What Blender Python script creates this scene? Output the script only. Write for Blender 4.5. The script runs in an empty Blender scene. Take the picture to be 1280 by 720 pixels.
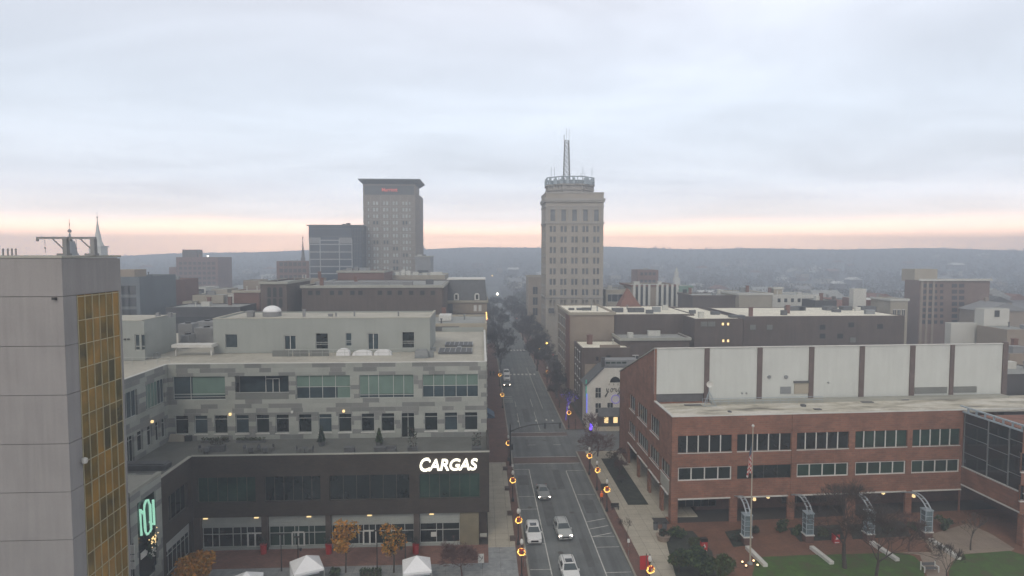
import bpy, bmesh, math, random
import numpy as np
from mathutils import Vector, Matrix
random.seed(7)
rng = np.random.default_rng(11)
SC = bpy.context.scene
COL = SC.collection
R = math.radians
PI = math.pi

# ------------------------------------------------------------------ camera numbers (street runs along +Y)
CAM_H, FPX, HZ, VX = 38.0, 780.0, 316.0, 602.0
PITCH = math.atan((360 - HZ) / FPX)
YAW = math.atan((640 - VX) / FPX * math.cos(PITCH))
_cp, _sp, _cy, _sy = math.cos(PITCH), math.sin(PITCH), math.cos(YAW), math.sin(YAW)

def ray(px, py):
    a = (px - 640) / FPX
    b = (360 - py) / FPX
    f = _cp + b * _sp
    return a * _cy + f * _sy, -a * _sy + f * _cy, b * _cp - _sp

def G(px, py, z=0.0):            # point of the horizontal plane z seen there
    x, y, w = ray(px, py)
    t = (z - CAM_H) / w
    return x * t, y * t

def AY(px, py, y):               # (x, z) on the plane Y = y
    X, Y, Z = ray(px, py)
    t = y / Y
    return X * t, CAM_H + Z * t

def AX(px, py, x):               # (y, z) on the plane X = x
    X, Y, Z = ray(px, py)
    t = x / X
    return Y * t, CAM_H + Z * t

# ------------------------------------------------------------------ object helpers
ORG = {}

def tag(o, label=None, cat=None, group=None, kind=None):
    if label: o['label'] = label
    if cat: o['category'] = cat
    if group: o['group'] = group
    if kind: o['kind'] = kind
    return o

def thing(name, label, cat, loc=(0, 0, 0), group=None, rz=0.0):
    o = bpy.data.objects.new(name, None)
    COL.objects.link(o)
    o.empty_display_size = 0.5
    o.location = loc
    o.rotation_euler = (0, 0, rz)
    ORG[o] = Vector(loc)
    return tag(o, label, cat, group)

class MB:
    """collects shapes; build() links them as ONE mesh object"""
    def __init__(s, xf=None):
        s.v, s.f, s.m, s.xf = [], [], [], xf
    def add(s, vs, fs, mi=0):
        k = len(s.v)
        s.v.extend(tuple(p) for p in vs)
        s.f.extend(tuple(i + k for i in f) for f in fs)
        s.m.extend([mi] * len(fs))
        return s
    def box(s, x0, x1, y0, y1, z0, z1, mi=0):
        return s.add([(x0, y0, z0), (x1, y0, z0), (x1, y1, z0), (x0, y1, z0), (x0, y0, z1), (x1, y0, z1), (x1, y1, z1), (x0, y1, z1)],
                     [(3, 2, 1, 0), (4, 5, 6, 7), (0, 1, 5, 4), (1, 2, 6, 5), (2, 3, 7, 6), (3, 0, 4, 7)], mi)
    def fbox(s, P, a0, a1, d0, d1, z0, z1, mi=0):
        return s.add([P(a0, d0, z0), P(a1, d0, z0), P(a1, d1, z0), P(a0, d1, z0), P(a0, d0, z1), P(a1, d0, z1), P(a1, d1, z1), P(a0, d1, z1)],
                     [(3, 2, 1, 0), (4, 5, 6, 7), (0, 1, 5, 4), (1, 2, 6, 5), (2, 3, 7, 6), (3, 0, 4, 7)], mi)
    def prism(s, poly, z0, z1, mi=0):
        n = len(poly)
        vs = [(x, y, z0) for x, y in poly] + [(x, y, z1) for x, y in poly]
        fs = [tuple(range(n - 1, -1, -1)), tuple(range(n, 2 * n))] + [(i, (i + 1) % n, n + (i + 1) % n, n + i) for i in range(n)]
        return s.add(vs, fs, mi)
    def fprism(s, P, poly, d0, d1, mi=0):
        n = len(poly)
        vs = [P(a, d0, z) for a, z in poly] + [P(a, d1, z) for a, z in poly]
        fs = [tuple(range(n)), tuple(range(2 * n - 1, n - 1, -1))] + [(i, n + i, n + (i + 1) % n, (i + 1) % n) for i in range(n)]
        return s.add(vs, fs, mi)
    def tube(s, pts, r, n=6, mi=0, r1=None, cap=True):
        pts = [Vector(p) for p in pts]
        m = len(pts)
        rs = [r] * m if not isinstance(r, (list, tuple)) else list(r)
        if r1 is not None: rs = [r + (r1 - r) * i / max(1, m - 1) for i in range(m)]
        vs = []
        for i, p in enumerate(pts):
            d = (pts[min(i + 1, m - 1)] - pts[max(i - 1, 0)])
            if d.length < 1e-9: d = Vector((0, 0, 1))
            d.normalize()
            up = Vector((0, 0, 1)) if abs(d.z) < 0.95 else Vector((1, 0, 0))
            u = d.cross(up).normalized(); w = d.cross(u)
            for k in range(n):
                a = 2 * PI * k / n
                vs.append(p + (u * math.cos(a) + w * math.sin(a)) * rs[i])
        fs = []
        for i in range(m - 1):
            for k in range(n):
                fs.append((i * n + k, i * n + (k + 1) % n, (i + 1) * n + (k + 1) % n, (i + 1) * n + k))
        if cap:
            fs.append(tuple(range(n - 1, -1, -1))); fs.append(tuple((m - 1) * n + k for k in range(n)))
        return s.add(vs, fs, mi)
    def lathe(s, prof, n=12, c=(0, 0, 0), mi=0):
        vs = []
        for r, z in prof:
            for k in range(n):
                a = 2 * PI * k / n
                vs.append((c[0] + r * math.cos(a), c[1] + r * math.sin(a), c[2] + z))
        fs = [(i * n + k, i * n + (k + 1) % n, (i + 1) * n + (k + 1) % n, (i + 1) * n + k) for i in range(len(prof) - 1) for k in range(n)]
        fs.append(tuple(range(n - 1, -1, -1))); fs.append(tuple((len(prof) - 1) * n + k for k in range(n)))
        return s.add(vs, fs, mi)
    def ball(s, c, r, n=8, mi=0, sz=1.0):
        prof = [(max(r * math.sin(PI * i / n), r * 0.02), -r * sz * math.cos(PI * i / n)) for i in range(n + 1)]
        return s.lathe(prof, n + 2, c, mi)
    def torus(s, c, Ra, r, P=None, n=20, k=6, mi=0):
        vs = []
        for i in range(n):
            a = 2 * PI * i / n
            for j in range(k):
                b = 2 * PI * j / k
                q = (Ra + r * math.cos(b))
                vs.append((c[0] + q * math.cos(a), c[1] + r * math.sin(b), c[2] + q * math.sin(a)))
        fs = [(i * k + j, ((i + 1) % n) * k + j, ((i + 1) % n) * k + (j + 1) % k, i * k + (j + 1) % k) for i in range(n) for j in range(k)]
        return s.add(vs, fs, mi)
    def facade(s, P, a0, a1, z0, z1, ops, dep, mi=0):
        """front sheet of a wall with openings ops = [(a0,a1,z0,z1)] and reveals dep deep"""
        A = sorted(set([a0, a1] + [q for o in ops for q in o[:2]])); Z = sorted(set([z0, z1] + [q for o in ops for q in o[2:4]]))
        for i in range(len(A) - 1):
            for j in range(len(Z) - 1):
                am, zm = (A[i] + A[i + 1]) / 2, (Z[j] + Z[j + 1]) / 2
                if any(o[0] < am < o[1] and o[2] < zm < o[3] for o in ops): continue
                s.add([P(A[i], 0, Z[j]), P(A[i + 1], 0, Z[j]), P(A[i + 1], 0, Z[j + 1]), P(A[i], 0, Z[j + 1])], [(0, 1, 2, 3)], mi)
        for o in ops:
            c = [(o[0], o[2]), (o[1], o[2]), (o[1], o[3]), (o[0], o[3])]
            for k in range(4):
                p, q = c[k], c[(k + 1) % 4]
                s.add([P(p[0], 0, p[1]), P(q[0], 0, q[1]), P(q[0], dep, q[1]), P(p[0], dep, p[1])], [(0, 1, 2, 3)], mi)
        return s
    def build(s, name, mats, parent=None, smooth=False, fix=True):
        if s.xf: s.v = [s.xf(p) for p in s.v]
        org = Vector((0, 0, 0))
        if parent is not None:
            org = ORG.get(parent, org)
        me = bpy.data.meshes.new(name)
        me.from_pydata([(p[0] - org[0], p[1] - org[1], p[2] - org[2]) for p in s.v], [], s.f)
        if not isinstance(mats, (list, tuple)): mats = [mats]
        for m in mats: me.materials.append(m)
        if any(s.m): me.polygons.foreach_set('material_index', s.m)
        if fix:
            bm = bmesh.new(); bm.from_mesh(me)
            bmesh.ops.recalc_face_normals(bm, faces=bm.faces)
            bm.to_mesh(me); bm.free()
        if smooth: me.polygons.foreach_set('use_smooth', [True] * len(me.polygons))
        o = bpy.data.objects.new(name, me)
        COL.objects.link(o)
        if parent is not None:
            o.parent = parent; ORG[o] = org
        return o

def facing(kind, c):
    if kind == 'y-': return lambda a, d, z: (a, c + d, z)
    if kind == 'x+': return lambda a, d, z: (c - d, a, z)
    if kind == 'x-': return lambda a, d, z: (c + d, a, z)

def copy_tree(o, parent=None):
    c = o.copy(); COL.objects.link(c)
    if parent is not None: c.parent = parent
    for ch in list(o.children): copy_tree(ch, c)
    return c

def place(o, loc, rz=0.0, label=None, group=None):
    o.location = loc; o.rotation_euler = (0, 0, rz)
    if label: o['label'] = label
    if group: o['group'] = group
    return o

def window(parent, P, a0, a1, z0, z1, cols=1, rows=1, dep=0.18, glass=None, frame=None, fw=0.06, xf=None, bars=None, hbars=None, name='window', sill=None):
    g = MB(xf).fbox(P, a0, a1, dep, dep + 0.05, z0, z1).build(name, glass, parent)
    f = MB(xf)
    d0, d1 = dep - 0.05, dep - 0.003
    f.fbox(P, a0, a1, d0, d1, z0, z0 + fw); f.fbox(P, a0, a1, d0, d1, z1 - fw, z1)
    xs = bars if bars is not None else [a0 + (a1 - a0) * i / cols for i in range(1, cols)]
    zs = hbars if hbars is not None else [z0 + (z1 - z0) * i / rows for i in range(1, rows)]
    for x in [a0 + fw / 2, a1 - fw / 2] + list(xs):
        f.fbox(P, x - fw / 2, x + fw / 2, d0 - 0.002, d1, z0 + fw, z1 - fw)
    for z in zs:
        f.fbox(P, a0 + fw, a1 - fw, d0 + 0.004, d1, z - fw / 2, z + fw / 2)
    f.build('frame', frame, g)
    if sill:
        MB(xf).fbox(P, a0 - 0.05, a1 + 0.05, -0.08, dep - 0.06, z0 - 0.16, z0 - 0.003).build('sill', sill, g)
    return g

# ------------------------------------------------------------------ materials
def new_mat(name):
    m = bpy.data.materials.new(name); m.use_nodes = True
    nt = m.node_tree
    return m, nt, nt.nodes['Principled BSDF']

def mat(name, col, rough=0.8, var=0.18, scale=0.7, metal=0.0, emit=None, es=0.0, bump=0.0, streak=0.0, fine=9.0, spec=None, var2=None):
    """plain colour broken up by two sizes of noise; streak adds vertical weathering"""
    m, nt, b = new_mat(name)
    N, L = nt.nodes.new, nt.links.new
    b.inputs['Roughness'].default_value = rough
    b.inputs['Metallic'].default_value = metal
    if spec is not None: b.inputs['Specular IOR Level'].default_value = spec
    if emit:
        b.inputs['Emission Color'].default_value = (*emit, 1); b.inputs['Emission Strength'].default_value = es
    if var > 0:
        geo = N('ShaderNodeNewGeometry')
        n1 = N('ShaderNodeTexNoise'); n1.inputs['Scale'].default_value = scale; n1.inputs['Detail'].default_value = 5
        n2 = N('ShaderNodeTexNoise'); n2.inputs['Scale'].default_value = fine; n2.inputs['Detail'].default_value = 2
        L(geo.outputs['Position'], n1.inputs['Vector']); L(geo.outputs['Position'], n2.inputs['Vector'])
        ad = N('ShaderNodeMath'); ad.operation = 'MULTIPLY_ADD'; ad.inputs[1].default_value = 0.45
        L(n2.outputs['Fac'], ad.inputs[0]); L(n1.outputs['Fac'], ad.inputs[2])
        last = ad.outputs[0]
        if streak > 0:
            mp = N('ShaderNodeMapping'); mp.inputs['Scale'].default_value = (1.3, 1.3, 0.09)
            n3 = N('ShaderNodeTexNoise'); n3.inputs['Scale'].default_value = 1.6; n3.inputs['Detail'].default_value = 4
            L(geo.outputs['Position'], mp.inputs['Vector']); L(mp.outputs['Vector'], n3.inputs['Vector'])
            a2 = N('ShaderNodeMath'); a2.operation = 'MULTIPLY_ADD'; a2.inputs[1].default_value = streak
            L(n3.outputs['Fac'], a2.inputs[0]); L(last, a2.inputs[2]); last = a2.outputs[0]
        mr = N('ShaderNodeMapRange'); mr.inputs['From Min'].default_value = 0.45 + streak * .3; mr.inputs['From Max'].default_value = 1.0 + streak * .7
        mr.inputs['To Min'].default_value = 1 - var; mr.inputs['To Max'].default_value = 1 + var
        L(last, mr.inputs['Value'])
        mx = N('ShaderNodeMix'); mx.data_type = 'RGBA'; mx.blend_type = 'MULTIPLY'; mx.inputs['Factor'].default_value = 1
        mx.inputs[6].default_value = (*col, 1)
        L(mr.outputs[0], mx.inputs[7])
        L(mx.outputs[2], b.inputs['Base Color'])
        if bump > 0:
            bp = N('ShaderNodeBump'); bp.inputs['Strength'].default_value = bump; bp.inputs['Distance'].default_value = 0.05
            L(n2.outputs['Fac'], bp.inputs['Height']); L(bp.outputs[0], b.inputs['Normal'])
    else:
        b.inputs['Base Color'].default_value = (*col, 1)
    return m

def brick_mat(name, c1, c2, mortar, bw=0.45, bh=0.15, msize=0.02, rough=0.85, var=0.22, bias=0.0, steps=None):
    """coursed wall or paving; works for walls along X or along Y; steps = list of tones for large panels"""
    m, nt, b = new_mat(name)
    N, L = nt.nodes.new, nt.links.new
    geo = N('ShaderNodeNewGeometry'); sx = N('ShaderNodeSeparateXYZ'); L(geo.outputs['Position'], sx.inputs[0])
    ad = N('ShaderNodeMath'); ad.operation = 'ADD'; L(sx.outputs[0], ad.inputs[0]); L(sx.outputs[1], ad.inputs[1])
    cb = N('ShaderNodeCombineXYZ'); L(ad.outputs[0], cb.inputs[0]); L(sx.outputs[2], cb.inputs[1])
    bt = N('ShaderNodeTexBrick'); L(cb.outputs[0], bt.inputs['Vector'])
    bt.inputs['Scale'].default_value = 1.0
    bt.inputs['Brick Width'].default_value = bw; bt.inputs['Row Height'].default_value = bh
    bt.inputs['Mortar Size'].default_value = msize; bt.inputs['Bias'].default_value = bias
    bt.inputs['Mortar Smooth'].default_value = 0.1
    bt.offset = 0.5
    if steps:
        bt.offset = 0.37; bt.offset_frequency = 2; bt.squash = 0.7; bt.squash_frequency = 3
        bt.inputs['Color1'].default_value = (0, 0, 0, 1); bt.inputs['Color2'].default_value = (1, 1, 1, 1); bt.inputs['Mortar'].default_value = (0.5, 0.5, 0.5, 1)
        cr = N('ShaderNodeValToRGB'); cr.color_ramp.interpolation = 'CONSTANT'
        el = cr.color_ramp.elements
        el[0].position = 0; el[0].color = (*steps[0], 1); el[1].position = 1 / len(steps); el[1].color = (*steps[1], 1)
        for i in range(2, len(steps)):
            e = el.new(i / len(steps)); e.color = (*steps[i], 1)
        L(bt.outputs['Color'], cr.inputs[0]); base = cr.outputs[0]
    else:
        bt.inputs['Color1'].default_value = (*c1, 1); bt.inputs['Color2'].default_value = (*c2, 1); bt.inputs['Mortar'].default_value = (*mortar, 1)
        base = bt.outputs['Color']
    n1 = N('ShaderNodeTexNoise'); n1.inputs['Scale'].default_value = 0.5; n1.inputs['Detail'].default_value = 6; n1.inputs['Roughness'].default_value = 0.65
    L(geo.outputs['Position'], n1.inputs['Vector'])
    mr = N('ShaderNodeMapRange'); mr.inputs['From Min'].default_value = 0.3; mr.inputs['From Max'].default_value = 0.7
    mr.inputs['To Min'].default_value = 1 - var; mr.inputs['To Max'].default_value = 1 + var
    L(n1.outputs['Fac'], mr.inputs['Value'])
    mx = N('ShaderNodeMix'); mx.data_type = 'RGBA'; mx.blend_type = 'MULTIPLY'; mx.inputs['Factor'].default_value = 1
    L(base, mx.inputs[6]); L(mr.outputs[0], mx.inputs[7]); L(mx.outputs[2], b.inputs['Base Color'])
    b.inputs['Roughness'].default_value = rough
    return m

def pave_mat(name, c1, c2, mortar, bw, bh, msize=0.02, var=0.25, rough=0.85, nscale=0.35):
    m, nt, b = new_mat(name)
    N, L = nt.nodes.new, nt.links.new
    geo = N('ShaderNodeNewGeometry')
    bt = N('ShaderNodeTexBrick'); L(geo.outputs['Position'], bt.inputs['Vector'])
    bt.inputs['Scale'].default_value = 1.0
    bt.inputs['Brick Width'].default_value = bw; bt.inputs['Row Height'].default_value = bh; bt.inputs['Mortar Size'].default_value = msize
    bt.offset = 0.0 if bw == bh else 0.5
    bt.inputs['Color1'].default_value = (*c1, 1); bt.inputs['Color2'].default_value = (*c2, 1); bt.inputs['Mortar'].default_value = (*mortar, 1)
    n1 = N('ShaderNodeTexNoise'); n1.inputs['Scale'].default_value = nscale; n1.inputs['Detail'].default_value = 8; n1.inputs['Roughness'].default_value = 0.7
    L(geo.outputs['Position'], n1.inputs['Vector'])
    mr = N('ShaderNodeMapRange'); mr.inputs['From Min'].default_value = 0.3; mr.inputs['From Max'].default_value = 0.7
    mr.inputs['To Min'].default_value = 1 - var; mr.inputs['To Max'].default_value = 1 + var
    L(n1.outputs['Fac'], mr.inputs['Value'])
    mx = N('ShaderNodeMix'); mx.data_type = 'RGBA'; mx.blend_type = 'MULTIPLY'; mx.inputs['Factor'].default_value = 1
    L(bt.outputs['Color'], mx.inputs[6]); L(mr.outputs[0], mx.inputs[7]); L(mx.outputs[2], b.inputs['Base Color'])
    b.inputs['Roughness'].default_value = rough
    return m

def glow(name, col, s):
    m, nt, b = new_mat(name)
    b.inputs['Base Color'].default_value = (*[c * .6 for c in col], 1)
    b.inputs['Emission Color'].default_value = (*col, 1); b.inputs['Emission Strength'].default_value = s
    return m

M = {}
def asphalt():
    m = mat('asphalt', (.115, .125, .125), .75, .26, .25, fine=3.0)
    nt = m.node_tree; N, L = nt.nodes.new, nt.links.new
    b = nt.nodes['Principled BSDF']; src = b.inputs['Base Color'].links[0].from_socket
    geo = N('ShaderNodeNewGeometry'); mp = N('ShaderNodeMapping'); mp.inputs['Scale'].default_value = (1.15, .022, 1)
    n = N('ShaderNodeTexNoise'); n.inputs['Scale'].default_value = 1.0; n.inputs['Detail'].default_value = 3
    L(geo.outputs['Position'], mp.inputs[0]); L(mp.outputs[0], n.inputs['Vector'])
    mr = N('ShaderNodeMapRange'); mr.inputs['From Min'].default_value = .35; mr.inputs['From Max'].default_value = .65; mr.inputs['To Min'].default_value = .78; mr.inputs['To Max'].default_value = 1.16
    L(n.outputs['Fac'], mr.inputs[0])
    mx = N('ShaderNodeMix'); mx.data_type = 'RGBA'; mx.blend_type = 'MULTIPLY'; mx.inputs['Factor'].default_value = 1
    L(src, mx.inputs[6]); L(mr.outputs[0], mx.inputs[7]); L(mx.outputs[2], b.inputs['Base Color'])
    return m
M['asphalt'] = asphalt()
M['patch'] = mat('road_patch', (.085, .09, .09), .85, .25, .8)
M['cover'] = mat('iron_cover', (.05, .045, .04), .6, .2, 2)
M['asphalt_old'] = mat('asphalt_old', (.125, .132, .13), .8, .3, .3, fine=3.0)
M['paint'] = mat('road_paint', (.52, .52, .48), .7, .35, 1.5)
M['brick_walk'] = pave_mat('brick_walk', (.17, .075, .055), (.12, .06, .045), (.09, .07, .06), .4, .2, .02)
M['brick_plaza'] = pave_mat('brick_plaza', (.23, .108, .08), (.175, .085, .065), (.12, .09, .08), .5, .25, .03)
M['brick_court'] = pave_mat('brick_court', (.19, .082, .048), (.15, .07, .042), (.11, .075, .055), .4, .2, .02)
M['crosswalk'] = pave_mat('crosswalk_brick', (.135, .085, .072), (.11, .072, .065), (.10, .08, .07), .4, .2, .02, .3)
M['concrete_walk'] = pave_mat('concrete_walk', (.40, .37, .30), (.37, .34, .275), (.15, .14, .11), 1.75, 1.75, .02, .16)
M['concrete_grey'] = pave_mat('concrete_grey', (.25, .26, .26), (.22, .235, .24), (.13, .13, .13), 2.2, 2.2, .02, .28, nscale=1.2)
M['court_concrete'] = pave_mat('court_concrete', (.27, .22, .17), (.25, .2, .16), (.15, .13, .1), 2.5, 2.5, .02, .2)
M['kerb'] = mat('kerb_stone', (.26, .25, .21), .85, .2)
def lawn():
    m, nt, b = new_mat('lawn_grass'); N, L = nt.nodes.new, nt.links.new
    geo = N('ShaderNodeNewGeometry'); n = N('ShaderNodeTexNoise'); n.inputs['Scale'].default_value = .55; n.inputs['Detail'].default_value = 9; n.inputs['Roughness'].default_value = .72
    L(geo.outputs['Position'], n.inputs['Vector'])
    cr = N('ShaderNodeValToRGB'); e = cr.color_ramp.elements
    e[0].position = .34; e[0].color = (.075, .068, .032, 1); e[1].position = .68; e[1].color = (.07, .14, .022, 1)
    x = e.new(.5); x.color = (.048, .095, .018, 1)
    L(n.outputs['Fac'], cr.inputs[0]); L(cr.outputs[0], b.inputs['Base Color']); b.inputs['Roughness'].default_value = .95
    return m
M['grass'] = lawn()
M['verge'] = mat('winter_verge', (.11, .085, .04), .95, .4, 1.0, fine=12)
M['groundcover'] = mat('ground_cover', (.030, .036, .028), .95, .6, 1.2, fine=12, bump=.6)
M['soil'] = mat('town_ground', (.06, .058, .055), .95, .5, .02, fine=.2)
M['hill'] = mat('hill_woods', (.045, .043, .04), 1, .55, .008, fine=.05)
M['tower_concrete'] = mat('tower_concrete', (.262, .254, .250), .9, .17, .3, streak=1.1, fine=6)
M['tower_core'] = mat('tower_joint', (.09, .09, .09), .9, .1)
M['gold_metal'] = mat('mullion_gold', (.42, .38, .25), .5, .1, metal=.3)
M['gold_glass'] = None
M['panel'] = brick_mat('grey_panels', None, None, None, 2.35, .64, .012, .7, .10, steps=[(.165, .175, .168), (.185, .192, .184), (.285, .302, .278), (.315, .332, .305)])
M['stucco'] = mat('grey_stucco', (.295, .315, .295), .85, .11, .3, streak=.8)
M['white_trim'] = mat('white_trim', (.55, .55, .52), .6, .12)
M['alu'] = mat('aluminium', (.42, .44, .42), .45, .08, metal=.2)
M['dark_brick'] = brick_mat('dark_brick', (.032, .026, .021), (.046, .035, .028), (.034, .03, .026), .5, .16, .02, .85, .25)
M['dark_brick_low'] = mat('podium_base', (.07, .055, .047), .85, .25, 1.0)
M['tan_panel'] = mat('tan_panel', (.17, .15, .10), .8, .15, 1.0)
M['roof_beige'] = mat('roof_membrane', (.40, .385, .33), .9, .2, .25, fine=1.5)
M['roof_grey'] = mat('roof_grey', (.27, .28, .27), .9, .22, .3, fine=1.5)
M['terrace'] = mat('terrace_paving', (.12, .125, .115), .9, .2, .5)
M['coping'] = mat('coping', (.33, .33, .29), .7, .12)
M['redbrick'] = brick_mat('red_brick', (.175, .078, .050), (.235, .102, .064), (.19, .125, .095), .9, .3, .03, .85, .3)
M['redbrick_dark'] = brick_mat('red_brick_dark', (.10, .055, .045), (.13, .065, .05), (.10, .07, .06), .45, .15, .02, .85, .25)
M['pilaster'] = brick_mat('pilaster_brick', (.105, .078, .072), (.125, .09, .082), (.12, .1, .095), .45, .15, .02)
M['white_wall'] = mat('white_wall_panel', (.50, .525, .50), .8, .09, .3, streak=1.0)
M['flatroof'] = None
M['dark_void'] = mat('recess_wall', (.05, .042, .036), .9, .3, .6)
M['soffit'] = mat('soffit', (.16, .13, .10), .9, .15)
M['windscreen'] = mat('windscreen', (.06, .075, .08), .1, .2, 1)  # sky reflection put into the base colour, paler than the other car glass
M['glass_dark'] = mat('glass_dark', (.012, .018, .019), .07, .5, .35, fine=2)
M['glass_blue'] = mat('glass_blue', (.035, .055, .065), .08, .5, .3, fine=1.5)
M['glass_green'] = mat('glass_green', (.02, .045, .035), .08, .6, .3, fine=1.5)
M['blind'] = mat('green_blind', (.13, .20, .17), .25, .15, .5)
M['blind_grey'] = mat('grey_blind', (.16, .17, .16), .35, .15, .5)
M['black_metal'] = mat('black_metal', (.02, .021, .021), .5, .1)
M['grey_metal'] = mat('grey_metal', (.25, .27, .28), .4, .1, metal=.5)
M['steel_pale'] = mat('steel_pale_paint', (.36, .40, .43), .45, .1)
M['steel_blue'] = mat('steel_blue_paint', (.30, .36, .40), .45, .12)
M['glass_block'] = mat('glass_block', (.13, .17, .19), .25, .25, 2.5)
M['bronze'] = mat('bronze_frame', (.06, .055, .045), .5, .1)
M['tent'] = mat('white_canvas', (.74, .75, .76), .8, .06, 1.0)
M['red_paint'] = mat('red_paint', (.36, .02, .02), .5, .1)
M['orange_cloth'] = mat('orange_cloth', (.9, .17, .03), .8, .1)
M['bark'] = mat('bark', (.055, .045, .038), .95, .25, 3)
M['bark_red'] = mat('bark_red', (.095, .055, .05), .95, .25, 3)
M['bark_far'] = mat('bark_far', (.06, .053, .052), .95, .25, 3)
M['leaf_orange'] = mat('leaf_orange', (.42, .18, .022), .8, .5, 1.8, fine=6)
M['leaf_amber'] = mat('leaf_amber', (.30, .165, .03), .8, .5, 1.8, fine=6)
M['leaf_green'] = mat('leaf_green', (.05, .08, .028), .8, .5, 1.5, fine=6)
M['leaf_olive'] = mat('leaf_olive', (.05, .055, .02), .8, .5, 1.5, fine=6)
M['leaf_dark'] = mat('leaf_dark', (.02, .038, .022), .85, .5, 1.5, fine=6)
M['skin'] = mat('skin', (.42, .26, .2), .6, .05)
M['cloth_dark'] = mat('cloth_dark', (.025, .027, .035), .85, .1)
M['hair'] = mat('hair', (.03, .02, .015), .8, .1)
M['tyre'] = mat('tyre', (.015, .015, .015), .8, .1)
M['rim'] = mat('rim', (.35, .36, .37), .35, .05, metal=.7)
M['car_white'] = mat('car_white', (.62, .63, .62), .3, .05, .6)
M['car_silver'] = mat('car_silver', (.36, .38, .37), .3, .05, .6)
M['car_dark'] = mat('car_dark', (.07, .08, .075), .3, .05, .6)
M['car_grey'] = mat('car_grey', (.2, .21, .21), .3, .05, .6)
M['car_blue'] = mat('car_blue', (.10, .14, .18), .3, .05, .6)
M['plastic'] = mat('car_plastic', (.02, .02, .02), .6, .1)
M['lamp_off'] = mat('lamp_off', (.5, .5, .48), .2, .05)
M['globe'] = mat('lamp_globe', (.55, .55, .52), .35, .05)
M['neon'] = glow('neon_green', (.42, .85, .64), .5)
M['sign_glow'] = glow('sign_letters', (1.0, .96, .80), 1.25)
M['headlight'] = glow('headlight_on', (1.0, .82, .66), 14)
M['taillight'] = glow('taillight_on', (1.0, .06, .03), 2.0)
M['tail_off'] = mat('tail_lens', (.18, .01, .01), .3, .05)
M['warm_bulb'] = glow('warm_bulb', (1.0, .62, .15), 3.0)
M['garland'] = glow('lit_garland', (.8, .33, .05), .22)
M['warm_light'] = glow('warm_light', (1.0, .72, .34), 1.0)
M['shop_light'] = glow('shop_interior', (1.0, .62, .22), .22)
M['white_bulb'] = glow('white_bulb', (1.0, .68, .36), 2.2)
M['purple'] = glow('purple_light', (.16, .07, 1.0), 2.6)
M['fairy'] = glow('fairy_light', (.22, .13, .95), 1.5)
M['purple_soft'] = glow('purple_soft', (.25, .2, .7), .35)
M['blue_neon'] = glow('blue_strip', (.16, .2, .9), .7)
M['red_glow'] = glow('red_letters', (1.0, .2, .17), .16)
M['green_glow'] = glow('green_glow', (.1, .6, .45), .12)
M['sky_white_light'] = glow('street_lamp_on', (1.0, .9, .7), 14)
M['griest_stone'] = mat('tower_stone', (.31, .285, .245), .9, .12, .2, streak=.3)
M['griest_trim'] = mat('tower_trim', (.30, .29, .27), .9, .12, .5)
M['hotel_stone'] = mat('hotel_brick', (.21, .185, .16), .9, .1, .3)
M['hotel_dark'] = mat('hotel_eaves', (.09, .10, .105), .8, .1)
M['tower_glass'] = mat('tower_glass', (.12, .135, .15), .25, .35, .25)  # pale tone: reflected sky put into the colour, plus curtains behind the panes
M['win_pale'] = mat('pale_curtain', (.36, .40, .38), .4, .3, .4)
M['blue_glass_wall'] = mat('blue_glass_wall', (.018, .036, .060), .15, .4, .12)
M['grid_white'] = mat('pale_grid', (.30, .32, .33), .7, .1)
M['awning_blue'] = mat('awning_blue', (.07, .12, .18), .8, .15)
M['stucco_cream'] = mat('cream_stucco', (.60, .585, .53), .85, .1, .6, streak=.3)
M['slate'] = mat('slate', (.10, .105, .11), .8, .2, 1)
M['aptbrick'] = mat('apartment_brick', (.165, .112, .092), .9, .2, .3, streak=.4)
M['copper'] = mat('copper_green', (.16, .26, .22), .8, .15)
M['pale_roof'] = mat('pale_roof', (.72, .69, .58), .9, .12, .3)
M['terracotta'] = mat('terracotta', (.17, .08, .06), .9, .2)
M['cream'] = mat('cream_wall', (.34, .31, .25), .9, .12, .3, streak=.3)
M['tanw'] = mat('tan_wall', (.26, .215, .17), .9, .15, .3, streak=.3)
M['brownw'] = mat('brown_wall', (.10, .078, .068), .9, .28, .3, streak=.9)
M['redw'] = mat('red_wall', (.165, .09, .072), .9, .2, .3, streak=.3)
M['greyw'] = mat('grey_wall', (.22, .225, .23), .9, .15, .3, streak=.3)
M['bluew'] = mat('bluegrey_wall', (.12, .14, .155), .9, .15, .3, streak=.3)
M['whitew'] = mat('white_wall', (.5, .5, .46), .9, .1, .3, streak=.3)
M['darkw'] = mat('dark_wall', (.06, .06, .062), .9, .2, .3)
M['win_dark'] = mat('far_glass', (.03, .035, .04), .2, .4, .3)

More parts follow.
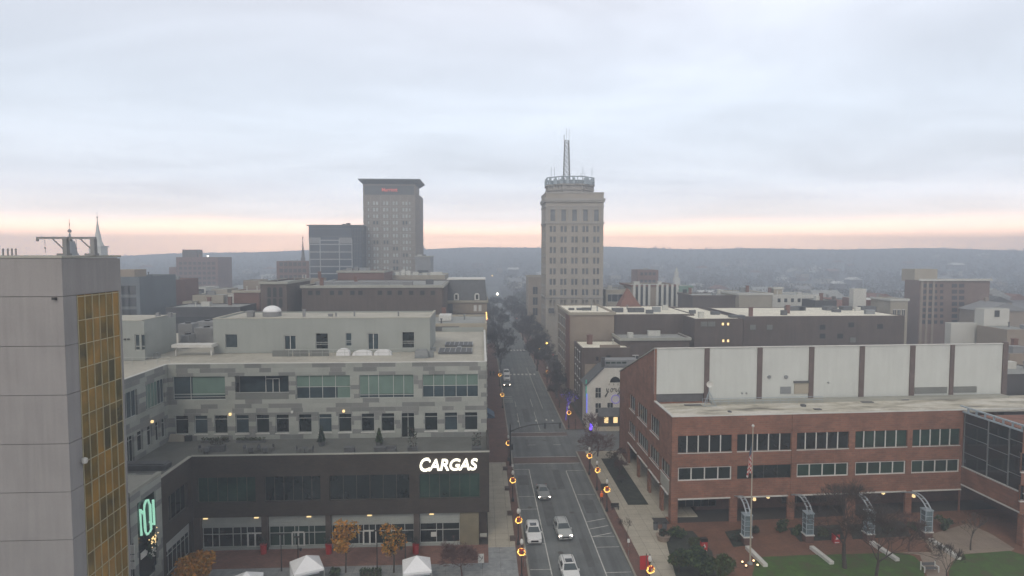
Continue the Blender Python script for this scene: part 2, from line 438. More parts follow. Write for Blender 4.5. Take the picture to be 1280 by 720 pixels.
def gold_glass():
    # every pane has a tone of its own
    m, nt, b = new_mat('gold_glass')
    N, L = nt.nodes.new, nt.links.new
    geo = N('ShaderNodeNewGeometry'); sx = N('ShaderNodeSeparateXYZ'); L(geo.outputs['Position'], sx.inputs[0])
    def cell(o, off, sz):
        s = N('ShaderNodeMath'); s.operation = 'SUBTRACT'; s.inputs[1].default_value = off; L(o, s.inputs[0])
        d = N('ShaderNodeMath'); d.operation = 'DIVIDE'; d.inputs[1].default_value = sz; L(s.outputs[0], d.inputs[0])
        f = N('ShaderNodeMath'); f.operation = 'FLOOR'; L(d.outputs[0], f.inputs[0]); return f.outputs[0]
    cb = N('ShaderNodeCombineXYZ'); L(cell(sx.outputs[1], 51.66, .957), cb.inputs[0]); L(cell(sx.outputs[2], 34.47, 1.935), cb.inputs[1])
    wn = N('ShaderNodeTexWhiteNoise'); L(cb.outputs[0], wn.inputs['Vector'])
    no = N('ShaderNodeTexNoise'); no.inputs['Scale'].default_value = .35; no.inputs['Detail'].default_value = 6; no.inputs['Distortion'].default_value = .6
    L(geo.outputs['Position'], no.inputs['Vector'])
    ad = N('ShaderNodeMath'); ad.operation = 'MULTIPLY_ADD'; ad.inputs[1].default_value = .38; L(wn.outputs['Value'], ad.inputs[0]); L(no.outputs['Fac'], ad.inputs[2])
    cr = N('ShaderNodeValToRGB'); e = cr.color_ramp.elements
    e[0].position = .38; e[0].color = (.075, .062, .018, 1); e[1].position = .98; e[1].color = (.52, .29, .045, 1)
    x = e.new(.62); x.color = (.25, .165, .030, 1); x = e.new(.8); x.color = (.36, .21, .04, 1)
    L(ad.outputs[0], cr.inputs[0]); L(cr.outputs[0], b.inputs['Base Color'])
    b.inputs['Metallic'].default_value = .35; b.inputs['Roughness'].default_value = .16
    return m
M['gold_glass'] = gold_glass()

def flatroof():
    m, nt, b = new_mat('ponded_roof')
    N, L = nt.nodes.new, nt.links.new
    geo = N('ShaderNodeNewGeometry')
    mp = N('ShaderNodeMapping'); mp.inputs['Scale'].default_value = (.16, .5, 1)
    n1 = N('ShaderNodeTexNoise'); n1.inputs['Scale'].default_value = 1.0; n1.inputs['Detail'].default_value = 7; n1.inputs['Roughness'].default_value = .65
    n2 = N('ShaderNodeTexNoise'); n2.inputs['Scale'].default_value = .9; n2.inputs['Detail'].default_value = 4
    L(geo.outputs['Position'], mp.inputs[0]); L(mp.outputs[0], n1.inputs['Vector']); L(geo.outputs['Position'], n2.inputs['Vector'])
    cr = N('ShaderNodeValToRGB'); e = cr.color_ramp.elements
    e[0].position = .34; e[0].color = (.17, .16, .13, 1); e[1].position = .60; e[1].color = (.62, .60, .54, 1)
    x = e.new(.47); x.color = (.47, .44, .36, 1)
    L(n1.outputs['Fac'], cr.inputs[0])
    mr = N('ShaderNodeMapRange'); mr.inputs['To Min'].default_value = .75; mr.inputs['To Max'].default_value = 1.25
    L(n2.outputs['Fac'], mr.inputs[0])
    mx = N('ShaderNodeMix'); mx.data_type = 'RGBA'; mx.blend_type = 'MULTIPLY'; mx.inputs['Factor'].default_value = 1
    L(cr.outputs[0], mx.inputs[6]); L(mr.outputs[0], mx.inputs[7]); L(mx.outputs[2], b.inputs['Base Color'])
    b.inputs['Roughness'].default_value = .7
    return m
M['flatroof'] = flatroof()
# ------------------------------------------------------------------ camera
cd = bpy.data.cameras.new('camera'); cam = bpy.data.objects.new('camera', cd); COL.objects.link(cam)
cam.location = (0, 0, CAM_H)
cam.rotation_euler = (PI / 2 - PITCH, 0, -YAW)
cd.sensor_width = 36.0; cd.lens = FPX / 1280 * 36.0
cd.clip_start = 0.5; cd.clip_end = 20000
SC.camera = cam

# ------------------------------------------------------------------ sky, sun, exposure
GLOW = 5.5
SUN_EL, SUN_AZ = R(42), R(200)          # azimuth clockwise from +Y (behind the camera, over an overcast)
w = bpy.data.worlds.new('World'); SC.world = w; w.use_nodes = True
nt = w.node_tree; nt.nodes.clear(); N, L = nt.nodes.new, nt.links.new
out = N('ShaderNodeOutputWorld')
sky = N('ShaderNodeTexSky'); sky.sky_type = 'NISHITA'; sky.sun_disc = False
sky.sun_elevation = SUN_EL; sky.sun_rotation = SUN_AZ; sky.dust_density = 3.0
bg1 = N('ShaderNodeBackground'); bg1.inputs['Strength'].default_value = 0.07
L(sky.outputs[0], bg1.inputs['Color'])
tc = N('ShaderNodeTexCoord'); sep = N('ShaderNodeSeparateXYZ'); L(tc.outputs['Generated'], sep.inputs[0])
# cloud deck: direction projected onto a high plane, stretched along the horizon
zz = N('ShaderNodeMath'); zz.operation = 'ADD'; zz.inputs[1].default_value = 0.10; L(sep.outputs[2], zz.inputs[0])
dx = N('ShaderNodeMath'); dx.operation = 'DIVIDE'; L(sep.outputs[0], dx.inputs[0]); L(zz.outputs[0], dx.inputs[1])
dy = N('ShaderNodeMath'); dy.operation = 'DIVIDE'; L(sep.outputs[1], dy.inputs[0]); L(zz.outputs[0], dy.inputs[1])
cbx = N('ShaderNodeCombineXYZ'); L(dx.outputs[0], cbx.inputs[0]); L(dy.outputs[0], cbx.inputs[1])
mpc = N('ShaderNodeMapping'); mpc.inputs['Scale'].default_value = (.55, .9, 1); mpc.inputs['Location'].default_value = (3.1, 1.7, 0); L(cbx.outputs[0], mpc.inputs[0])
cn = N('ShaderNodeTexNoise'); cn.inputs['Scale'].default_value = 1.0; cn.inputs['Detail'].default_value = 4; cn.inputs['Roughness'].default_value = .56; cn.inputs['Distortion'].default_value = .5
L(mpc.outputs[0], cn.inputs['Vector'])
# elevation tones; the low lines of the deck wobble a little with the clouds
wob = N('ShaderNodeMath'); wob.operation = 'MULTIPLY_ADD'; wob.inputs[1].default_value = .018; L(cn.outputs['Fac'], wob.inputs[0]); L(sep.outputs[2], wob.inputs[2])
mrz = N('ShaderNodeMapRange'); mrz.inputs['From Min'].default_value = -.011; mrz.inputs['From Max'].default_value = .489; L(wob.outputs[0], mrz.inputs[0])
cr = N('ShaderNodeValToRGB'); cr.color_ramp.interpolation = 'B_SPLINE'
SKY = [(0.0, (0.7714, 0.6571, 0.5857)), (0.09, (0.8, 0.6857, 0.6143)), (0.15, (0.5286, 0.4743, 0.4486)), (0.197, (0.3486, 0.3429, 0.36)), (0.26, (0.2686, 0.2829, 0.3086)), (0.456, (0.2143, 0.2371, 0.2657)), (0.7, (0.24, 0.2514, 0.28)), (0.8, (0.2343, 0.2429, 0.2686)), (1.0, (0.1286, 0.1229, 0.1171))]      # tones / 3.5, a ramp stores nothing above 1
el = cr.color_ramp.elements
el[0].position = 0; el[0].color = (*SKY[0][1], 1); el[1].position = 1; el[1].color = (*SKY[-1][1], 1)
for p, c in SKY[1:-1]:
    e = el.new(p); e.color = (*c, 1)
L(mrz.outputs[0], cr.inputs[0])
mrc = N('ShaderNodeMapRange'); mrc.inputs['From Min'].default_value = .32; mrc.inputs['From Max'].default_value = .68
mrc.inputs['To Min'].default_value = .84; mrc.inputs['To Max'].default_value = 1.12; L(cn.outputs['Fac'], mrc.inputs[0])
mxc = N('ShaderNodeMix'); mxc.data_type = 'RGBA'; mxc.blend_type = 'MULTIPLY'; mxc.inputs['Factor'].default_value = 1
L(cr.outputs[0], mxc.inputs[6]); L(mrc.outputs[0], mxc.inputs[7])
bg2 = N('ShaderNodeBackground'); bg2.inputs['Strength'].default_value = 3.5; L(mxc.outputs[2], bg2.inputs['Color'])
mixs = N('ShaderNodeMixShader'); mixs.inputs[0].default_value = .88
L(bg1.outputs[0], mixs.inputs[1]); L(bg2.outputs[0], mixs.inputs[2])
# dawn band low over the hills, strongest ahead down the street
gb = N('ShaderNodeMapRange'); gb.interpolation_type = 'SMOOTHSTEP'; gb.inputs['From Min'].default_value = .066; gb.inputs['From Max'].default_value = .026; gb.inputs['To Min'].default_value = 0; gb.inputs['To Max'].default_value = GLOW
L(wob.outputs[0], gb.inputs[0])
ga = N('ShaderNodeMapRange'); ga.interpolation_type = 'SMOOTHSTEP'; ga.inputs['From Min'].default_value = -.2; ga.inputs['From Max'].default_value = .9; ga.inputs['To Min'].default_value = .05; L(sep.outputs[1], ga.inputs[0])
gm = N('ShaderNodeMath'); gm.operation = 'MULTIPLY'; L(gb.outputs[0], gm.inputs[0]); L(ga.outputs[0], gm.inputs[1])
bg3 = N('ShaderNodeBackground'); bg3.inputs['Color'].default_value = (1.0, .47, .20, 1); L(gm.outputs[0], bg3.inputs['Strength'])
adds = N('ShaderNodeAddShader'); L(mixs.outputs[0], adds.inputs[0]); L(bg3.outputs[0], adds.inputs[1]); L(adds.outputs[0], out.inputs['Surface'])

sd = bpy.data.lights.new('sun', 'SUN'); sun = bpy.data.objects.new('sun', sd); COL.objects.link(sun)
sd.energy = 0.9; sd.angle = R(22); sd.color = (1, .90, .76)
d = Vector((math.sin(SUN_AZ) * math.cos(SUN_EL), math.cos(SUN_AZ) * math.cos(SUN_EL), math.sin(SUN_EL)))
sun.rotation_euler = d.to_track_quat('Z', 'Y').to_euler(); sun.location = (0, -20, 90)

vs = SC.view_settings; vs.view_transform = 'Standard'; vs.look = 'None'; vs.gamma = 1; vs.exposure = 0.34; vs.use_curve_mapping = False
cy = SC.cycles
cy.max_bounces = 5; cy.diffuse_bounces = 2; cy.glossy_bounces = 2; cy.transmission_bounces = 2; cy.volume_bounces = 1
cy.use_denoising = True; cy.caustics_reflective = False; cy.caustics_refractive = False

# ------------------------------------------------------------------ the air
hz = MB().box(-2000, 2000, -260, 2000, -12, 88).build('haze', [])
hm = bpy.data.materials.new('haze_air'); hm.use_nodes = True
hn = hm.node_tree; hn.nodes.clear()
ho = hn.nodes.new('ShaderNodeOutputMaterial'); hv = hn.nodes.new('ShaderNodeVolumePrincipled')
hv.inputs['Color'].default_value = (.78, .87, .98, 1); hv.inputs['Density'].default_value = HAZE = 0.0014; hv.inputs['Anisotropy'].default_value = 0.25
hn.links.new(hv.outputs[0], ho.inputs['Volume'])
hz.data.materials.append(hm); hz.display_type = 'WIRE'
tag(hz, kind='stuff')

# ------------------------------------------------------------------ ground
def sheet(name, poly, z, m, kind='structure'):
    o = MB().add([(x, y, z) for x, y in poly], [tuple(range(len(poly)))]).build(name, m)
    return tag(o, kind=kind)
def slab(name, poly, z0, z1, m):
    return tag(MB().prism(poly, z0, z1).build(name, m), kind='structure')

def rect(x0, x1, y0, y1): return [(x0, y0), (x1, y0), (x1, y1), (x0, y1)]

sheet('ground', rect(-1950, 1950, -240, 1950), -0.06, M['soil'])
KL, KR = 5.6, 17.85          # kerbs
sheet('street', rect(KL - .1, KR + .1, 40, 700), 0.0, M['asphalt'])
sheet('cross_street', rect(KR + .1, 300, 116.5, 131.6), -0.002, M['asphalt_old'])
# crossing bands of brick
def band(name, y0, y1, x0=KL, x1=KR): sheet(name, rect(x0, x1, y0, y1), .006, M['crosswalk'])
band('crosswalk', 110.6, 113.8); band('crosswalk', 127.3, 129.6)
# pavements (raised)
Z1 = .13
slab('sidewalk', rect(.75, 4.25, 78.4, 111), -.05, Z1, M['concrete_walk'])
slab('sidewalk', rect(.75, 4.25, 111, 260), -.05, Z1, M['brick_walk'])
slab('verge', rect(4.254, KL - .25, 40, 68.4), -.05, Z1, M['verge'])
slab('verge', rect(4.254, KL - .25, 68.404, 260), -.05, Z1, M['brick_walk'])
slab('kerb', rect(KL - .246, KL, 40, 260), -.05, Z1 + .004, M['kerb'])
slab('kerb', rect(KR, KR + .25, 40, 116.5), -.05, Z1 + .004, M['kerb'])
slab('verge', rect(KR + .254, 19.6, 40, 116.5), -.05, Z1, M['brick_walk'])
slab('sidewalk', rect(19.604, 24.2, 40, 116.5), -.05, Z1, M['concrete_walk'])
slab('sidewalk', rect(24.204, 31, 86.6, 116.5), -.05, Z1 + .002, M['concrete_walk'])
slab('kerb', rect(KR, KR + .25, 131.6, 330), -.05, Z1 + .004, M['kerb'])
slab('sidewalk', rect(KR + .254, 22.2, 131.6, 330), -.05, Z1, M['brick_walk'])
slab('sidewalk', rect(22.204, 70, 130, 133.2), -.05, Z1, M['concrete_walk'])
# plaza in front of the office building
slab('plaza', rect(-75, .746, 74.4, 79.2), -.05, Z1, M['brick_plaza'])
slab('plaza', rect(-75, .746, 30, 74.396), -.05, Z1 + .002, M['concrete_grey'])
slab('plaza', rect(.75, 4.25, 40, 78.396), -.05, Z1 + .001, M['concrete_grey'])

# road repairs and covers
for k, (x0, x1, y0, y1) in enumerate(((9.0, 10.6, 84.5, 93.0), (12.2, 13.4, 98, 107), (6.0, 7.7, 100, 104.5), (15.2, 17.0, 88.5, 93.5), (9.6, 11.0, 138, 150), (12.8, 13.7, 73, 80.5), (8.6, 9.3, 117, 125))):
    sheet('road_patch', rect(x0, x1, y0, y1), .0045, M['patch'])
for (x, y) in ((11.6, 98.2), (9.9, 76.8), (13.1, 88.9), (8.9, 119.5), (12.6, 124.2), (7.1, 91.0)):
    tag(MB().lathe([(.36, .004), (.36, .009), (.3, .010)], 14, (x, y, 0)).build('manhole_cover', M['cover']), kind='structure')
# painted lines
pm = MB()
def line(x0, x1, y0, y1): pm.add([(x0, y0, .010), (x1, y0, .010), (x1, y1, .010), (x0, y1, .010)], [(0, 1, 2, 3)])
XL, XR = 8.2, 14.62
line(XL - .06, XL + .06, 60, 107.5)
line(XR - .06, XR + .06, 60, 106.5)
for y in (95.2, 90.4, 79.3, 72.7, 66.5): line(KL + .15, XL - .07, y - .05, y + .05)
line(KL + .1, XL - .07, 107.4, 107.5)
for y in (95.6, 78.0, 71.6, 65.3): line(XR + .07, KR - .15, y - .05, y + .05)
line(XR + .07, KR - .15, 106.4, 106.5)
for y in (86.0, 83.7, 81.4):
    pm.add([(XR + .1, y - .45, .010), (KR - .3, y + .55, .010), (KR - .3, y + .70, .010), (XR + .1, y - .30, .010)], [(0, 1, 2, 3)])
line(XR + .07, KR - .15, 80.95, 81.05)
# stop bars, centre dashes of the cross street, far lane lines
for y in (110.3, 114.0, 127.0, 129.8): line(KL + .3, KR - .3, y - .07, y + .07)
for x in range(9, 60, 5): line(x, x + 1.6, 121.2, 121.33)
for (x0, y0, y1) in ((8.3, 133, 146), (12.4, 131, 147), (8.4, 152, 158), (12.5, 152, 160), (14.8, 150, 205)): line(x0 - .05, x0 + .05, y0, y1)
for x in np.arange(KL + .5, KR - 1, 1.25): line(x, x + .6, 192, 194.2); line(x, x + .6, 240, 243)
for k in range(4): line(KL + .1, KL + 2.4, 157 + k * 2.0, 157.25 + k * 2.0)
for (px, py) in ((648, 527), (670, 526), (683, 525), (691, 526)):
    x, y = G(px, py); line(x - .18, x + .18, y - .5, y + .9)
tag(pm.build('road_markings', M['paint']), kind='structure')

# court of the brick building: brick walks, lawns, beds, concrete path
slab('court_paving', [(24.204, 30), (95, 30), (95, 88), (24.204, 84)], -.05, Z1 - .004, M['brick_court'])
def gpoly(pts, z=0.13): return [G(p, q, z) for p, q in pts]
slab('lawn', gpoly([(946, 697), (1000, 694.5), (1128, 691.5), (1143, 696), (1152, 705), (1156, 720), (1160, 760), (930, 760)]), 0, Z1 + .06, M['grass'])
slab('lawn', gpoly([(1204, 693.5), (1262, 689), (1300, 700), (1350, 770), (1188, 770), (1186, 715), (1192, 702)]), 0, Z1 + .06, M['grass'])
slab('court_path', gpoly([(1150, 694), (1128, 690.5), (1166, 690), (1158, 678), (1150, 672), (1190, 660), (1210, 654), (1240, 668), (1268, 686), (1264, 688.8), (1203, 692.8), (1190, 702), (1184, 716), (1182, 765), (1165, 765), (1158, 716)]), 0, Z1 + .02, M['court_concrete'])
slab('plant_bed', gpoly([(906, 665), (935, 660), (932, 682), (917, 684)]), 0, Z1 + .05, M['groundcover'])
slab('plant_bed', gpoly([(985, 660), (1050, 656), (1056, 674), (1000, 677)]), 0, Z1 + .05, M['groundcover'])
slab('plant_bed', gpoly([(1060, 656), (1130, 652), (1138, 670), (1066, 674)]), 0, Z1 + .05, M['groundcover'])
slab('plant_bed', gpoly([(830, 664), (866, 664), (890, 690), (900, 725), (846, 725), (836, 690)]), 0, Z1 + .05, M['groundcover'])
slab('plant_bed', rect(21.9, 25.0, 90.9, 112), 0, Z1 + .06, M['groundcover'])

# hills round the horizon
def hills():
    na, nr = 130, 22
    vs, fs = [], []
    for i in range(na + 1):
        a = R(-52 + 104 * i / na)
        ha = 50 + 4 * math.sin(a * 5 + 1) + 2 * math.sin(a * 13) + 2 * math.sin(a * 29 + 2)
        if a < R(-10): ha -= min(1, (R(-10) - a) / R(22)) * 17
        for j in range(nr + 1):
            t = j / nr
            r = 700 + 1180 * t
            s = t * t * (3 - 2 * t)
            h = ha * s + 6 * math.sin(r * .006 + a * 9) * t * (1 - t) * 2 + 3.0 * math.sin(a * 60 + t * 9) * t * (1 - t)
            vs.append((r * math.sin(a), r * math.cos(a), h - .3 - (1 - t) * .5))
    for i in range(na):
        for j in range(nr):
            k = i * (nr + 1) + j
            fs.append((k, k + 1, k + nr + 2, k + nr + 1))
    tag(MB().add(vs, fs).build('hills', M['hill'], smooth=True), kind='structure')
    return None
hills()
def hill_h(x, y):
    r = math.hypot(x, y); a = math.atan2(x, y)
    if r < 700: return 0.0
    t = min(1, (r - 700) / 1180); s = t * t * (3 - 2 * t)
    ha = 50 + 4 * math.sin(a * 5 + 1)
    if a < R(-10): ha -= min(1, (R(-10) - a) / R(22)) * 17
    return ha * s
# ================================================================== LEFT TOWER
def left_tower():
    t = thing('concrete_tower', 'pale concrete tower with a tall amber glass strip on its street side', 'building', (-45, 57, 0))
    Yf, Xr, Yb = 50.0, -32.5, 57.45
    core = MB().box(-66, Xr - .12, Yf + .12, Yb, 0, 37.55)
    core.build('core', M['tower_core'], t)
    zs = [0] + [34.6 - 3.87 * k for k in range(8, -1, -1)] + [37.6]
    wall = MB()
    for i in range(len(zs) - 1):
        a, b = zs[i] + .025, zs[i + 1] - .025
        for x0, x1 in ((-66, -59.2), (-59.16, -52.4), (-52.36, -45.6), (-45.56, -39.0), (-38.96, Xr)):
            wall.box(x0, x1, Yf, Yf + .12, a, b)
        if b < 34.7: wall.box(Xr - .12, Xr, Yf + .122, 51.6, a, b)
    wall.box(Xr - .12, Xr, Yf + .122, Yb, 34.63, 37.575)
    wall.box(-66, Xr - .003, Yb + .002, Yb + .4, 0, 37.5)
    wall.build('wall', M['tower_concrete'], t)
    MB().box(-66.1, Xr + .06, Yf - .06, Yb + .45, 37.6, 37.78).build('coping', M['coping'], t)
    gl = MB().box(Xr - .1, Xr - .02, 51.66, Yb - .05, 0, 34.57).build('gold_glazing', M['gold_glass'], t)
    mu = MB()
    P = facing('x+', Xr)
    n = 6
    for i in range(n + 1):
        a = 51.66 + (Yb - .05 - 51.66) * i / n
        mu.fbox(P, a - .03, a + .03, -.05, .018, 0, 34.57)
    z = 34.57 - .1
    while z > 0:
        mu.fbox(P, 51.66, Yb - .05, -.045, .017, z - .03, z + .03); z -= 1.935
    mu.build('mullion', M['gold_metal'], gl)
    # rooftop: two window-cleaning davits, small pipes, wall fittings
    for (px, ln) in ((83, 2.35), (117.5, 1.95)):
        x, _ = AY(px, 318, 54)
        d = MB()
        d.box(x - .17, x + .17, 53.8, 54.2, 37.78, 39.15)
        d.box(x - ln, x + .2, 53.92, 54.08, 39.15, 39.33).box(x - ln, x - ln + .12, 53.9, 54.1, 38.95, 39.15)
        d.tube([(x - .1, 54, 38.2), (x - 1.1, 54, 39.2)], .06, 4)
        d.tube([(x - ln * .72, 54, 39.15), (x - ln * .72, 54, 38.0)], .02, 4).ball((x - ln * .72, 54, 38.4), .07, 5)
        d.prism([(x - .6, 53.7), (x + .25, 53.7), (x + .25, 54.3), (x - .6, 54.3)], 37.78, 37.95)
        d.build('roof_davit', M['greyw'], t)
    for px in (4, 10, 15, 20):
        x, _ = AY(px, 318, 53)
        MB().tube([(x, 53, 37.7), (x, 53, 38.28)], .06, 6).ball((x, 53, 38.28), .08, 5).build('vent_pipe', M['greyw'], t)
    y, z = AX(82, 374, Xr); MB().box(-33.2, -32.95, 49.75, 50.0, 34.35, 34.55).build('camera_housing', M['black_metal'], t)
    MB().lathe([(.16, 0), (.22, .1), (.22, .4), (.05, .5)], 10, (Xr + .22, 51.5, 20.9)).build('wall_lamp', M['globe'], t)
    # blade signs low on the far edge
    for z0, z1 in ((7.6, 9.2), (9.45, 10.4), (10.6, 11.7)):
        pass
    return t
left_tower()

# ================================================================== GREY OFFICE BUILDING
def office():
    t = thing('office_building', 'grey chequered office building with dark brick podium and white glowing sign', 'building', (-20, 100, 0))
    Yp, Xi, Xe, Zt = 79.0, -36.5, .9, 12.4
    P = facing('y-', Yp); Q = facing('x+', Xi)
    ax = lambda px, y=640: AY(px, y, Yp)[0]
    zz = lambda y: AY(420, y, Yp)[1]
    Z_b1, Z_b0 = zz(594.5), zz(626)                 # band of dark windows
    Z_s1, Z_sh, Z_s0 = zz(645), zz(658.5), .35        # shopfront top / head / sill
    band_w = [(ax(247), ax(320)), (ax(331), ax(401)), (ax(412), ax(512)), (ax(524), ax(600))]
    shop = [(ax(250), ax(326.3)), (ax(334), ax(406.5)), (ax(413), ax(517)), (ax(524), ax(574.5))]
    wall = MB()
    ops = [(a, b, Z_b0, Z_b1) for a, b in band_w]
    z_split = zz(644)
    wall.facade(P, Xi, Xe, z_split, Zt, ops, .45)
    wall.fbox(P, Xi, Xe, .9, 1.2, z_split, Zt - 1.0)
    wall.fbox(P, Xe - .3, Xe, .003, 10, z_split, Zt)       # street side return
    wall.fbox(P, Xi, Xe - .31, .01, 2.8, z_split - .02, z_split + .02)
    # left wing facing the plaza side
    wy0, wy1 = 71.3, 79.0
    r1 = AX(210.5, 620, Xi)[0]; r2 = AX(235, 620, Xi)[0]
    wall.facade(Q, wy0, wy1, 0, Zt, [(max(wy0 + .4, r1), min(78.6, r2), Z_b0, Z_b1), (72.2, 78.4, .35, Z_s1)], .45)
    wall.box(-48, Xi - .003, wy0, wy0 + .3, 0, Zt)
    wall.box(-48, Xi - .9, wy0 + .3, 79, 0.1, Zt - 1.05)
    wall.build('podium_wall', M['dark_brick'], t)
    low = MB()
    for a, b in ((Xi, shop[0][0]), (shop[0][1], shop[1][0]), (shop[1][1], shop[2][0]), (shop[2][1], shop[3][0])):
        low.fbox(P, a, b, .02, .9, 0, z_split - .03)
    low.fbox(P, Xi, Xe - .3, 2.2, 2.5, 0, z_split - .03)
    low.build('column', M['dark_brick_low'], t)
    tp = MB().fbox(P, shop[3][1] + .02, ax(598.5), .25, 2.1, 0, z_split - .03).build('stone_panel', M['tan_panel'], t)
    MB().fbox(P, ax(600), ax(608.5), .1, .6, zz(675.5), zz(673)).build('downspout_box', M['coping'], t)
    # coping of the podium
    cp = MB().fbox(P, Xi - .05, Xe + .06, -.06, .3, Zt, Zt + .12).box(Xi - .35, Xi + .06, wy0, Yp - .07, Zt + .002, Zt + .122).box(-48, Xi - .36, wy0 - .05, wy0 + .35, Zt + .001, Zt + .12)
    cp.build('coping', M['coping'], t)
    for k, (a, b) in enumerate(band_w):
        window(t, P, a, b, Z_b0, Z_b1, cols=6, rows=1, dep=.4, glass=M['glass_green'] if k in (0, 3) else M['glass_dark'], frame=M['bronze'], fw=.05)
    window(t, Q, max(wy0 + .4, r1), min(78.6, r2), Z_b0, Z_b1, cols=4, dep=.4, glass=M['glass_dark'], frame=M['bronze'], fw=.05)
    window(t, Q, 72.2, 78.4, .35, Z_s1 - 1.2, cols=6, rows=1, dep=.4, glass=M['glass_dark'], frame=M['alu'], fw=.08, hbars=[2.6], name='shopfront')
    MB().fbox(Q, 72.2, 78.4, .3, .42, Z_s1 - 1.19, Z_s1).build('shopfront_header', M['alu'], t)
    bars = [[262, 270.5, 288, 298, 306, 315.5], [347, 352, 366, 371, 384, 391], [424, 447, 453, 460, 468, 488, 505], [545, 553]]
    doors = [(307, 325.5), (484 - 121, 484 - 106), (453, 469), None]
    for k, (a, b) in enumerate(shop):
        s = window(t, P, a, b, Z_s0, Z_sh, dep=.7, glass=M['glass_dark'] if k != 1 else M['glass_green'], frame=M['alu'], fw=.09, bars=[ax(p) for p in bars[k]], hbars=[zz(667.5)], name='shopfront')
        hd = MB()
        hd.fbox(P, a, b, .55, .72, Z_sh + .003, Z_s1 - .02)
        for q in range(1, 5): hd.fbox(P, a + (b - a) * q / 5 - .03, a + (b - a) * q / 5 + .03, .5, .549, Z_sh + .6, Z_s1 - .05)
        hd.fbox(P, a, b, .48, .549, Z_sh + .003, Z_sh + .5)
        hd.build('header', M['stucco'], s)
        for q in ((.06, .9) if k == 0 else (.7,) if k == 1 else (.46,) if k == 2 else (.3,)):
            x = a + (b - a) * q
            MB().fbox(P, x - .28, x + .28, .38, .5, Z_s1 - .26, Z_s1 - .14).build('downlight', M['warm_light'], s)
        if doors[k]:
            d0, d1 = ax(doors[k][0]), ax(doors[k][1])
            dr = MB()
            for q in (d0, (d0 + d1) / 2, d1): dr.fbox(P, q - .09, q + .09, .50, .64, Z_s0 - .2, zz(667.5))
            dr.fbox(P, d0, d1, .505, .64, zz(667.5), zz(667.5) + .16).fbox(P, d0, d1, .505, .64, Z_s0 - .2, Z_s0)
            dr.build('door', M['white_trim'], s)
        MB().fbox(P, a, b, .3, .75, 0, Z_s0 - .003).build('plinth', M['stucco'], s)
    g = t.children
    # green glow in the first window, a pale thing in the second, a poster in the last shop
    MB().fbox(P, ax(538), ax(545), .55, .60, zz(676), zz(670)).build('poster', M['white_trim'], t)
    # illuminated letters
    x0, x1 = ax(524.8, 582), ax(597, 582)
    z0, z1 = zz(590), zz(574)
    cu = bpy.data.curves.new('lettering', 'FONT'); cu.body = 'CARGAS'; cu.extrude = .10; cu.offset = .022; cu.shear = .18; cu.space_character = .97
    tmp = bpy.data.objects.new('lettering_tmp', cu); COL.objects.link(tmp)
    bpy.context.view_layer.update()
    me = bpy.data.meshes.new_from_object(tmp); bpy.data.objects.remove(tmp)
    xs = [v.co.x for v in me.vertices]; ys = [v.co.y for v in me.vertices]
    sx = (x1 - x0) / (max(xs) - min(xs)); sz = (z1 - z0) * .92 / (max(ys) - min(ys))
    for v in me.vertices:
        X, Y, Zc = v.co
        big = 1.16 if X < min(xs) + (max(xs) - min(xs)) * .165 else 1.0
        v.co = (x0 + (X - min(xs)) * sx - t.location.x, Yp - .16 - Zc - t.location.y, z0 + (Y - min(ys)) * sz * big - (big - 1) * .45)
    me.materials.append(M['sign_glow'])
    so = bpy.data.objects.new('sign_lettering', me); COL.objects.link(so); so.parent = t; ORG[so] = ORG[t]
    # ---------------- terrace
    MB().box(Xi - 8, Xe - .31, Yp + .25, 89.0, Zt - 1.0, Zt - .9).box(-48, Xi - .36, wy0 + .36, Yp + .249, Zt - 1.0, Zt - .902).build('terrace_floor', M['terrace'], t)
    for y0, y1 in ((71.9, 73.2), (76.6, 78.3)):
        MB().box(-45.5, -38.6, y0, y1, Zt - .9, Zt - .25).box(-45.3, -38.8, y0 + .2, y1 - .2, Zt - .249, Zt - .1).build('roof_trough', M['slate'], t)
    # ---------------- grey upper storeys
    Yg, Xl, Xr, Zr = 89.0, -44.1, .66, 22.35
    U = facing('y-', Yg); V = facing('x+', Xl)
    gx = lambda px: AY(px, 490, Yg)[0]
    big = [(216, 281.5), (294, 361), (370, 438), (449, 517.5), (528, 598)]
    bigx = [(gx(a), gx(b)) for a, b in big]
    small = [217.4, 241.7, 266.6, 293.5, 319, 343.7, 372.2, 397.5, 422.4, 451, 476.2, 501.2, 530.4, 555.3, 580.6]
    smx = [(gx(p), gx(p + 16.5)) for p in small]
    zb0, zb1, zs0, zs1 = 17.25, 20.62, 12.42, 15.05
    ops = [(a, b, zb0, zb1) for a, b in bigx] + [(a, b, zs0 if i != 11 else 11.45, zs1) for i, (a, b) in enumerate(smx)]
    wm = MB()
    wm.facade(U, Xl, Xr, Zt - 1.0, Zr, ops, .32)
    wm.box(Xr - .3, Xr, Yg + .003, 126, 0, Zr)                # street side wall
    wm.box(Xl - 6, Xr - .31, Yg + 2.4, 126, 13, Zr - .45).box(Xl - 6, Xr - .31, Yg + .75, Yg + 2.399, 16.2, 16.9).box(Xl - 6, Xr - .31, Yg + .75, Yg + 2.399, 21, Zr - .45)
    lw = [(AX(p, 480, Xl)[0], AX(q, 480, Xl)[0], zb0, zb1) for p, q in ((153.5, 171), (182, 206))]
    ls = [(AX(p, 540, Xl)[0], AX(q, 540, Xl)[0], zs0 if k != 0 else 11.45, zs1) for k, (p, q) in enumerate(((158.5, 167), (171.2, 178.5), (184, 190), (194.5, 199.5), (202.5, 207.5)))]
    wm.facade(V, 64, Yg, 0, Zr, lw + ls, .32)
    wm.box(-60, Xl - .75, 64, Yg, 5, Zr - .45)
    wm.box(-60, Xl - .003, 64, 64.3, 0, Zr)
    wm.build('panel_wall', M['panel'], t)
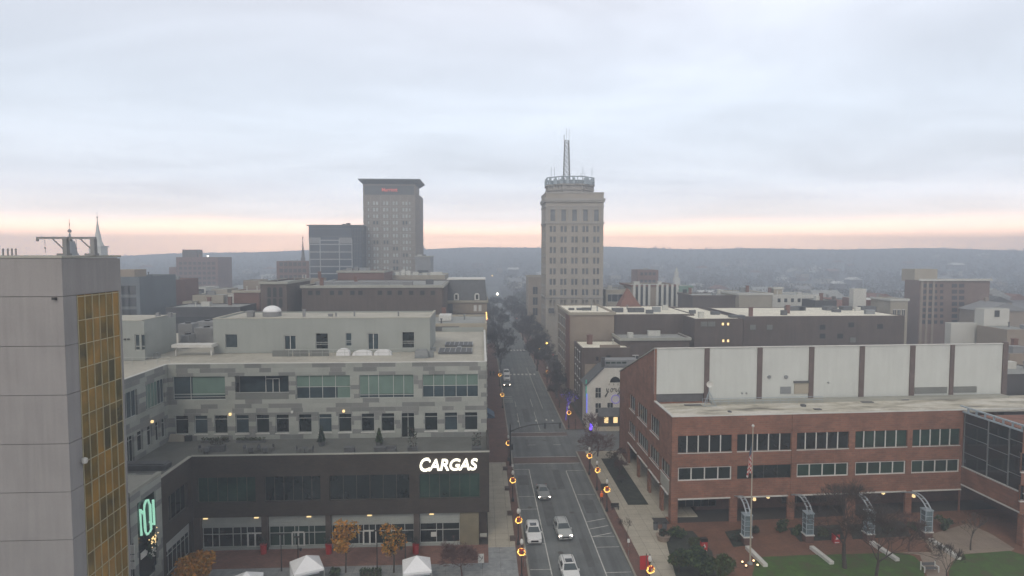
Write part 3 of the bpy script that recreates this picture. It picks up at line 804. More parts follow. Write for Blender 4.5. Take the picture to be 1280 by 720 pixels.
    rf = MB().box(-61, Xr - .31, Yg + .31, 126, Zr - .42, Zr - .25).box(-60, Xl - .31, 64.3, Yg + .309, Zr - .42, Zr - .251)
    rf = rf.build('roof', M['roof_beige'], t)
    cp = MB().fbox(U, Xl, Xr + .05, -.05, .3, Zr + .002, Zr + .09).box(Xl - .3, Xl + .05, 64, Yg - .051, Zr + .001, Zr + .088).box(Xr - .3, Xr + .05, Yg + .301, 126, Zr + .001, Zr + .088)
    cp.build('coping', M['white_trim'], rf)
    # big windows: tinted glass, some with green blinds drawn
    specs = [([.33], [.12, .24], [(.36, 1.0, .17, 1.0)]), ([.5], [.2], []), ([.24, .48, .72], [.5], [(0, 1, .5, 1.0), (.75, 1, 0, .5)]), ([.17, .35, .62, .81], [.13], [(0, 1, .15, 1)]), ([.2, .38, .6, .8], [.5], [(0, 1, .5, 1)])]
    for k, (a, b) in enumerate(bigx):
        sp = specs[k]
        wn = window(t, U, a, b, zb0, zb1, dep=.3 if k != 1 else 1.6, glass=M['glass_blue'], frame=M['alu'], fw=.08, bars=[a + (b - a) * q for q in sp[0]], hbars=[zb0 + (zb1 - zb0) * q for q in sp[1]])
        for (u0, u1, v0, v1) in sp[2]:
            MB().fbox(U, a + (b - a) * u0 + .05, a + (b - a) * u1 - .05, .285, .298, zb0 + (zb1 - zb0) * v0 + .05, zb0 + (zb1 - zb0) * v1 - .05).build('blind', M['blind'], wn)
        if k == 1:   # recessed balcony with a glass guard
            d0 = a + (b - a) * .5
            MB().fbox(U, d0, d0 + .08, 1.45, 1.55, zb0, zb0 + 2.6).fbox(U, d0 + 1.0, d0 + 1.1, 1.45, 1.55, zb0, zb0 + 2.6).fbox(U, d0 + 1.9, d0 + 2.0, 1.45, 1.55, zb0, zb0 + 2.6).fbox(U, d0, d0 + 2.0, 1.44, 1.55, zb0 + 2.6, zb0 + 2.72).build('balcony_door', M['white_trim'], wn)
            bl = MB().fbox(U, a, b, .05, .08, zb0, zb0 + .95).build('balcony_guard', M['blind_grey'], wn)
            MB().fbox(U, a, b, .02, .12, zb0 + .96, zb0 + 1.03).build('handrail', M['alu'], bl)
    for k, (a, b, z0, z1) in enumerate(lw):
        wn = window(t, V, a, b, z0, z1, dep=.3, cols=3 + k * 3, glass=M['glass_blue'], frame=M['alu'], fw=.07)
        if k == 1: MB().fbox(V, a + .1, a + (b - a) * .68, .285, .298, z0 + .1, z1 - .1).build('blind', M['blind'], wn)
    for i, (a, b) in enumerate(smx):
        z0 = zs0 if i != 11 else 11.45
        wn = window(t, U, a, b, z0, zs1, dep=.26, glass=M['glass_blue'] if i in (1, 3, 7, 13) else M['glass_dark'], frame=M['alu'], fw=.07, hbars=[14.45], bars=[(a + b) / 2] if i == 11 else [], sill=M['white_trim'] if i != 11 else None, name='window' if i != 11 else 'terrace_door')
    for k, (a, b, z0, z1) in enumerate(ls):
        window(t, V, a, b, z0, z1, dep=.26, glass=M['glass_dark'], frame=M['alu'], fw=.07, cols=2 if k == 0 else 1, hbars=[14.45])
    for px, py, on in ((287.5, 518, 1), (429.5, 514, 1), (365, 515, 0)):
        x, z = AY(px, py, Yg - .15); MB().box(x - .14, x + .14, Yg - .25, Yg - .003, z - .16, z + .16).build('wall_lamp', M['warm_light'] if on else M['globe'], t)
    y, z = AX(190, 527, Xl + .1); MB().box(Xl + .003, Xl + .25, y - .14, y + .14, z - .16, z + .16).build('wall_lamp', M['warm_light'], t)
    # ---------------- penthouses
    Ya = 100.0
    W = facing('y-', Ya)
    pz0, pz1 = Zr - .2, 27.6
    hx = lambda px: AY(px, 425, Ya)[0]
    hz_ = lambda py: AY(400, py, Ya)[1]
    wins = [(281.5, 296.5, 434, 417), (355, 370, 437, 419), (394.5, 410, 436.5, 416.5), (432, 439.5, 433, 416.5), (459.5, 473.5, 438, 417), (502.5, 518, 436, 415.5)]
    wr = [(hx(a), hx(b), hz_(c), hz_(d_)) for a, b, c, d_ in wins]
    pm_ = MB().facade(W, -42.3, -8.3, pz0, pz1, wr, .25).box(-42.3, -42.0, Ya + .003, 112, pz0, pz1).box(-8.6, -8.3, Ya + .003, 112, pz0, pz1).box(-42, -8.6, 111.7, 112, pz0, pz1).box(-42, -8.6, Ya + .4, 111.7, pz0, pz1 - .35)
    ph = pm_.build('penthouse', M['stucco'], t)
    MB().fbox(W, -42.36, -8.24, -.06, .3, pz1 + .002, pz1 + .1).box(-42.36, -42.0, Ya + .301, 112, pz1 + .001, pz1 + .1).box(-8.6, -8.24, Ya + .301, 112, pz1 + .001, pz1 + .1).box(-42, -8.6, Ya + .302, 111.8, pz1 - .34, pz1 - .2).build('penthouse_roof', M['roof_beige'], ph)
    for k, (a, b, z0, z1) in enumerate(wr):
        wn = window(ph, W, a, b, z0, z1, dep=.2, glass=M['glass_blue'] if k in (0, 1, 3, 4) else M['glass_dark'], frame=M['white_trim'] if k in (1, 4) else M['alu'], fw=.1 if k in (1, 4) else .07, cols=2 if k in (1, 4) else 1, hbars=[] if k in (1, 4, 0) else [z0 + (z1 - z0) * .3, z0 + (z1 - z0) * .42])
    # dome light, vents and pipes on the penthouse roof
    xd, _ = AY(340, 385, 106); zr = pz1 - .2
    MB().lathe([(1.5, zr), (1.5, zr + .75), (1.46, zr + .78)], 20, (xd, 106, 0)).build('skylight_kerb', M['greyw'], ph)
    MB().lathe([(1.46 * math.cos(a), zr + .78 + 1.0 * math.sin(a)) for a in np.linspace(0, PI / 2 - .04, 8)], 20, (xd, 106, 0)).build('skylight_dome', M['tent'], ph, smooth=True)
    for px, w_, h_ in ((313.5, .5, .9), (380, .2, 1.1), (443, .12, .8), (498, .12, .7), (413, .3, .35), (420, .12, .5)):
        x, _ = AY(px, 390, 105); MB().box(x - w_, x + w_, 105 - w_, 105 + w_, zr, zr + h_).box(x - w_ * 1.25, x + w_ * 1.25, 105 - w_ * 1.25, 105 + w_ * 1.25, zr + h_ + .002, zr + h_ + .1).build('roof_vent', M['greyw'], ph)
    # left penthouse
    Yb = 94.0
    Wl = facing('y-', Yb); xe = -50.15; z1 = 28.0
    lx = lambda px: AY(px, 430, Yb)[0]
    lz = lambda py: AY(170, py, Yb)[1]
    lo = [(lx(143), lx(152.5), lz(438), lz(418)), (lx(168.5), lx(181), lz(438), lz(418))]
    p2 = MB().facade(Wl, -85, xe, pz0, z1, lo, .25).box(xe - .3, xe, Yb + .003, 104.5, pz0, z1).box(-85, xe - .3, Yb + .4, 104.4, pz0, z1 - .3).build('penthouse', M['stucco'], t)
    MB().fbox(Wl, -85, xe + .05, -.05, .3, z1 + .002, z1 + .1).box(xe - .3, xe + .05, Yb + .301, 104.5, z1 + .001, z1 + .1).box(-85, xe - .301, Yb + .302, 104.5, z1 - .29, z1 - .15).build('penthouse_roof', M['roof_beige'], p2)
    for a, b, z0, zt in lo: window(p2, Wl, a, b, z0, zt, dep=.2, glass=M['glass_blue'], frame=M['white_trim'], fw=.08, hbars=[z0 + (zt - z0) * .25])
    for px in (198, 213): 
        x, _ = AY(px, 392, 101); MB().box(x - .25, x + .25, 100.6, 101.2, z1 - .15, z1 + .55).build('roof_vent', M['greyw'], p2)
    for px in (146, 150.5):
        x, _ = AY(px + 10, 427, Yb - .1); MB().box(x - .12, x + .12, Yb - .2, Yb - .003, 25.2, 25.4).build('wall_lamp', M['black_metal'], p2)
    # machines between the two penthouses
    for (px0, px1, py0, py1, y) in ((223, 240, 423, 405, 112), (243, 267, 428, 410, 110), (226, 236, 431, 419, 106), (246, 266, 420, 402, 118)):
        x0, z0 = AY(px0, py0, y); x1, zz1 = AY(px1, py1, y)
        m_ = MB().box(x0, x1, y, y + 2.5, Zr - .25, zz1).box(x0 + .2, x1 - .2, y - .06, y - .002, zz1 - 1.3, zz1 - .5)
        mo = m_.build('air_handler', M['greyw'], t)
        MB().lathe([(.5, 0), (.5, .25), (.1, .26)], 12, ((x0 + x1) / 2, y + 1.2, zz1 + .002)).build('fan', M['black_metal'], mo)
    x0, z0 = AY(216, 433, 98); x1, _ = AY(267, 433, 98)
    MB().box(x0, x1, 97.5, 99.6, z0 - .15, z0 + .3).box(x0 + .3, x0 + .5, 98, 98.2, Zr - .25, z0 - .15).box(x1 - .5, x1 - .3, 98, 98.2, Zr - .25, z0 - .15).build('canopy', M['white_trim'], t)
    # roof rail and covered furniture in front of the penthouse
    zf = Zr - .25
    rl = MB()
    for (xa, xb, y) in ((gx(341) , gx(492), 96.6), (-60, -44.5, 90.6)):
        n = int((xb - xa) / 1.6)
        for i in range(n + 1): rl.tube([(xa + (xb - xa) * i / n, y, zf), (xa + (xb - xa) * i / n, y, zf + 1.05)], .025, 4)
        rl.tube([(xa, y, zf + 1.05), (xb, y, zf + 1.05)], .03, 4); rl.tube([(xa, y, zf + .55), (xb, y, zf + .55)], .02, 4)
    rl.build('roof_railing', M['alu'], t)
    for (pa, pb) in ((341, 366), (367, 386), (388, 412)):
        MB().box(AY(pa, 440, 96.9)[0], AY(pb, 440, 96.9)[0] - .05, 96.7, 96.75, zf, zf + .95).build('wind_screen', M['blind_grey'], t)
    sk = MB()
    for (pa, pb, ya, yb) in ((557, 601, 105, 109), (549, 601, 97.5, 102)):
        x0 = AY(pa, 425, (ya + yb) / 2)[0]
        sk.box(x0, -1.6, ya, yb, zf, zf + .35)
        o = sk.build('skylight', M['slate'], t); sk = MB()
        f = MB()
        for i in range(7): f.box(x0 + (-1.6 - x0) * i / 6 - .05, x0 + (-1.6 - x0) * i / 6 + .05, ya, yb, zf + .352, zf + .42)
        f.build('frame', M['grey_metal'], o)
    for (px, y, w_, h_) in ((527, 94.5, 1.0, 1.3), (537, 95.2, .6, .9), (574, 103.3, .35, .4), (541, 101, .5, .6), (196, 96, .3, .9)):
        x = AY(px, 440, y)[0]
        MB().box(x - w_, x + w_, y - .5, y + .5, zf, zf + h_ * .8).box(x - w_ * .8, x + w_ * .8, y - .4, y + .4, zf + h_ * .8 + .002, zf + h_).build('roof_unit', M['grey_metal'], t)
    # back parapet
    MB().box(-8, Xr - .31, 125.6, 126, Zr - .25, Zr + .6).build('back_parapet', M['stucco'], t)
    return t
OFF = office()

# neon block in front of the podium's left wing
def neon_block():
    X0, Y0, Y1, Z1 = -36.35, 64.9, 71.2, 13.1
    t = thing('sign_pavilion', 'low grey panelled block carrying a tall green neon emblem beside the amber tower', 'building', (-41, 68, 0))
    Q = facing('x+', X0)
    op = (AX(172, 650, X0)[0], AX(195.5, 650, X0)[0], 2.6, 11.6)
    w_ = MB().facade(Q, Y0, Y1, 0, Z1, [op], .2).box(-48, X0 - .003, Y0, Y0 + .3, 0, Z1 - .6).box(-48, X0 - .003, Y1 - .3, Y1, 0, Z1).box(-48, X0 - .4, Y0 + .3, Y1 - .3, 0, Z1 - .2)
    w_.build('wall', M['panel'], t)
    MB().box(-48, X0 + .05, Y0 - .05, Y1, Z1 - .19, Z1 - .05).box(X0 - .4, X0 + .06, Y0 - .06, Y1, Z1 + .002, Z1 + .2).build('coping', M['coping'], t)
    MB().fbox(Q, op[0], op[1], .15, .2, op[2], op[3]).build('display_glass', M['glass_dark'], t)
    MB().box(-48, X0 - .02, Y0 - .06, Y0 - .003, 0, Z1 - .8).build('front_wall', M['darkw'], t)
    def nz(x, y): return AX(140 + x / 7.2, 620 + y / 7.2, X0 + .12)
    em = MB()
    for ln in ([(265, 355), (253, 118), (290, 168)], [(288, 150), (300, 310), (316, 345), (336, 335), (352, 300), (350, 250), (342, 80), (325, 36), (306, 42), (292, 80), (288, 150)], [(369, 35), (381, 262), (341, 232)]):
        em.tube([(X0 + .12, *nz(*p)) for p in ln], .13, 6)
    em.build('neon_emblem', M['neon'], t)
    y, z = AX(180, 692, X0); MB().fbox(Q, y - .7, y + .6, -.08, -.003, z - .35, z + .35).build('notice_board', M['white_trim'], t)
    y, z = AX(199, 706, X0); MB().fbox(Q, y - .9, y - .1, -.06, -.003, z - .35, z + .35).build('wall_plate', M['stucco'], t)
    return t
neon_block()
# blade signs in the gap between the tower and the pavilion
bs = thing('blade_sign', 'narrow stacked white sign boards on a post low beside the amber glass', 'sign', (-36.6, 63.0, 0))
x, zt = AY(165.5, 681, 63.0)
MB().box(x - .06, x + .06, 63, 63.12, 0, zt + .1).build('post', M['black_metal'], bs)
for (pa, pb) in ((681, 692), (694, 700), (702, 711)):
    za, zb = AY(165, pb, 63)[1], AY(165, pa, 63)[1]
    MB().box(x - .28, x + .22, 62.9, 62.98, za, zb).build('board', M['white_trim'], bs)
bs.location.x = x; 
for c in bs.children:
    for v in c.data.vertices: v.co.x -= (x + 36.6)
ORG[bs] = Vector(bs.location)

# hanging cluster of lights on the pavilion wall
def light_cluster():
    y, z = AX(190.5, 681, -36.0)
    t = thing('light_cluster', 'dark festive cluster of yellow and white lights hung under the green neon', 'decoration', (-36.0, y, z))
    g = MB(); 
    rr = random.Random(5)
    for i in range(90):
        a, b, c = rr.uniform(-.2, .15), rr.uniform(-.75, .75), rr.uniform(-1.3, 1.3)
        g.ball((-36.05 + a, y + b * (1 - abs(c) * .35), z + c), .2, 4)
    g.build('greenery', M['leaf_dark'], t)
    for nm, mt, cz, n in (('yellow_lights', M['warm_light'], .75, 26), ('white_lights', M['globe'], -.5, 30)):
        q = MB()
        for i in range(n): q.ball((-35.8 + rr.uniform(-.1, .1), y + rr.gauss(0, .42), z + cz + rr.gauss(0, .35)), .07, 4)
        q.build(nm, mt, t)
light_cluster()
# ================================================================== BRICK CIVIC BUILDING (right)
KB, XB, YB0 = .040, 26.3, 84.0
def bx(p): return (p[0], p[1] + KB * (p[0] - XB), p[2])     # its front is not quite square to the street
def inv_front(px, py, d=0.0):
    """X, Z where that sight line meets the building's front plane (set back d)"""
    X, Y, Z = ray(px, py)
    t = (YB0 + d - KB * XB) / (Y - KB * X)
    return X * t, CAM_H + Z * t

def civic():
    t = thing('civic_building', 'red brick civic building with ribbon windows and white panelled upper hall', 'building', (55, 95, 0))
    P = facing('y-', YB0); S = facing('x-', XB)
    fx = lambda px, py=555: inv_front(px, py)[0]
    Zr = 15.28
    XI = fx(1203)
    upx = [(847.5, 915), (921.5, 989), (996, 1061), (1069, 1134), (1140.5, 1202)]
    lox = [(847.5, 914.5), (921.5, 989), (996, 1060.5), (1069, 1132), (1139, 1201)]
    up = [(fx(a), fx(b) - (.25 if k == 4 else 0), 10.2, 12.62) for k, (a, b) in enumerate(upx)]
    lo = [(fx(a, 590), fx(b, 590) - (.25 if k == 4 else 0), 6.2, 8.15) for k, (a, b) in enumerate(lox)]
    Zs = 3.75
    arc = [(fx(847, 640), fx(912, 640), 0.1, Zs), (fx(921.5, 640), fx(984, 640), 0.1, Zs), (fx(993, 640), fx(1058, 640), .1, Zs), (fx(1069, 640), fx(1131, 640), .1, Zs), (fx(1139, 640), XI - .05, .1, Zs)]
    w_ = MB(bx)
    w_.facade(P, XB, XI, 0, Zr, up + lo + arc, .35)
    # left side: front part low, rear part under the sloping gable
    us = [(90.3, 95.2, 10.33, 13.0), (97.0, 103.2, 10.33, 13.0), (104.9, 108.9, 10.4, 13.0)]
    ls = [(85.0, 89.2, 6.1, 8.15), (90.1, 95.4, 5.9, 8.2), (96.4, 103.0, 5.9, 8.2), (104.6, 109.3, 5.9, 8.2)]
    as_ = [(85.2, 88.6, .1, 4.0), (89.7, 95.4, .1, 4.0), (96.5, 102.2, .1, 4.0), (103.3, 109.5, .1, 4.0)]
    w_.facade(S, YB0, 116.8, 0, 15.3, us + ls + as_, .35)
    w_.fprism(S, [(93.19, 15.303), (116.8, 15.303), (93.19, 23.35)], 0, .35)
    w_.box(XB + .9, 82.9, 92.8, 116.8, 4.2, 15.1)                   # inside mass
    w_.box(XB + .8, XI, 84.7, 92.8, 4.3, 14.9)
    w_.box(XB, 82.9, 116.5, 116.8, 0, 15.3)
    w_.box(82.6, 82.9, 93.3, 116.5, 0, 15.3)
    wall = w_.build('wall', M['redbrick'], t)
    # roof of the front part with coping
    rz = Zr - .28
    MB(bx).box(XB + .3, 96, YB0 + .3, 93.15, rz - .15, rz).build('low_roof', M['flatroof'], t)
    MB(bx).fbox(P, XB - .05, XI + 14, -.05, .3, Zr + .003, Zr + .1).fbox(S, YB0 + .301, 93.1, -.06, .34, Zr + .002, Zr + .16).build('coping', M['white_trim'], t)
    # vertical brick ribs at the third pier
    MB(bx).fbox(P, fx(989.5), fx(994.5), -.1, -.003, 0, Zr - .01).build('rib', M['redbrick'], t)
    for k, (a, b, z0, z1) in enumerate(up):
        g = M['glass_dark'] if k < 3 else M['glass_green']
        window(t, P, a, b, z0, z1, dep=.25, glass=g, frame=M['bronze'], fw=.06, bars=[], xf=bx)
        q = MB(bx)
        for i in range(1, 5): 
            c = a + (b - a) * (i - .18) / 4.82
            q.fbox(P, c - .07, c + .07, .10, .195, z0, z1)
        q.fbox(P, a - .02, b + .02, -.06, .19, z0 - .1, z0 - .004)
        q.build('mullion', M['white_trim'], t)
    for k, (a, b, z0, z1) in enumerate(lo):
        if k == 1: window(t, P, a, b, z0, z1, dep=.22, glass=M['glass_dark'], frame=M['bronze'], fw=.05, cols=4, xf=bx)
        else: window(t, P, a, b, z0, z1, dep=.2, glass=M['glass_green'] if k else M['glass_dark'], frame=M['white_trim'], fw=.17, cols=4, xf=bx)
    for (a, b, z0, z1) in us + ls:
        window(t, S, a, b, z0, z1, dep=.22, glass=M['glass_dark'], frame=M['alu'], fw=.06, cols=max(3, int((b - a) / 1.1)), xf=bx, sill=M['white_trim'])
    MB().fbox(S, 85.0, 89.2, -.03, -.003, 4.1, 6.0).build('spandrel_panel', M['coping'], t)
    # arcade: floor, back wall, ceiling, lit shop windows
    ar = MB(bx)
    ar.box(XB + 5.2, 82, YB0 + 4.6, YB0 + 4.9, 0, Zs + .3).box(XB + 5.2, XB + 5.5, YB0 + 4.9, 116, 0, Zs + .3)
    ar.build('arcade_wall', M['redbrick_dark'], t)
    MB(bx).box(XB + .36, XI + 10, YB0 + .36, YB0 + 4.59, Zs + .02, Zs + .2).box(XB + .36, XB + 5.19, YB0 + 4.6, 116, Zs + .02, Zs + .2).build('arcade_ceiling', M['soffit'], t)
    for k, (a, b) in enumerate(((fx(932, 640), fx(984, 640)), (fx(1085, 640), fx(1131, 640)), (fx(1139, 640), fx(1155, 640)), (fx(850, 640), fx(910, 640)), (fx(995, 640), fx(1055, 640)))):
        lit = k < 3
        gz_ = window(t, P, a, b, 1.9 if lit else .6, 3.5, dep=4.45, glass=M['shop_light'] if lit else M['glass_dark'], frame=M['bronze'], fw=.08, cols=6, hbars=[2.9] if lit else [2.4], xf=bx, name='shop_window')
    # pale edge of the arcade soffit
    sf = MB(bx)
    for (a, b, z0, z1) in arc: sf.fbox(P, a, b, -.22, .3, z1 - .14, z1 - .004)
    for (a, b, z0, z1) in as_: sf.fbox(S, a, b, -.22, .3, z1 - .14, z1 - .004)
    sf.build('soffit_edge', M['white_trim'], t)
    # hanging lanterns in the arcade
    for (px, py) in ((943, 625), (960, 622), (1104, 617), (1142, 621)):
        x, z = inv_front(px, py, 2.0)
        MB(bx).lathe([(.05, .5), (.2, .3), (.26, 0), (.1, -.12)], 8, (x, YB0 + 2.0, z)).tube([(x, YB0 + 2, z + .45), (x, YB0 + 2, Zs + .05)], .02, 4).build('hanging_lantern', M['warm_light'], t)
    # ---------------- upper hall: white panels between brick pilasters, roof falling to the back
    Yh = 93.19
    H = facing('y-', Yh)
    def hx(px, py=465):
        X, Y, Z = ray(px, py); tt = (Yh - KB * XB) / (Y - KB * X); return X * tt, CAM_H + Z * tt
    hz1 = 23.4
    edges = [818, 880.5, 886.5, 946.5, 952.5, 1011, 1017, 1074, 1080, 1137, 1143, 1187, 1192, 1252.5]
    E_ = [hx(e)[0] for e in edges]
    pn = MB(bx)
    for i in range(0, 14, 2):
        z0 = 15.05 if i else hx(840, 492.5)[1]
        pn.fbox(H, E_[i] + .003, E_[i + 1] - .003, .06, .2, z0, hz1)
    pn.build('wall_panel', M['white_wall'], t)
    MB(bx).fbox(H, E_[0] + .01, E_[1] - .01, .3, .4, 15.0, hx(840, 492.5)[1] - .01).build('dark_recess', M['slate'], t)
    for i in range(1, 13, 2): MB(bx).fbox(H, E_[i], E_[i + 1], -.12, .2, 15.05, hz1 - .05).build('pilaster', M['pilaster'], t)
    MB(bx).fbox(H, E_[13], E_[13] + .85, -.12, .3, 15.05, hz1 + .3).build('end_pilaster', M['pilaster'], t)
    MB(bx).box(E_[13] + .5, E_[13] + .85, Yh + .301, 116, 15.05, 15.9).build('end_parapet', M['pilaster'], t)
    MB(bx).fbox(H, XB - .02, E_[13] + .9, -.1, .25, hz1 + .003, hz1 + .13).build('hall_coping', M['white_trim'], t)
    MB(bx).add([(XB - .02, Yh + .25, hz1 + .05), (83.2, Yh + .25, hz1 + .05), (83.2, 117.0, 15.35), (XB - .02, 117.0, 15.35), (XB - .02, Yh + .25, hz1 - .1), (83.2, Yh + .25, hz1 - .1), (83.2, 117.0, 15.31), (XB - .02, 117.0, 15.31)],
               [(0, 1, 2, 3), (7, 6, 5, 4), (0, 3, 7, 4), (1, 5, 6, 2), (0, 4, 5, 1), (3, 2, 6, 7)]).build('hall_roof', M['roof_grey'], t)
    MB(bx).add([(XB - .12, Yh - .1, hz1 + .16), (XB + .3, Yh - .1, hz1 + .16), (XB + .3, 117, 15.5), (XB - .12, 117, 15.5), (XB - .12, Yh - .1, hz1 - .02), (XB + .3, Yh - .1, hz1 - .02), (XB + .3, 117, 15.36), (XB - .12, 117, 15.36)],
               [(0, 1, 2, 3), (7, 6, 5, 4), (0, 3, 7, 4), (1, 5, 6, 2), (0, 4, 5, 1), (3, 2, 6, 7)]).build('verge_coping', M['coping'], t)
    def on_wall(name, px0, px1, py0, py1, m, d0=-.05, d1=.055):
        (x0, z1), (x1, z0) = hx(px0, py0), hx(px1, py1)
        return MB(bx).fbox(H, x0, x1, d0, d1, z0, z1).build(name, m, t)
    on_wall('louvre', 975.5, 988.5, 483.5, 492, M['grey_metal'])
    on_wall('roof_door', 993, 1010.5, 478.5, 492, M['cream'])
    on_wall('door_hood', 992, 1011, 476.3, 478.2, M['slate'], -.25)
    on_wall('grille', 1143.5, 1183.5, 484.3, 491.5, M['blind_grey'])
    on_wall('grille', 1192.5, 1220.5, 483.3, 490.5, M['blind_grey'])
    for px, py, r in ((961.5, 471.2, .28), (982.5, 471.3, .3), (1035.5, 478.3, .13), (927.5, 491.5, .12), (933, 491.3, .12)):
        x, z = hx(px, py)
        MB(bx).add([(x + r * math.cos(a), Yh + dd, z + r * math.sin(a)) for dd in (.055, -.12) for a in np.linspace(0, 2 * PI, 12, endpoint=False)],
                   [tuple(range(11, -1, -1)), tuple(range(12, 24))] + [(i, (i + 1) % 12, 12 + (i + 1) % 12, 12 + i) for i in range(12)]).build('wall_vent', M['grey_metal'], t)
    # kerb, rail and clutter along the foot of the wall
    zr = rz
    MB(bx).box(E_[2], E_[13], 91.6, 93.1, zr + .002, zr + .35).build('roof_curb', M['coping'], t)
    rl = MB(bx)
    xa, xb_ = hx(873, 492)[0], hx(1020, 490)[0]
    for i in range(15):
        x = xa + (xb_ - xa) * i / 14; rl.tube([(x, 91.3, zr), (x, 91.3, zr + 1.0)], .03, 4)
    rl.tube([(xa, 91.3, zr + 1.0), (xb_, 91.3, zr + 1.0)], .035, 4); rl.tube([(xa, 91.3, zr + .5), (xb_, 91.3, zr + .5)], .03, 4)
    rl.build('roof_railing', M['steel_blue'], t)
    for (px, py, w2, h2) in ((1022, 512, .5, .12), (1084, 503, .9, .1), (1130, 500, .6, .14), (1004, 508, .3, .3), (866, 506.5, 1.3, .08), (912, 515, .2, .15)):
        X, Y, Z = ray(px, py); tt = (zr - CAM_H) / Z; x, y = X * tt, Y * tt
        MB().box(x - w2, x + w2, y - .3, y + .3, zr + .002, zr + h2).build('roof_debris', M['slate'], t)
    # dish on its tripod (stands on the roof)
    d = thing('satellite_dish', 'small white satellite dish on a splayed steel tripod on flat roof', 'dish', (0, 0, 0))
    X, Y, Z = ray(886, 507); tt = (zr - CAM_H) / Z; dx_, dy_ = X * tt, Y * tt
    d.location = (dx_, dy_, zr); ORG[d] = Vector(d.location)
    for k in range(3):
        a = R(90 + 120 * k)
        MB().tube([(dx_, dy_, zr + 2.2), (dx_ + 1.1 * math.cos(a), dy_ + .9 * math.sin(a), zr + .02)], .05, 5).build('leg', M['steel_blue'], d)
    MB().tube([(dx_, dy_, zr + 1.9), (dx_, dy_, zr + 3.2)], .05, 6).tube([(dx_ - 1.0, dy_ - .45, zr + .05), (dx_ + 1.0, dy_ - .45, zr + .05)], .06, 4).build('mast', M['steel_blue'], d)
    dm = MB()
    prof = [(.02, 0), (.2, .02), (.38, .09), (.5, .18)]
    n = 14; vs = []
    for r_, h_ in prof:
        for k in range(n): vs.append((dx_ + r_ * math.cos(2 * PI * k / n), dy_ - .1 - h_ * .9, zr + 3.3 + r_ * math.sin(2 * PI * k / n)))
    for r_, h_ in reversed(prof):
        for k in range(n): vs.append((dx_ + r_ * math.cos(2 * PI * k / n), dy_ - .06 - h_ * .9, zr + 3.3 + r_ * math.sin(2 * PI * k / n)))
    L_ = 2 * len(prof)
    dm.add(vs, [(i * n + k, i * n + (k + 1) % n, (i + 1) * n + (k + 1) % n, (i + 1) * n + k) for i in range(L_ - 1) for k in range(n)])
    dm.build('reflector', M['white_trim'], d)
    # ---------------- wing to the right: glass stair hall, brick bridge, brick end block
    Xw = XI + .05; Yw = YB0 + KB * (XI - XB)            # real coordinates from here on
    Ye = 75.3
    WN = facing('x-', Xw)
    zg0, zg1 = 7.15, 15.0
    MB().fbox(WN, Ye + .02, Yw - .08, .1, .2, zg0, zg1).build('stair_glazing', M['glass_dark'], t)
    fr = MB()
    ys = [Ye + (Yw - Ye) * q for q in (0.02, .25, .58, .985)]
    for y in ys: fr.fbox(WN, y - .07, y + .07, -.02, .097, zg0, zg1)
    for a, b, dz in ((ys[2], ys[3], 0), (ys[1], ys[2], -.35), (ys[0], ys[1], -.1)):
        for z in (9.2 + dz, 11.6 + dz, 13.6 + dz): fr.fbox(WN, a, b, .0, .096, z - .04, z + .04)
    fr.build('stair_mullion', M['grey_metal'], t)
    tr = MB()
    for z in (15.0, 15.75): tr.box(Xw - .25, Xw + .1, Ye - 1.2, Yw + .5, z, z + .16)
    y = Ye - 1.0
    while y < Yw: tr.box(Xw - .2, Xw + .05, y, y + .12, 15.16, 15.75); y += 1.5
    tr.build('roof_truss', M['steel_blue'], t)
    MB().box(Xw + .2, Xw + 12, Ye, Yw - .1, zg0, 14.6).build('stair_mass', M['darkw'], t)
    bd = MB().fbox(WN, Ye, Yw - .02, 0, .4, 4.5, zg0 - .16).build('bridge_band', M['redbrick'], t)
    MB().fbox(WN, Ye, Yw - .02, -.08, .4, zg0 - .155, zg0 - .003).fbox(WN, Ye, Yw - .02, -.08, .4, 4.3, 4.497).build('band_edge', M['white_trim'], bd)
    MB().box(Xw + .41, Xw + 14, Ye, Yw, 4.35, 4.5).build('bridge_soffit', M['soffit'], t)
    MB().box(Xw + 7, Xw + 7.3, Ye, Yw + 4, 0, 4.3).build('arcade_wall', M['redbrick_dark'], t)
    PE = facing('y-', Ye - .1)
    pe = MB()
    wx0 = AY(1276, 585, Ye)[0]
    pe.facade(PE, Xw, Xw + 22, 4.4, 15.5, [(wx0, wx0 + 8, 10.0, 12.4), (wx0, wx0 + 8, 6.2, 8.2)], .3)
    pe.fbox(PE, Xw, Xw + .9, 0, .9, 0, 4.39).fbox(PE, Xw + 8, Xw + 8.9, 0, .9, 0, 4.39).fbox(PE, Xw + .3, Xw + 22, 1, 8, 4.5, 15.2).fbox(PE, Xw, Xw + .35, .003, .6, 4.5, 15.5)
    pe.build('end_block', M['redbrick'], t)
    MB().fbox(PE, Xw - .05, Xw + 22, -.05, .5, 15.503, 15.65).build('coping', M['coping'], t)
    for z0, z1 in ((10.0, 12.4), (6.2, 8.2)): window(t, PE, wx0, wx0 + 8, z0, z1, cols=6, dep=.22, glass=M['glass_dark'], frame=M['alu'], sill=M['white_trim'])
    MB().box(Xw + .3, Xw + .7, Ye - .25, Ye - .105, 1.9, 2.5).build('wall_lamp', M['globe'], t)
    return t
CIV = civic()

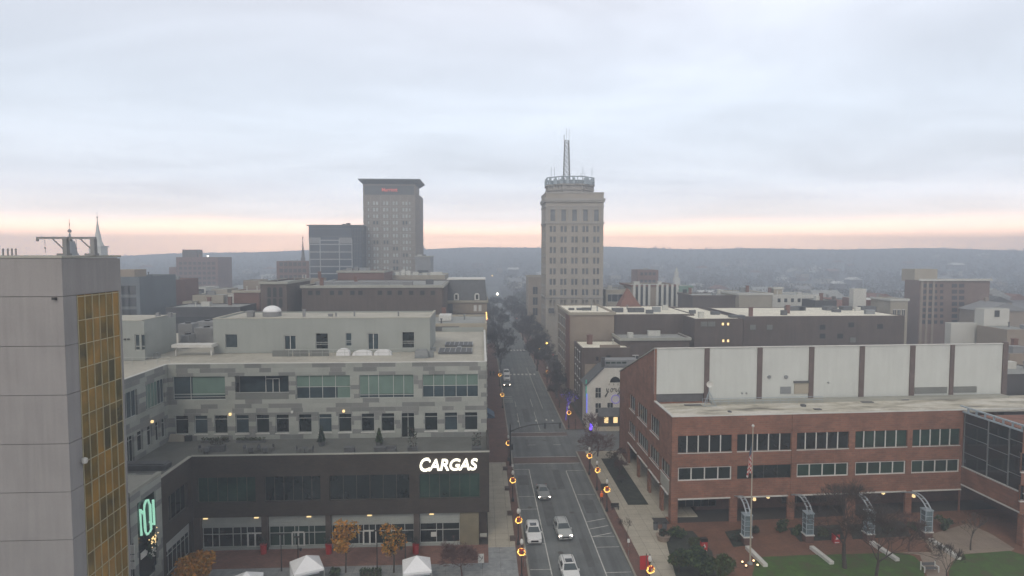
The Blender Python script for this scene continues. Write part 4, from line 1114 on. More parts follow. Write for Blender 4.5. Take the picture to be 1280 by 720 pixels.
# pylons with curved steel arms in the court, low white walls running out from them
def pylon():
    t = thing('court_pylon', 'x', 'pylon', (0, 0, 0))
    MB().box(-.52, .52, -.52, .52, 0, .95).build('base', M['redbrick_dark'], t)
    MB().box(-.62, .62, -.62, .62, .953, 1.08).build('ledge', M['white_trim'], t)
    b = MB()
    for k in range(4): b.box(-.44, .44, -.44, .44, 1.09 + k * .68, 1.09 + k * .68 + .6)
    b.build('glass_shaft', M['glass_block'], t)
    c = MB()
    for k in range(5): c.box(-.52, .52, -.52, .52, 1.083 + k * .68 - .0, 1.083 + k * .68 + .05)
    for sx in (-.47, .47):
        for sy in (-.47, .47): c.box(sx - .04, sx + .04, sy - .04, sy + .04, 1.09, 3.855)
    c.box(-.56, .56, -.56, .56, 3.86, 3.98); c.build('shaft_frame', M['steel_blue'], t)
    arm = MB()
    def ap(u, sx): return (.1 + sx + 1.2 * u, -.2 + 6.6 * u, 4.05 - .35 * u + .95 * math.sin(PI * u ** .8))
    for sx in (-.28, .28): arm.tube([ap(u, sx) for u in np.linspace(0, 1, 11)], .10, 6)
    for u in (.1, .25, .4, .55, .7, .85): arm.tube([ap(u, -.28), ap(u, .28)], .04, 4)
    arm.build('curved_arm', M['steel_pale'], t)
    return t
PYX = [(934.5, 681), (1011.5, 678.5), (1088, 677), (1160, 674.5)]
PYL = ['pylon with glass-block shaft and curved arm directly behind the flagpole', 'pylon with glass-block shaft second from the flagpole beyond the lawn', 'glass-block pylon half veiled by the big bare tree', 'glass-block pylon by the curved concrete path near the end bridge']
py0 = pylon()
WLP = [((934, 682), (957, 705)), ((1014.5, 682), (1040, 702)), ((1089.5, 676), (1122, 698)), ((1163, 672.5), (1199, 696))]
WLL = ['low white wall on the brick court beside the flagpole lights', 'low white wall on the lawn left of the bare trees', 'low white wall seen through bare branches, shadowy with stripes', 'low white wall between curved path and right lawn']
for k, ((px, py), lb) in enumerate(zip(PYX, PYL)):
    x, y = G(px, py, .1)
    y += .4
    o = py0 if k == 0 else copy_tree(py0)
    place(o, (x, y, .12), 0, lb, 'glass-block pylons in the brick court')
    (a, b), (c, d_) = WLP[k]
    (x0, y0), (x1, y1) = G(a, b, .55), G(c, d_, .55)
    wv = Vector((x1 - x0, y1 - y0, 0)); nn = Vector((-wv.y, wv.x, 0)).normalized() * .28
    lo = MB().prism([(x0 - nn.x, y0 - nn.y), (x0 + nn.x, y0 + nn.y), (x1 + nn.x, y1 + nn.y), (x1 - nn.x, y1 - nn.y)], .1, .55).build('low_wall', M['white_trim'])
    tag(lo, WLL[k], 'low wall', 'low white walls in the court')
# ================================================================== generic town building
BUSY = ('brownw', 'tanw', 'cream', 'redw', 'greyw', 'bluew', 'darkw', 'whitew')
def block(name, label, cat, x0, x1, y0, y1, z1, wall, roof='roof_grey', group=None, front=None, left=None, right=None, glass='win_dark', frame='white_trim', par=.5, cornice=None, extra=None, z0=0.0, wd=.05):
    """front/left/right = (cols, rows, w, h, first sill z, storey height[, margin]) windows on that side"""
    t = thing(name, label, cat, ((x0 + x1) / 2, (y0 + y1) / 2, z0), group)
    wl = MB().box(x0, x1, y0, y1, z0, z1 - par).box(x0, x1, y0, y0 + .35, z1 - par + .001, z1).box(x0, x1, y1 - .35, y1, z1 - par + .001, z1).box(x0, x0 + .35, y0 + .351, y1 - .351, z1 - par + .001, z1).box(x1 - .35, x1, y0 + .351, y1 - .351, z1 - par + .001, z1)
    wl.build('wall', M[wall], t)
    rf = MB().box(x0 + .351, x1 - .351, y0 + .351, y1 - .351, z1 - par + .002, z1 - par + .08).build('roof', M[roof], t)
    if cornice:
        MB().box(x0 - .35, x1 + .35, y0 - .35, y0 - .003, z1 - .55, z1 + .12).box(x0 - .35, x0 - .003, y0, y1, z1 - .55, z1 + .12).box(x1 + .003, x1 + .35, y0, y1, z1 - .55, z1 + .12).build('cornice', M[cornice], t)
    if wall in BUSY and (x1 - x0) > 6 and (y1 - y0) > 7:
        rq = random.Random(int(x0 * 7 + y0 * 13))
        for k in range(min(6, 2 + int((x1 - x0) / 9))):
            cx, cy_ = rq.uniform(x0 + 1.5, x1 - 1.5), rq.uniform(y0 + 1.2, min(y1 - 2, y0 + 16)); kind = rq.random(); zb = z1 - par + .083
            m_ = M[rq.choice(('greyw', 'slate', 'whitew', 'grey_metal'))]
            if kind < .5:
                a, b_, h = rq.uniform(.5, 1.5), rq.uniform(.4, .9), rq.uniform(.6, 1.5)
                MB().box(cx - a, cx + a, cy_ - b_, cy_ + b_, zb, zb + h).box(cx - a * 1.06, cx + a * 1.06, cy_ - b_ * 1.08, cy_ + b_ * 1.08, zb + h + .003, zb + h + .12).build('roof_unit', m_, t)
            elif kind < .8: MB().lathe([(.14, zb), (.14, zb + 1.1), (.26, zb + 1.12), (.26, zb + 1.3)], 8, (cx, cy_, 0)).build('roof_vent', m_, t)
            else: MB().box(cx - .45, cx + .45, cy_ - .35, cy_ + .35, zb, zb + 2.1).box(cx - .52, cx + .52, cy_ - .42, cy_ + .42, zb + 2.103, zb + 2.3).build('chimney', M['redw'], t)
    for side, sp in (('y-', front), ('x-', left), ('x+', right)):
        if not sp: continue
        P = facing(side, y0 if side == 'y-' else x0 if side == 'x-' else x1)
        A0, A1 = (x0, x1) if side == 'y-' else (y0, y1)
        cols, rows, ww, hh, sz, st = sp[:6]; mg = sp[6] if len(sp) > 6 else 1.2
        stp = (A1 - A0 - 2 * mg) / cols
        for i in range(cols):
            for j in range(rows):
                c = A0 + mg + stp * (i + .5); z = sz + st * j
                if z + hh > z1 - .4: continue
                g = MB().fbox(P, c - ww / 2, c + ww / 2, -wd, -.004, z, z + hh).build('window', M[glass], t)
                if frame and side == 'y-' or frame and y0 < 260:
                    MB().fbox(P, c - ww / 2 - .12, c + ww / 2 + .12, -wd - .08, -.003, z - .2, z - .003).fbox(P, c - ww / 2 - .1, c + ww / 2 + .1, -wd - .06, -.003, z + hh + .003, z + hh + .22).fbox(P, c - .05, c + .05, -wd - .03, -wd - .002, z, z + hh).build('frame', M[frame], g)
    if extra: extra(t)
    return t
def pxblock(name, label, cat, p0, p1, ptop, Y, dep, wall, **k):
    xa, zt = AY(p0, ptop, Y); xb, _ = AY(p1, ptop, Y)
    return block(name, label, cat, xa, xb, Y, Y + dep, zt, wall, **k)
def on_roof(t, name, p0, p1, y, py0, py1, m, dep=2.0):
    x0, z0 = AY(p0, py0, y); x1, z1 = AY(p1, py1, y)
    return MB().box(x0, x1, y, y + dep, z0, z1).build(name, M[m], t)

# ---------------- white gabled restaurant on the corner
def restaurant():
    Y0, Y1 = 133.3, 139.2
    t = thing('corner_restaurant', 'white stuccoed corner restaurant with dark awning and black script on its gable', 'building', (30, 136, 0))
    P = facing('y-', Y0)
    X0 = AY(733.5, 500, Y0)[0]
    X1 = 38.0
    ze = AY(735, 481, Y0)[1]; xr, zr = AY(755, 460, Y0)
    w_ = MB().fprism(P, [(X0, 0), (X1, 0), (X1, ze), (X1 - (xr - X0), zr), (xr, zr), (X0, ze)], 0, 5.8)
    w_.build('wall', M['stucco_cream'], t)
    # left slope of the roof with a raised verge
    rf = MB()
    n = Vector((-(zr - ze), 0, (xr - X0))).normalized() * .25
    def slope(xa, za, xb, zb): 
        rf.add([(xa, Y0 - .3, za), (xb, Y0 - .3, zb), (xb, Y1, zb), (xa, Y1, za), (xa + n.x, Y0 - .3, za + n.z), (xb + n.x, Y0 - .3, zb + n.z), (xb + n.x, Y1, zb + n.z), (xa + n.x, Y1, za + n.z)], [(3, 2, 1, 0), (4, 5, 6, 7), (0, 1, 5, 4), (1, 2, 6, 5), (2, 3, 7, 6), (3, 0, 4, 7)])
    slope(X0 - .35, ze - .3, xr, zr + .01)
    rf.box(xr + .01, X1 - (xr - X0), Y0, Y1, zr + .004, zr + .15)
    rf.build('roof', M['slate'], t)
    MB().box(xr - .35, xr + .25, Y0 + .5, Y0 + 1.3, zr - .2, zr + 2.0).box(xr - .42, xr + .32, Y0 + .43, Y0 + 1.37, zr + 2.003, zr + 2.2).build('chimney', M['darkw'], t)
    # roof-deck box behind the gable
    x0, z0 = AY(755, 461, Y0 + 2); x1, z1 = AY(781, 450, Y0 + 2)
    dk = MB().box(x0, x1 + 3, Y0 + 2, Y0 + 5.5, zr + .16, z1).build('roof_deck_room', M['greyw'], t)
    for k in range(4):
        a = x0 + .4 + k * 1.2
        MB().box(a, a + .95, Y0 + 1.93, Y0 + 1.997, zr + .6, z1 - .4).build('window', M['glass_green'], dk)
    for (a, b, c, d_) in ((744.3, 751, 497, 484.7), (744.3, 751, 516.2, 504), (759.2, 766, 516, 503.5), (775, 782, 516, 503.5)):
        x0, z0 = AY(a, c, Y0); x1, z1 = AY(b, d_, Y0)
        g = MB().fbox(P, x0, x1, -.04, -.003, z0, z1).build('window', M['glass_dark'], t)
        MB().fbox(P, (x0 + x1) / 2 - .04, (x0 + x1) / 2 + .04, -.07, -.042, z0, z1).fbox(P, x0, x1, -.075, -.042, (z0 + z1) / 2 - .04, (z0 + z1) / 2 + .04).fbox(P, x0 - .12, x1 + .12, -.14, -.003, z0 - .14, z0 - .003).fbox(P, x0 - .1, x0 - .003, -.08, -.003, z0, z1).fbox(P, x1 + .003, x1 + .1, -.08, -.003, z0, z1).build('frame', M['white_trim'], g)
    xc, zc = AY(769, 478, Y0); r_ = AY(775.5, 478, Y0)[0] - xc
    MB().fprism(P, [(xc + r_ * math.cos(a), zc + r_ * 1.1 * math.sin(a)) for a in np.linspace(0, PI, 16)], -.05, -.003).build('arched_window', M['glass_dark'], t)
    # script lettering
    L_ = {'y': [(0, 1), (.1, .35), (.32, .3), (.5, .95), (.42, .1), (.2, -.75), (-.1, -.95), (-.18, -.7), (.1, -.35), (.7, .3)],
          'o': [(.55, .85), (.2, .95), (.05, .5), (.25, .1), (.6, .3), (.65, .75), (.5, .95), (.75, .8), (1.0, .85)],
          'r': [(0, .7), (.15, .95), (.2, .75), (.5, .85), (.45, .3), (.6, .1), (.9, .4)],
          'g': [(.6, .8), (.3, .98), (.05, .5), (.2, .1), (.5, .3), (.62, .9), (.55, .1), (.35, -.7), (.05, -.8), (0, -.5), (.4, -.15), (.9, .35)],
          's': [(0, .2), (.3, .95), (.5, .5), (.45, .15), (.2, .05), (.05, .2)]}
    xs_, zb = AY(757.5, 491, Y0); wl = (AY(777, 490, Y0)[0] - xs_) / 4.0
    tx = MB()
    for i, ch in enumerate('yorgos'):
        x = xs_ + i * wl
        tx.tube([(x + u * wl * .95 + v * .12, Y0 - .07, zb + v * wl * 1.15 + i * .05) for u, v in L_[ch]], .085, 4)
    tx.build('script_lettering', M['black_metal'], t)
    for px in (761.5, 767, 772.5):
        x, z = AY(px, 481.5, Y0 - .2); MB().lathe([(.04, .45), (.12, .25), (.1, 0)], 6, (x, Y0 - .2, z)).build('wall_sconce', M['cream'], t)
    x, z = AY(769.6, 499, Y0 - .15)
    MB().torus((x, Y0 - .12, z), .92, .08, n=22, k=5).build('lit_ring', M['purple_soft'], t)
    # ground floor: dark sloping awning, lit shop windows, strip of blue light at the corner
    xa, za = AY(748, 533, Y0 - 1.2); xb = X1
    MB().add([(xa, Y0 - .02, 4.3), (xb, Y0 - .02, 4.3), (xb, Y0 - 1.5, 2.75), (xa, Y0 - 1.5, 2.75), (xa, Y0 - .02, 4.15), (xb, Y0 - .02, 4.15), (xb, Y0 - 1.5, 2.55), (xa, Y0 - 1.5, 2.55)], [(0, 1, 2, 3), (7, 6, 5, 4), (0, 3, 7, 4), (1, 5, 6, 2), (3, 2, 6, 7), (0, 4, 5, 1)]).build('awning', M['slate'], t)
    MB().fbox(P, xa, xb, -.03, -.003, 0, 3.9).build('shopfront', M['darkw'], t)
    for (a, b) in ((755.3, 760.3), (766.7, 772)):
        x0, z0 = AY(a, 541, Y0 - .1); x1, z1 = AY(b, 534, Y0 - .1)
        MB().fbox(P, x0, x1, -.08, -.033, .9, 2.3).build('lit_window', M['warm_light'], t)
    MB().fbox(P, X0 - .1, X0 + .1, -.12, -.003, AY(731, 516, Y0)[1], AY(731, 492, Y0)[1]).build('corner_light_strip', M['blue_neon'], t)
    MB().box(X0 - .25, X0 - .02, Y0, Y0 + .25, 6.6, 10.4).build('corner_light_strip', M['green_glow'], t)
    return t
restaurant()

# ---------------- flat pale-roofed brick building behind it
def gable_wall(t):
    Y0 = 142.0
    for (a, b, c, d_) in ((758, 763, 453, 444), (745, 748, 451, 446), (768, 776, 453, 447)):
        x0, z0 = AY(a, c, Y0); x1, z1 = AY(b, d_, Y0)
        MB().box(x0, x1, Y0 - .05, Y0 - .004, z0, z1).build('window', M['win_dark'], t)
    x0, z0 = AY(750, 441.5, Y0); x1, _ = AY(775, 437, Y0)
    MB().box(x0, x1, Y0, Y0 + .4, 16.1, 16.75).build('stepped_parapet', M['tanw'], t)
    x0, z0 = AY(731, 470, Y0); x1, z1 = AY(748, 455, Y0)
    MB().box(x0, x1, Y0 - .06, Y0 - .004, z0, z1).build('bare_patch', M['tanw'], t)
block('brick_shop', 'weathered brick building with bright cream flat roof behind the white restaurant', 'building', 23.0, 34.3, 142.0, 153.5, 16.1, 'brownw', roof='pale_roof', left=(3, 3, 1.2, 2.2, 4.5, 4.0), par=.25, extra=gable_wall)
pxblock('brick_shop', 'dark brick building with thin pale roof edge right of the cream roof', 'building', 776, 862, 423, 146, 9, 'brownw', front=(3, 1, 1.3, 2, 11.5, 4), cornice='coping', par=.3)
# ---------------- long brick row with cream roofs
def row_extra(t):
    for k, px in enumerate((681, 706, 716, 760, 767, 780, 787, 793)):
        x, z = AY(px + 8, 389, 166); MB().box(x - .7, x + .7, 165, 166.4, 21.9, 23.2).build('roof_unit', M['slate'], t)
    for (y, z, m) in ((210, 7.6, 0), ):
        pass
rowA = pxblock('brick_row_building', 'tall narrow street building with reddish side wall at the head of the long row', 'building', 712, 768, 391, 156.0, 24, 'tanw', roof='pale_roof', left=(6, 4, 1.3, 2.3, 5, 4.4), cornice='cream', par=.25, extra=row_extra)
MB().box(21.95 - .0, 22.2, 155.6, 162, 3, 22.4).build('party_wall', M['redw'], rowA)
pxblock('brick_row_building', 'middle dark brick length of the long row under a cream roof edge', 'building', 768.5, 868, 393, 158.0, 26, 'brownw', roof='pale_roof', par=.25, front=(7, 2, 1.1, 1.6, 10.5, 5), frame=None)
def bay_extra(t):
    for (px, py) in ((903.5, 405), (910, 405), (904, 426), (910, 426)):
        x, z = AY(px, py, 149.0); o = MB().box(x - .24, x + .24, 148.9, 148.99, z - .3, z + .3).build('lit_window', M['warm_light'], t)
    for (pa, pb, ya, yb) in ((876, 884, 408, 402), (885, 894, 408, 402)):
        x0, z0 = AY(pa, ya, 149); x1, z1 = AY(pb, yb, 149); MB().box(x0, x1, 148.9, 148.99, z0, z1).build('window', M['blind_grey'], t)
    x0, z = AY(918, 400, 150); x1, _ = AY(936, 396, 150)
    MB().box(x0, x1, 152, 154, z, z + .9).build('roof_unit', M['slate'], t)
pxblock('brick_row_building', 'projecting brick bay of the long row with four yellow lit windows', 'building', 868.5, 929, 398.5, 149.0, 32, 'brownw', roof='pale_roof', par=.25, extra=bay_extra)
def row_r(t):
    for (px, w2) in ((995, 2.2), (1003, 1.0), (1040, 1.6), (1060, 1.3), (1087, 2)):
        x, z = AY(px, 388, 172); MB().box(x - w2, x + w2, 172, 174.5, z - .6, z + 1.1).build('roof_unit', M['slate'], t)
    for (px, py) in ((941, 409), (962, 409), (1066, 425), (1100, 408), (1064, 406), (1028, 409), (1028, 420), (1050, 420)):
        x, z = AY(px, py, 155.5); MB().box(x - .7, x + .7, 155.35, 155.49, z - .6, z + .6).build('window', M['blind_grey'] if px in (941, 962, 1066) else M['win_dark'], t)
pxblock('brick_row_building', 'right dark brick length of the long row with rooftop machines', 'building', 929.5, 1131, 395.5, 155.5, 26, 'brownw', roof='pale_roof', par=.25, extra=row_r)

# ---------------- stone tower with crown and mast
def stone_tower():
    x0, x1, Y0, Y1 = 23.7, 45.1, 230.0, 247.5
    t = thing('stone_tower', 'tall pale stone office tower with cornice, roof crown and lattice mast', 'tower', (33.6, 241, 0))
    P = facing('y-', Y0); S = facing('x-', x0)
    wz = lambda py: AY(715, py, Y0)[1]
    wx = lambda px: AY(px, 320, Y0)[0]
    cols = [690.9, 704.4, 718, 731.6, 745.2]; rows = [365.3 + 13.3 * 2, 365.3 + 13.3, 365.3, 352.2, 339, 325.7, 312.5, 299.3, 286.2]
    ops = []
    for c in cols:
        for r_ in rows:
            for dx_ in (-2.3, 2.3): ops.append((wx(c + dx_ - 1.55), wx(c + dx_ + 1.55), wz(r_ + 3.9), wz(r_ - 3.6)))
        ops.append((wx(c - 3.0), wx(c + 3.0), wz(276.5), wz(262)))
    zc = wz(240.5)
    w_ = MB().facade(P, x0, x1, 0, zc, ops, .5)
    sops = []
    for k in range(5):
        c = Y0 + 2.0 + k * 3.4
        for r_ in rows:
            for q in (-.75, .75): sops.append((c + q - .48, c + q + .48, wz(r_ + 3.9), wz(r_ - 3.6)))
    w_.facade(S, Y0, Y1, 0, zc, sops, .5)
    w_.box(x0 + .9, x1, Y0 + .9, Y1, 0, zc - .5).box(x1 - .4, x1, Y0 + .003, Y1, 0, zc)
    w_.build('wall', M['griest_stone'], t)
    # one pane per pair of sashes
    for c in cols:
        for r_ in rows[2:]:
            g = MB().fbox(P, wx(c - 4.1), wx(c + 4.1), .42, .5, wz(r_ + 4.2), wz(r_ - 3.9)).build('window', M['tower_glass'], t)
        MB().fbox(P, wx(c - 3.2), wx(c + 3.2), .42, .5, wz(276.8), wz(261.7)).build('arched_window', M['tower_glass'], t)
    for k in range(5):
        c = Y0 + 2.0 + k * 3.4
        for r_ in rows[2:]: MB().fbox(S, c - 1.3, c + 1.3, .42, .5, wz(r_ + 4.2), wz(r_ - 3.9)).build('window', M['tower_glass'], t)
    tr = MB()
    def ringband(o, za, zb):
        tr.box(x0 - o, x1 + o, Y0 - o, Y0 - .003, za, zb).box(x0 - o, x0 - .003, Y0, Y1, za, zb).box(x1 + .003, x1 + o, Y0, Y1, za, zb)
    ringband(.35, wz(279.5), wz(277.8)); ringband(.2, wz(258.5), wz(257)); ringband(.55, wz(250.3), wz(247.8)); ringband(.45, wz(252.5), wz(250.52)); ringband(.15, zc - .4, zc + .1)
    tr.build('cornice', M['griest_trim'], t); tr = MB()
    ringband(.3, wz(372.5), wz(371.5)); tr.build('string_course', M['griest_trim'], t); tr = MB()
    for c in cols:   # heads and pilasters of the tall arched row
        tr.fprism(P, [(wx(c) + 1.15 * math.cos(a), wz(262) + .9 * math.sin(a)) for a in np.linspace(0, PI, 9)], -.25, -.004)
    for c in (684, 697.6, 711.2, 724.8, 738.4, 752): tr.fbox(P, wx(c - 1.1), wx(c + 1.1), -.22, -.004, wz(277.7), wz(258.4))
    i = 0
    while i * 1.0 < x1 - x0 - .5:
        tr.fbox(P, x0 + i * 1.0 + .2, x0 + i * 1.0 + .65, -.7, -.352, wz(252.4), wz(250.6)); i += 1
    tr.build('dentils', M['griest_trim'], t)
    # crown: set-back drum with balcony and steel ring of aerials
    cx, cy_ = 33.6, Y0 + 9.2
    ring = lambda r, a0=PI / 8: [(cx + r * math.cos(a0 + PI / 4 * k), cy_ + r * math.sin(a0 + PI / 4 * k)) for k in range(8)]
    AZ = lambda py: AY(716, py, Y0 + 3)[1]
    cr_ = MB().prism(ring(9.2), zc - .4, AZ(232)).prism(ring(9.7), AZ(238), AZ(236.6)).prism(ring(9.9), AZ(232) + .003, AZ(230.5))
    for k in range(8):
        a = PI / 8 + PI / 4 * k
        for q in range(5):
            u = q / 5; a2 = PI / 8 + PI / 4 * (k + 1)
            X = cx + 9.25 * ((1 - u) * math.cos(a) + u * math.cos(a2)); Yq = cy_ + 9.25 * ((1 - u) * math.sin(a) + u * math.sin(a2))
            cr_.box(X - .22, X + .22, Yq - .22, Yq + .22, AZ(236.5), AZ(232.2))
    cr_.build('crown', M['griest_trim'], t)
    st = MB()
    for r_, za, zb in ((9.6, AZ(222), AZ(220.8)), (9.6, AZ(226.6), AZ(226.0))):
        pts = ring(r_)
        for k in range(8):
            p, q = pts[k], pts[(k + 1) % 8]
            st.tube([(p[0], p[1], (za + zb) / 2), (q[0], q[1], (za + zb) / 2)], .22, 4)
    for k in range(8):
        for u in (0, .25, .5, .75):
            p, q = ring(9.6)[k], ring(9.6)[(k + 1) % 8]
            X, Yq = p[0] + (q[0] - p[0]) * u, p[1] + (q[1] - p[1]) * u
            st.tube([(X, Yq, AZ(230.6)), (X, Yq, AZ(220.8))], .14, 4)
    rr = random.Random(3)
    for k in range(34):
        a = rr.uniform(0, 2 * PI); X, Yq = cx + 9.2 * math.cos(a), cy_ + 9.2 * math.sin(a)
        st.box(X - .35, X + .35, Yq - .3, Yq + .3, AZ(230.4), AZ(230.4) + rr.uniform(1.6, 2.6))
    st.prism(ring(8.4), AZ(230.5), AZ(225.0))
    for px in (689, 693, 726, 728.5, 731, 740): X, _ = AY(px, 225, cy_ - 6); st.tube([(X, cy_ - 6, AZ(222)), (X, cy_ - 6, AZ(216 if px in (726, 731) else 209))], .07, 4)
    st.build('aerial_ring', M['steel_blue'], t)
    la = MB()
    mx, my = AY(708.3, 200, cy_)[0], cy_
    zb, zt = AZ(228), AY(708, 175.5, cy_)[1]
    def leg(k, z): 
        u = (z - zb) / (zt - zb); h = 1.55 - .55 * u; a = PI / 4 + PI / 2 * k
        return (mx + h * math.cos(a) * 1.1, my + h * math.sin(a) * 1.1, z)
    nz_ = 9
    for k in range(4):
        la.tube([leg(k, zb), leg(k, zt)], .14, 4)
        for i in range(nz_):
            za, zb2 = zb + (zt - zb) * i / nz_, zb + (zt - zb) * (i + 1) / nz_
            la.tube([leg(k, za), leg((k + 1) % 4, zb2)], .11, 3); la.tube([leg((k + 1) % 4, za), leg(k, zb2)], .11, 3); la.tube([leg(k, zb2), leg((k + 1) % 4, zb2)], .06, 3)
    la.tube([(mx - 1.0, my, zt), (mx - 1.0, my, zt + 2)], .12, 4)
    for dx_ in (-.1, .9): la.tube([(mx + dx_, my, zt), (mx + dx_, my, zt + 4.5)], .05, 4)
    la.build('lattice_mast', M['greyw'], t)
stone_tower()
block('stone_annex', 'small windowed stone building at the left foot of the stone tower', 'building', *[AY(660, 345, 292)[0], AY(690, 345, 292)[0]], 292, 305, AY(660, 345, 292)[1], 'tanw', front=(2, 4, 2.2, 3.6, 8.5, 5.0), frame='cream', cornice='cream')

# ---------------- hotel tower
def hotel():
    Y0, Y1 = 330.0, 352.0
    x0, x1 = AY(454.5, 300, Y0)[0], AY(519.5, 300, Y0)[0]
    t = thing('hotel_tower', 'tall tan hotel tower with flared flat eaves and red lettering', 'tower', ((x0 + x1) / 2, 341, 0))
    wz = lambda py: AY(490, py, Y0)[1]; wx = lambda px: AY(px, 290, Y0)[0]
    MB().box(x0, x1, Y0, Y1, 0, wz(230.2)).build('wall', M['hotel_stone'], t)
    xq = AY(525.8, 300, Y0 + 6)[0]
    MB().prism([(x1 + .003, Y0 + 2), (xq - 1.2, Y0 + 2.3), (xq - .3, Y0 + 3.2), (xq, Y0 + 5), (xq, Y1), (x1 + .003, Y1)], 0, wz(243.5)).prism([(x1 + .003, Y0 + 3), (xq - 1.5, Y0 + 4), (xq - 1.5, Y1), (x1 + .003, Y1)], wz(243.49), wz(240.5)).build('side_bay', M['hotel_stone'], t)
    ov = AY(447.5, 224, Y0 - 3)[0]; ovr = AY(525, 224, Y0 - 3)[0]
    za, zb = wz(229.8), wz(224.3)
    MB().add([(x0 - .3, Y0 - .3, za), (x1 + .3, Y0 - .3, za), (x1 + .3, Y1, za), (x0 - .3, Y1, za), (ov, Y0 - 3, zb - .5), (ovr, Y0 - 3, zb - .5), (ovr, Y1 + 2, zb - .5), (ov, Y1 + 2, zb - .5), (ov, Y0 - 3, zb), (ovr, Y0 - 3, zb), (ovr, Y1 + 2, zb), (ov, Y1 + 2, zb)],
             [(3, 2, 1, 0), (0, 1, 5, 4), (1, 2, 6, 5), (2, 3, 7, 6), (3, 0, 4, 7), (4, 5, 9, 8), (5, 6, 10, 9), (6, 7, 11, 10), (7, 4, 8, 11), (8, 9, 10, 11)]).build('eaves', M['hotel_dark'], t)
    P = facing('y-', Y0)
    rr = random.Random(9)
    for c in (469.8, 482.4, 494.2, 506.4):
        for j in range(13):
            py = 253.8 + 8.12 * j
            g = MB()
            for dx_ in (-1.9, 1.9): g.fbox(P, wx(c + dx_ - 1.15), wx(c + dx_ + 1.15), -.05, -.004, wz(py + 2.4), wz(py - 1.9))
            g.build('window', M['win_pale'] if rr.random() < .8 else M['glass_blue'], t)
    for px in (461, 512.5):
        for j in range(13): MB().fbox(P, wx(px - .8), wx(px + .8), -.05, -.004, wz(255.8 + 8.12 * j), wz(252.4 + 8.12 * j)).build('slot_window', M['win_pale'], t)
    cl = MB()
    for j in range(14): cl.fbox(P, x0 + .2, x1 - .2, -.03, -.004, wz(258.6 + 8.12 * j), wz(258.1 + 8.12 * j))
    for px in (458, 464, 476.2, 488.4, 500.4, 510): cl.fbox(P, wx(px - .25), wx(px + .25), -.06, -.032, 4, wz(245))
    cl.build('string_course', M['griest_trim'], t)
    MB().fbox(P, wx(456), wx(518), -.06, -.004, wz(243.5), wz(232)).build('attic_panel', M['hotel_dark'], t)
    cu = bpy.data.curves.new('letters', 'FONT'); cu.body = 'Marriott'; cu.extrude = .1; cu.offset = .02
    tmp = bpy.data.objects.new('letters_tmp', cu); COL.objects.link(tmp); bpy.context.view_layer.update()
    me = bpy.data.meshes.new_from_object(tmp); bpy.data.objects.remove(tmp)
    xs = [v.co.x for v in me.vertices]; a, b = wx(478), wx(497.5); s = (b - a) / (max(xs) - min(xs))
    for v in me.vertices: v.co = (a + (v.co.x - min(xs)) * s - t.location.x, Y0 - .3 - v.co.z - t.location.y, wz(239.3) + v.co.y * s * 1.05)
    me.materials.append(M['red_glow']); o = bpy.data.objects.new('sign_lettering', me); COL.objects.link(o); o.parent = t; ORG[o] = ORG[t]
hotel()
pxblock('hotel_annex', 'low grey block beside the foot of the hotel tower', 'building', 519, 538, 320, 325, 20, 'greyw', front=(3, 2, 2, 4, 16, 9), frame=None, cornice='coping')

# ---------------- dark glass office
def glass_office():
    Y0 = 318.0
    x0, x1 = AY(386.3, 320, Y0)[0], AY(452.5, 320, Y0)[0]
    wz = lambda py: AY(420, py, Y0)[1]; wx = lambda px: AY(px, 310, Y0)[0]
    t = thing('glass_office', 'dark blue glass office block with pale grid left of the hotel tower', 'building', ((x0 + x1) / 2, Y0 + 12, 0))
    MB().box(x0, x1, Y0, Y0 + 24, 0, wz(282.5)).build('glass_wall', M['blue_glass_wall'], t)
    MB().box(x0 - .8, x1 + .3, Y0 - .8, Y0 + 24.5, wz(282.4), wz(281)).build('roof', M['hotel_dark'], t)
    MB().box(wx(425), wx(428), Y0 + 6, Y0 + 9, wz(281), wz(279)).box(wx(430), wx(434), Y0 + 6, Y0 + 9, wz(281), wz(278)).build('roof_unit', M['darkw'], t)
    P = facing('y-', Y0)
    g = MB()
    for py in (305.6, 315, 324.2, 333.2, 342): g.fbox(P, wx(386.5), wx(440), -.35, -.004, wz(py + .55), wz(py - .55))
    for px in (387, 400.3, 424.2, 440): g.fbox(P, wx(px - .5), wx(px + .5), -.32, -.005, 5, wz(299))
    g.fbox(P, wx(400), wx(424), -.34, -.004, wz(301), wz(299.8))
    g.build('pale_grid', M['grid_white'], t)
    MB().fbox(P, wx(386.5), wx(401), -.3, -.004, wz(304), wz(297)).fbox(P, wx(424), wx(440), -.3, -.004, wz(304), wz(297)).build('screen_panel', M['greyw'], t)
    f = MB()
    for j in range(7):
        for i in range(6): f.fbox(P, wx(441 + i * 2) - .08, wx(441 + i * 2) + .08, -.15, -.004, 4, wz(283))
    for py in np.arange(286, 345, 9.2): f.fbox(P, wx(386.5), wx(452.4), -.12, -.0045, wz(py + .2), wz(py - .2))
    f.build('mullion', M['hotel_dark'], t)
glass_office()

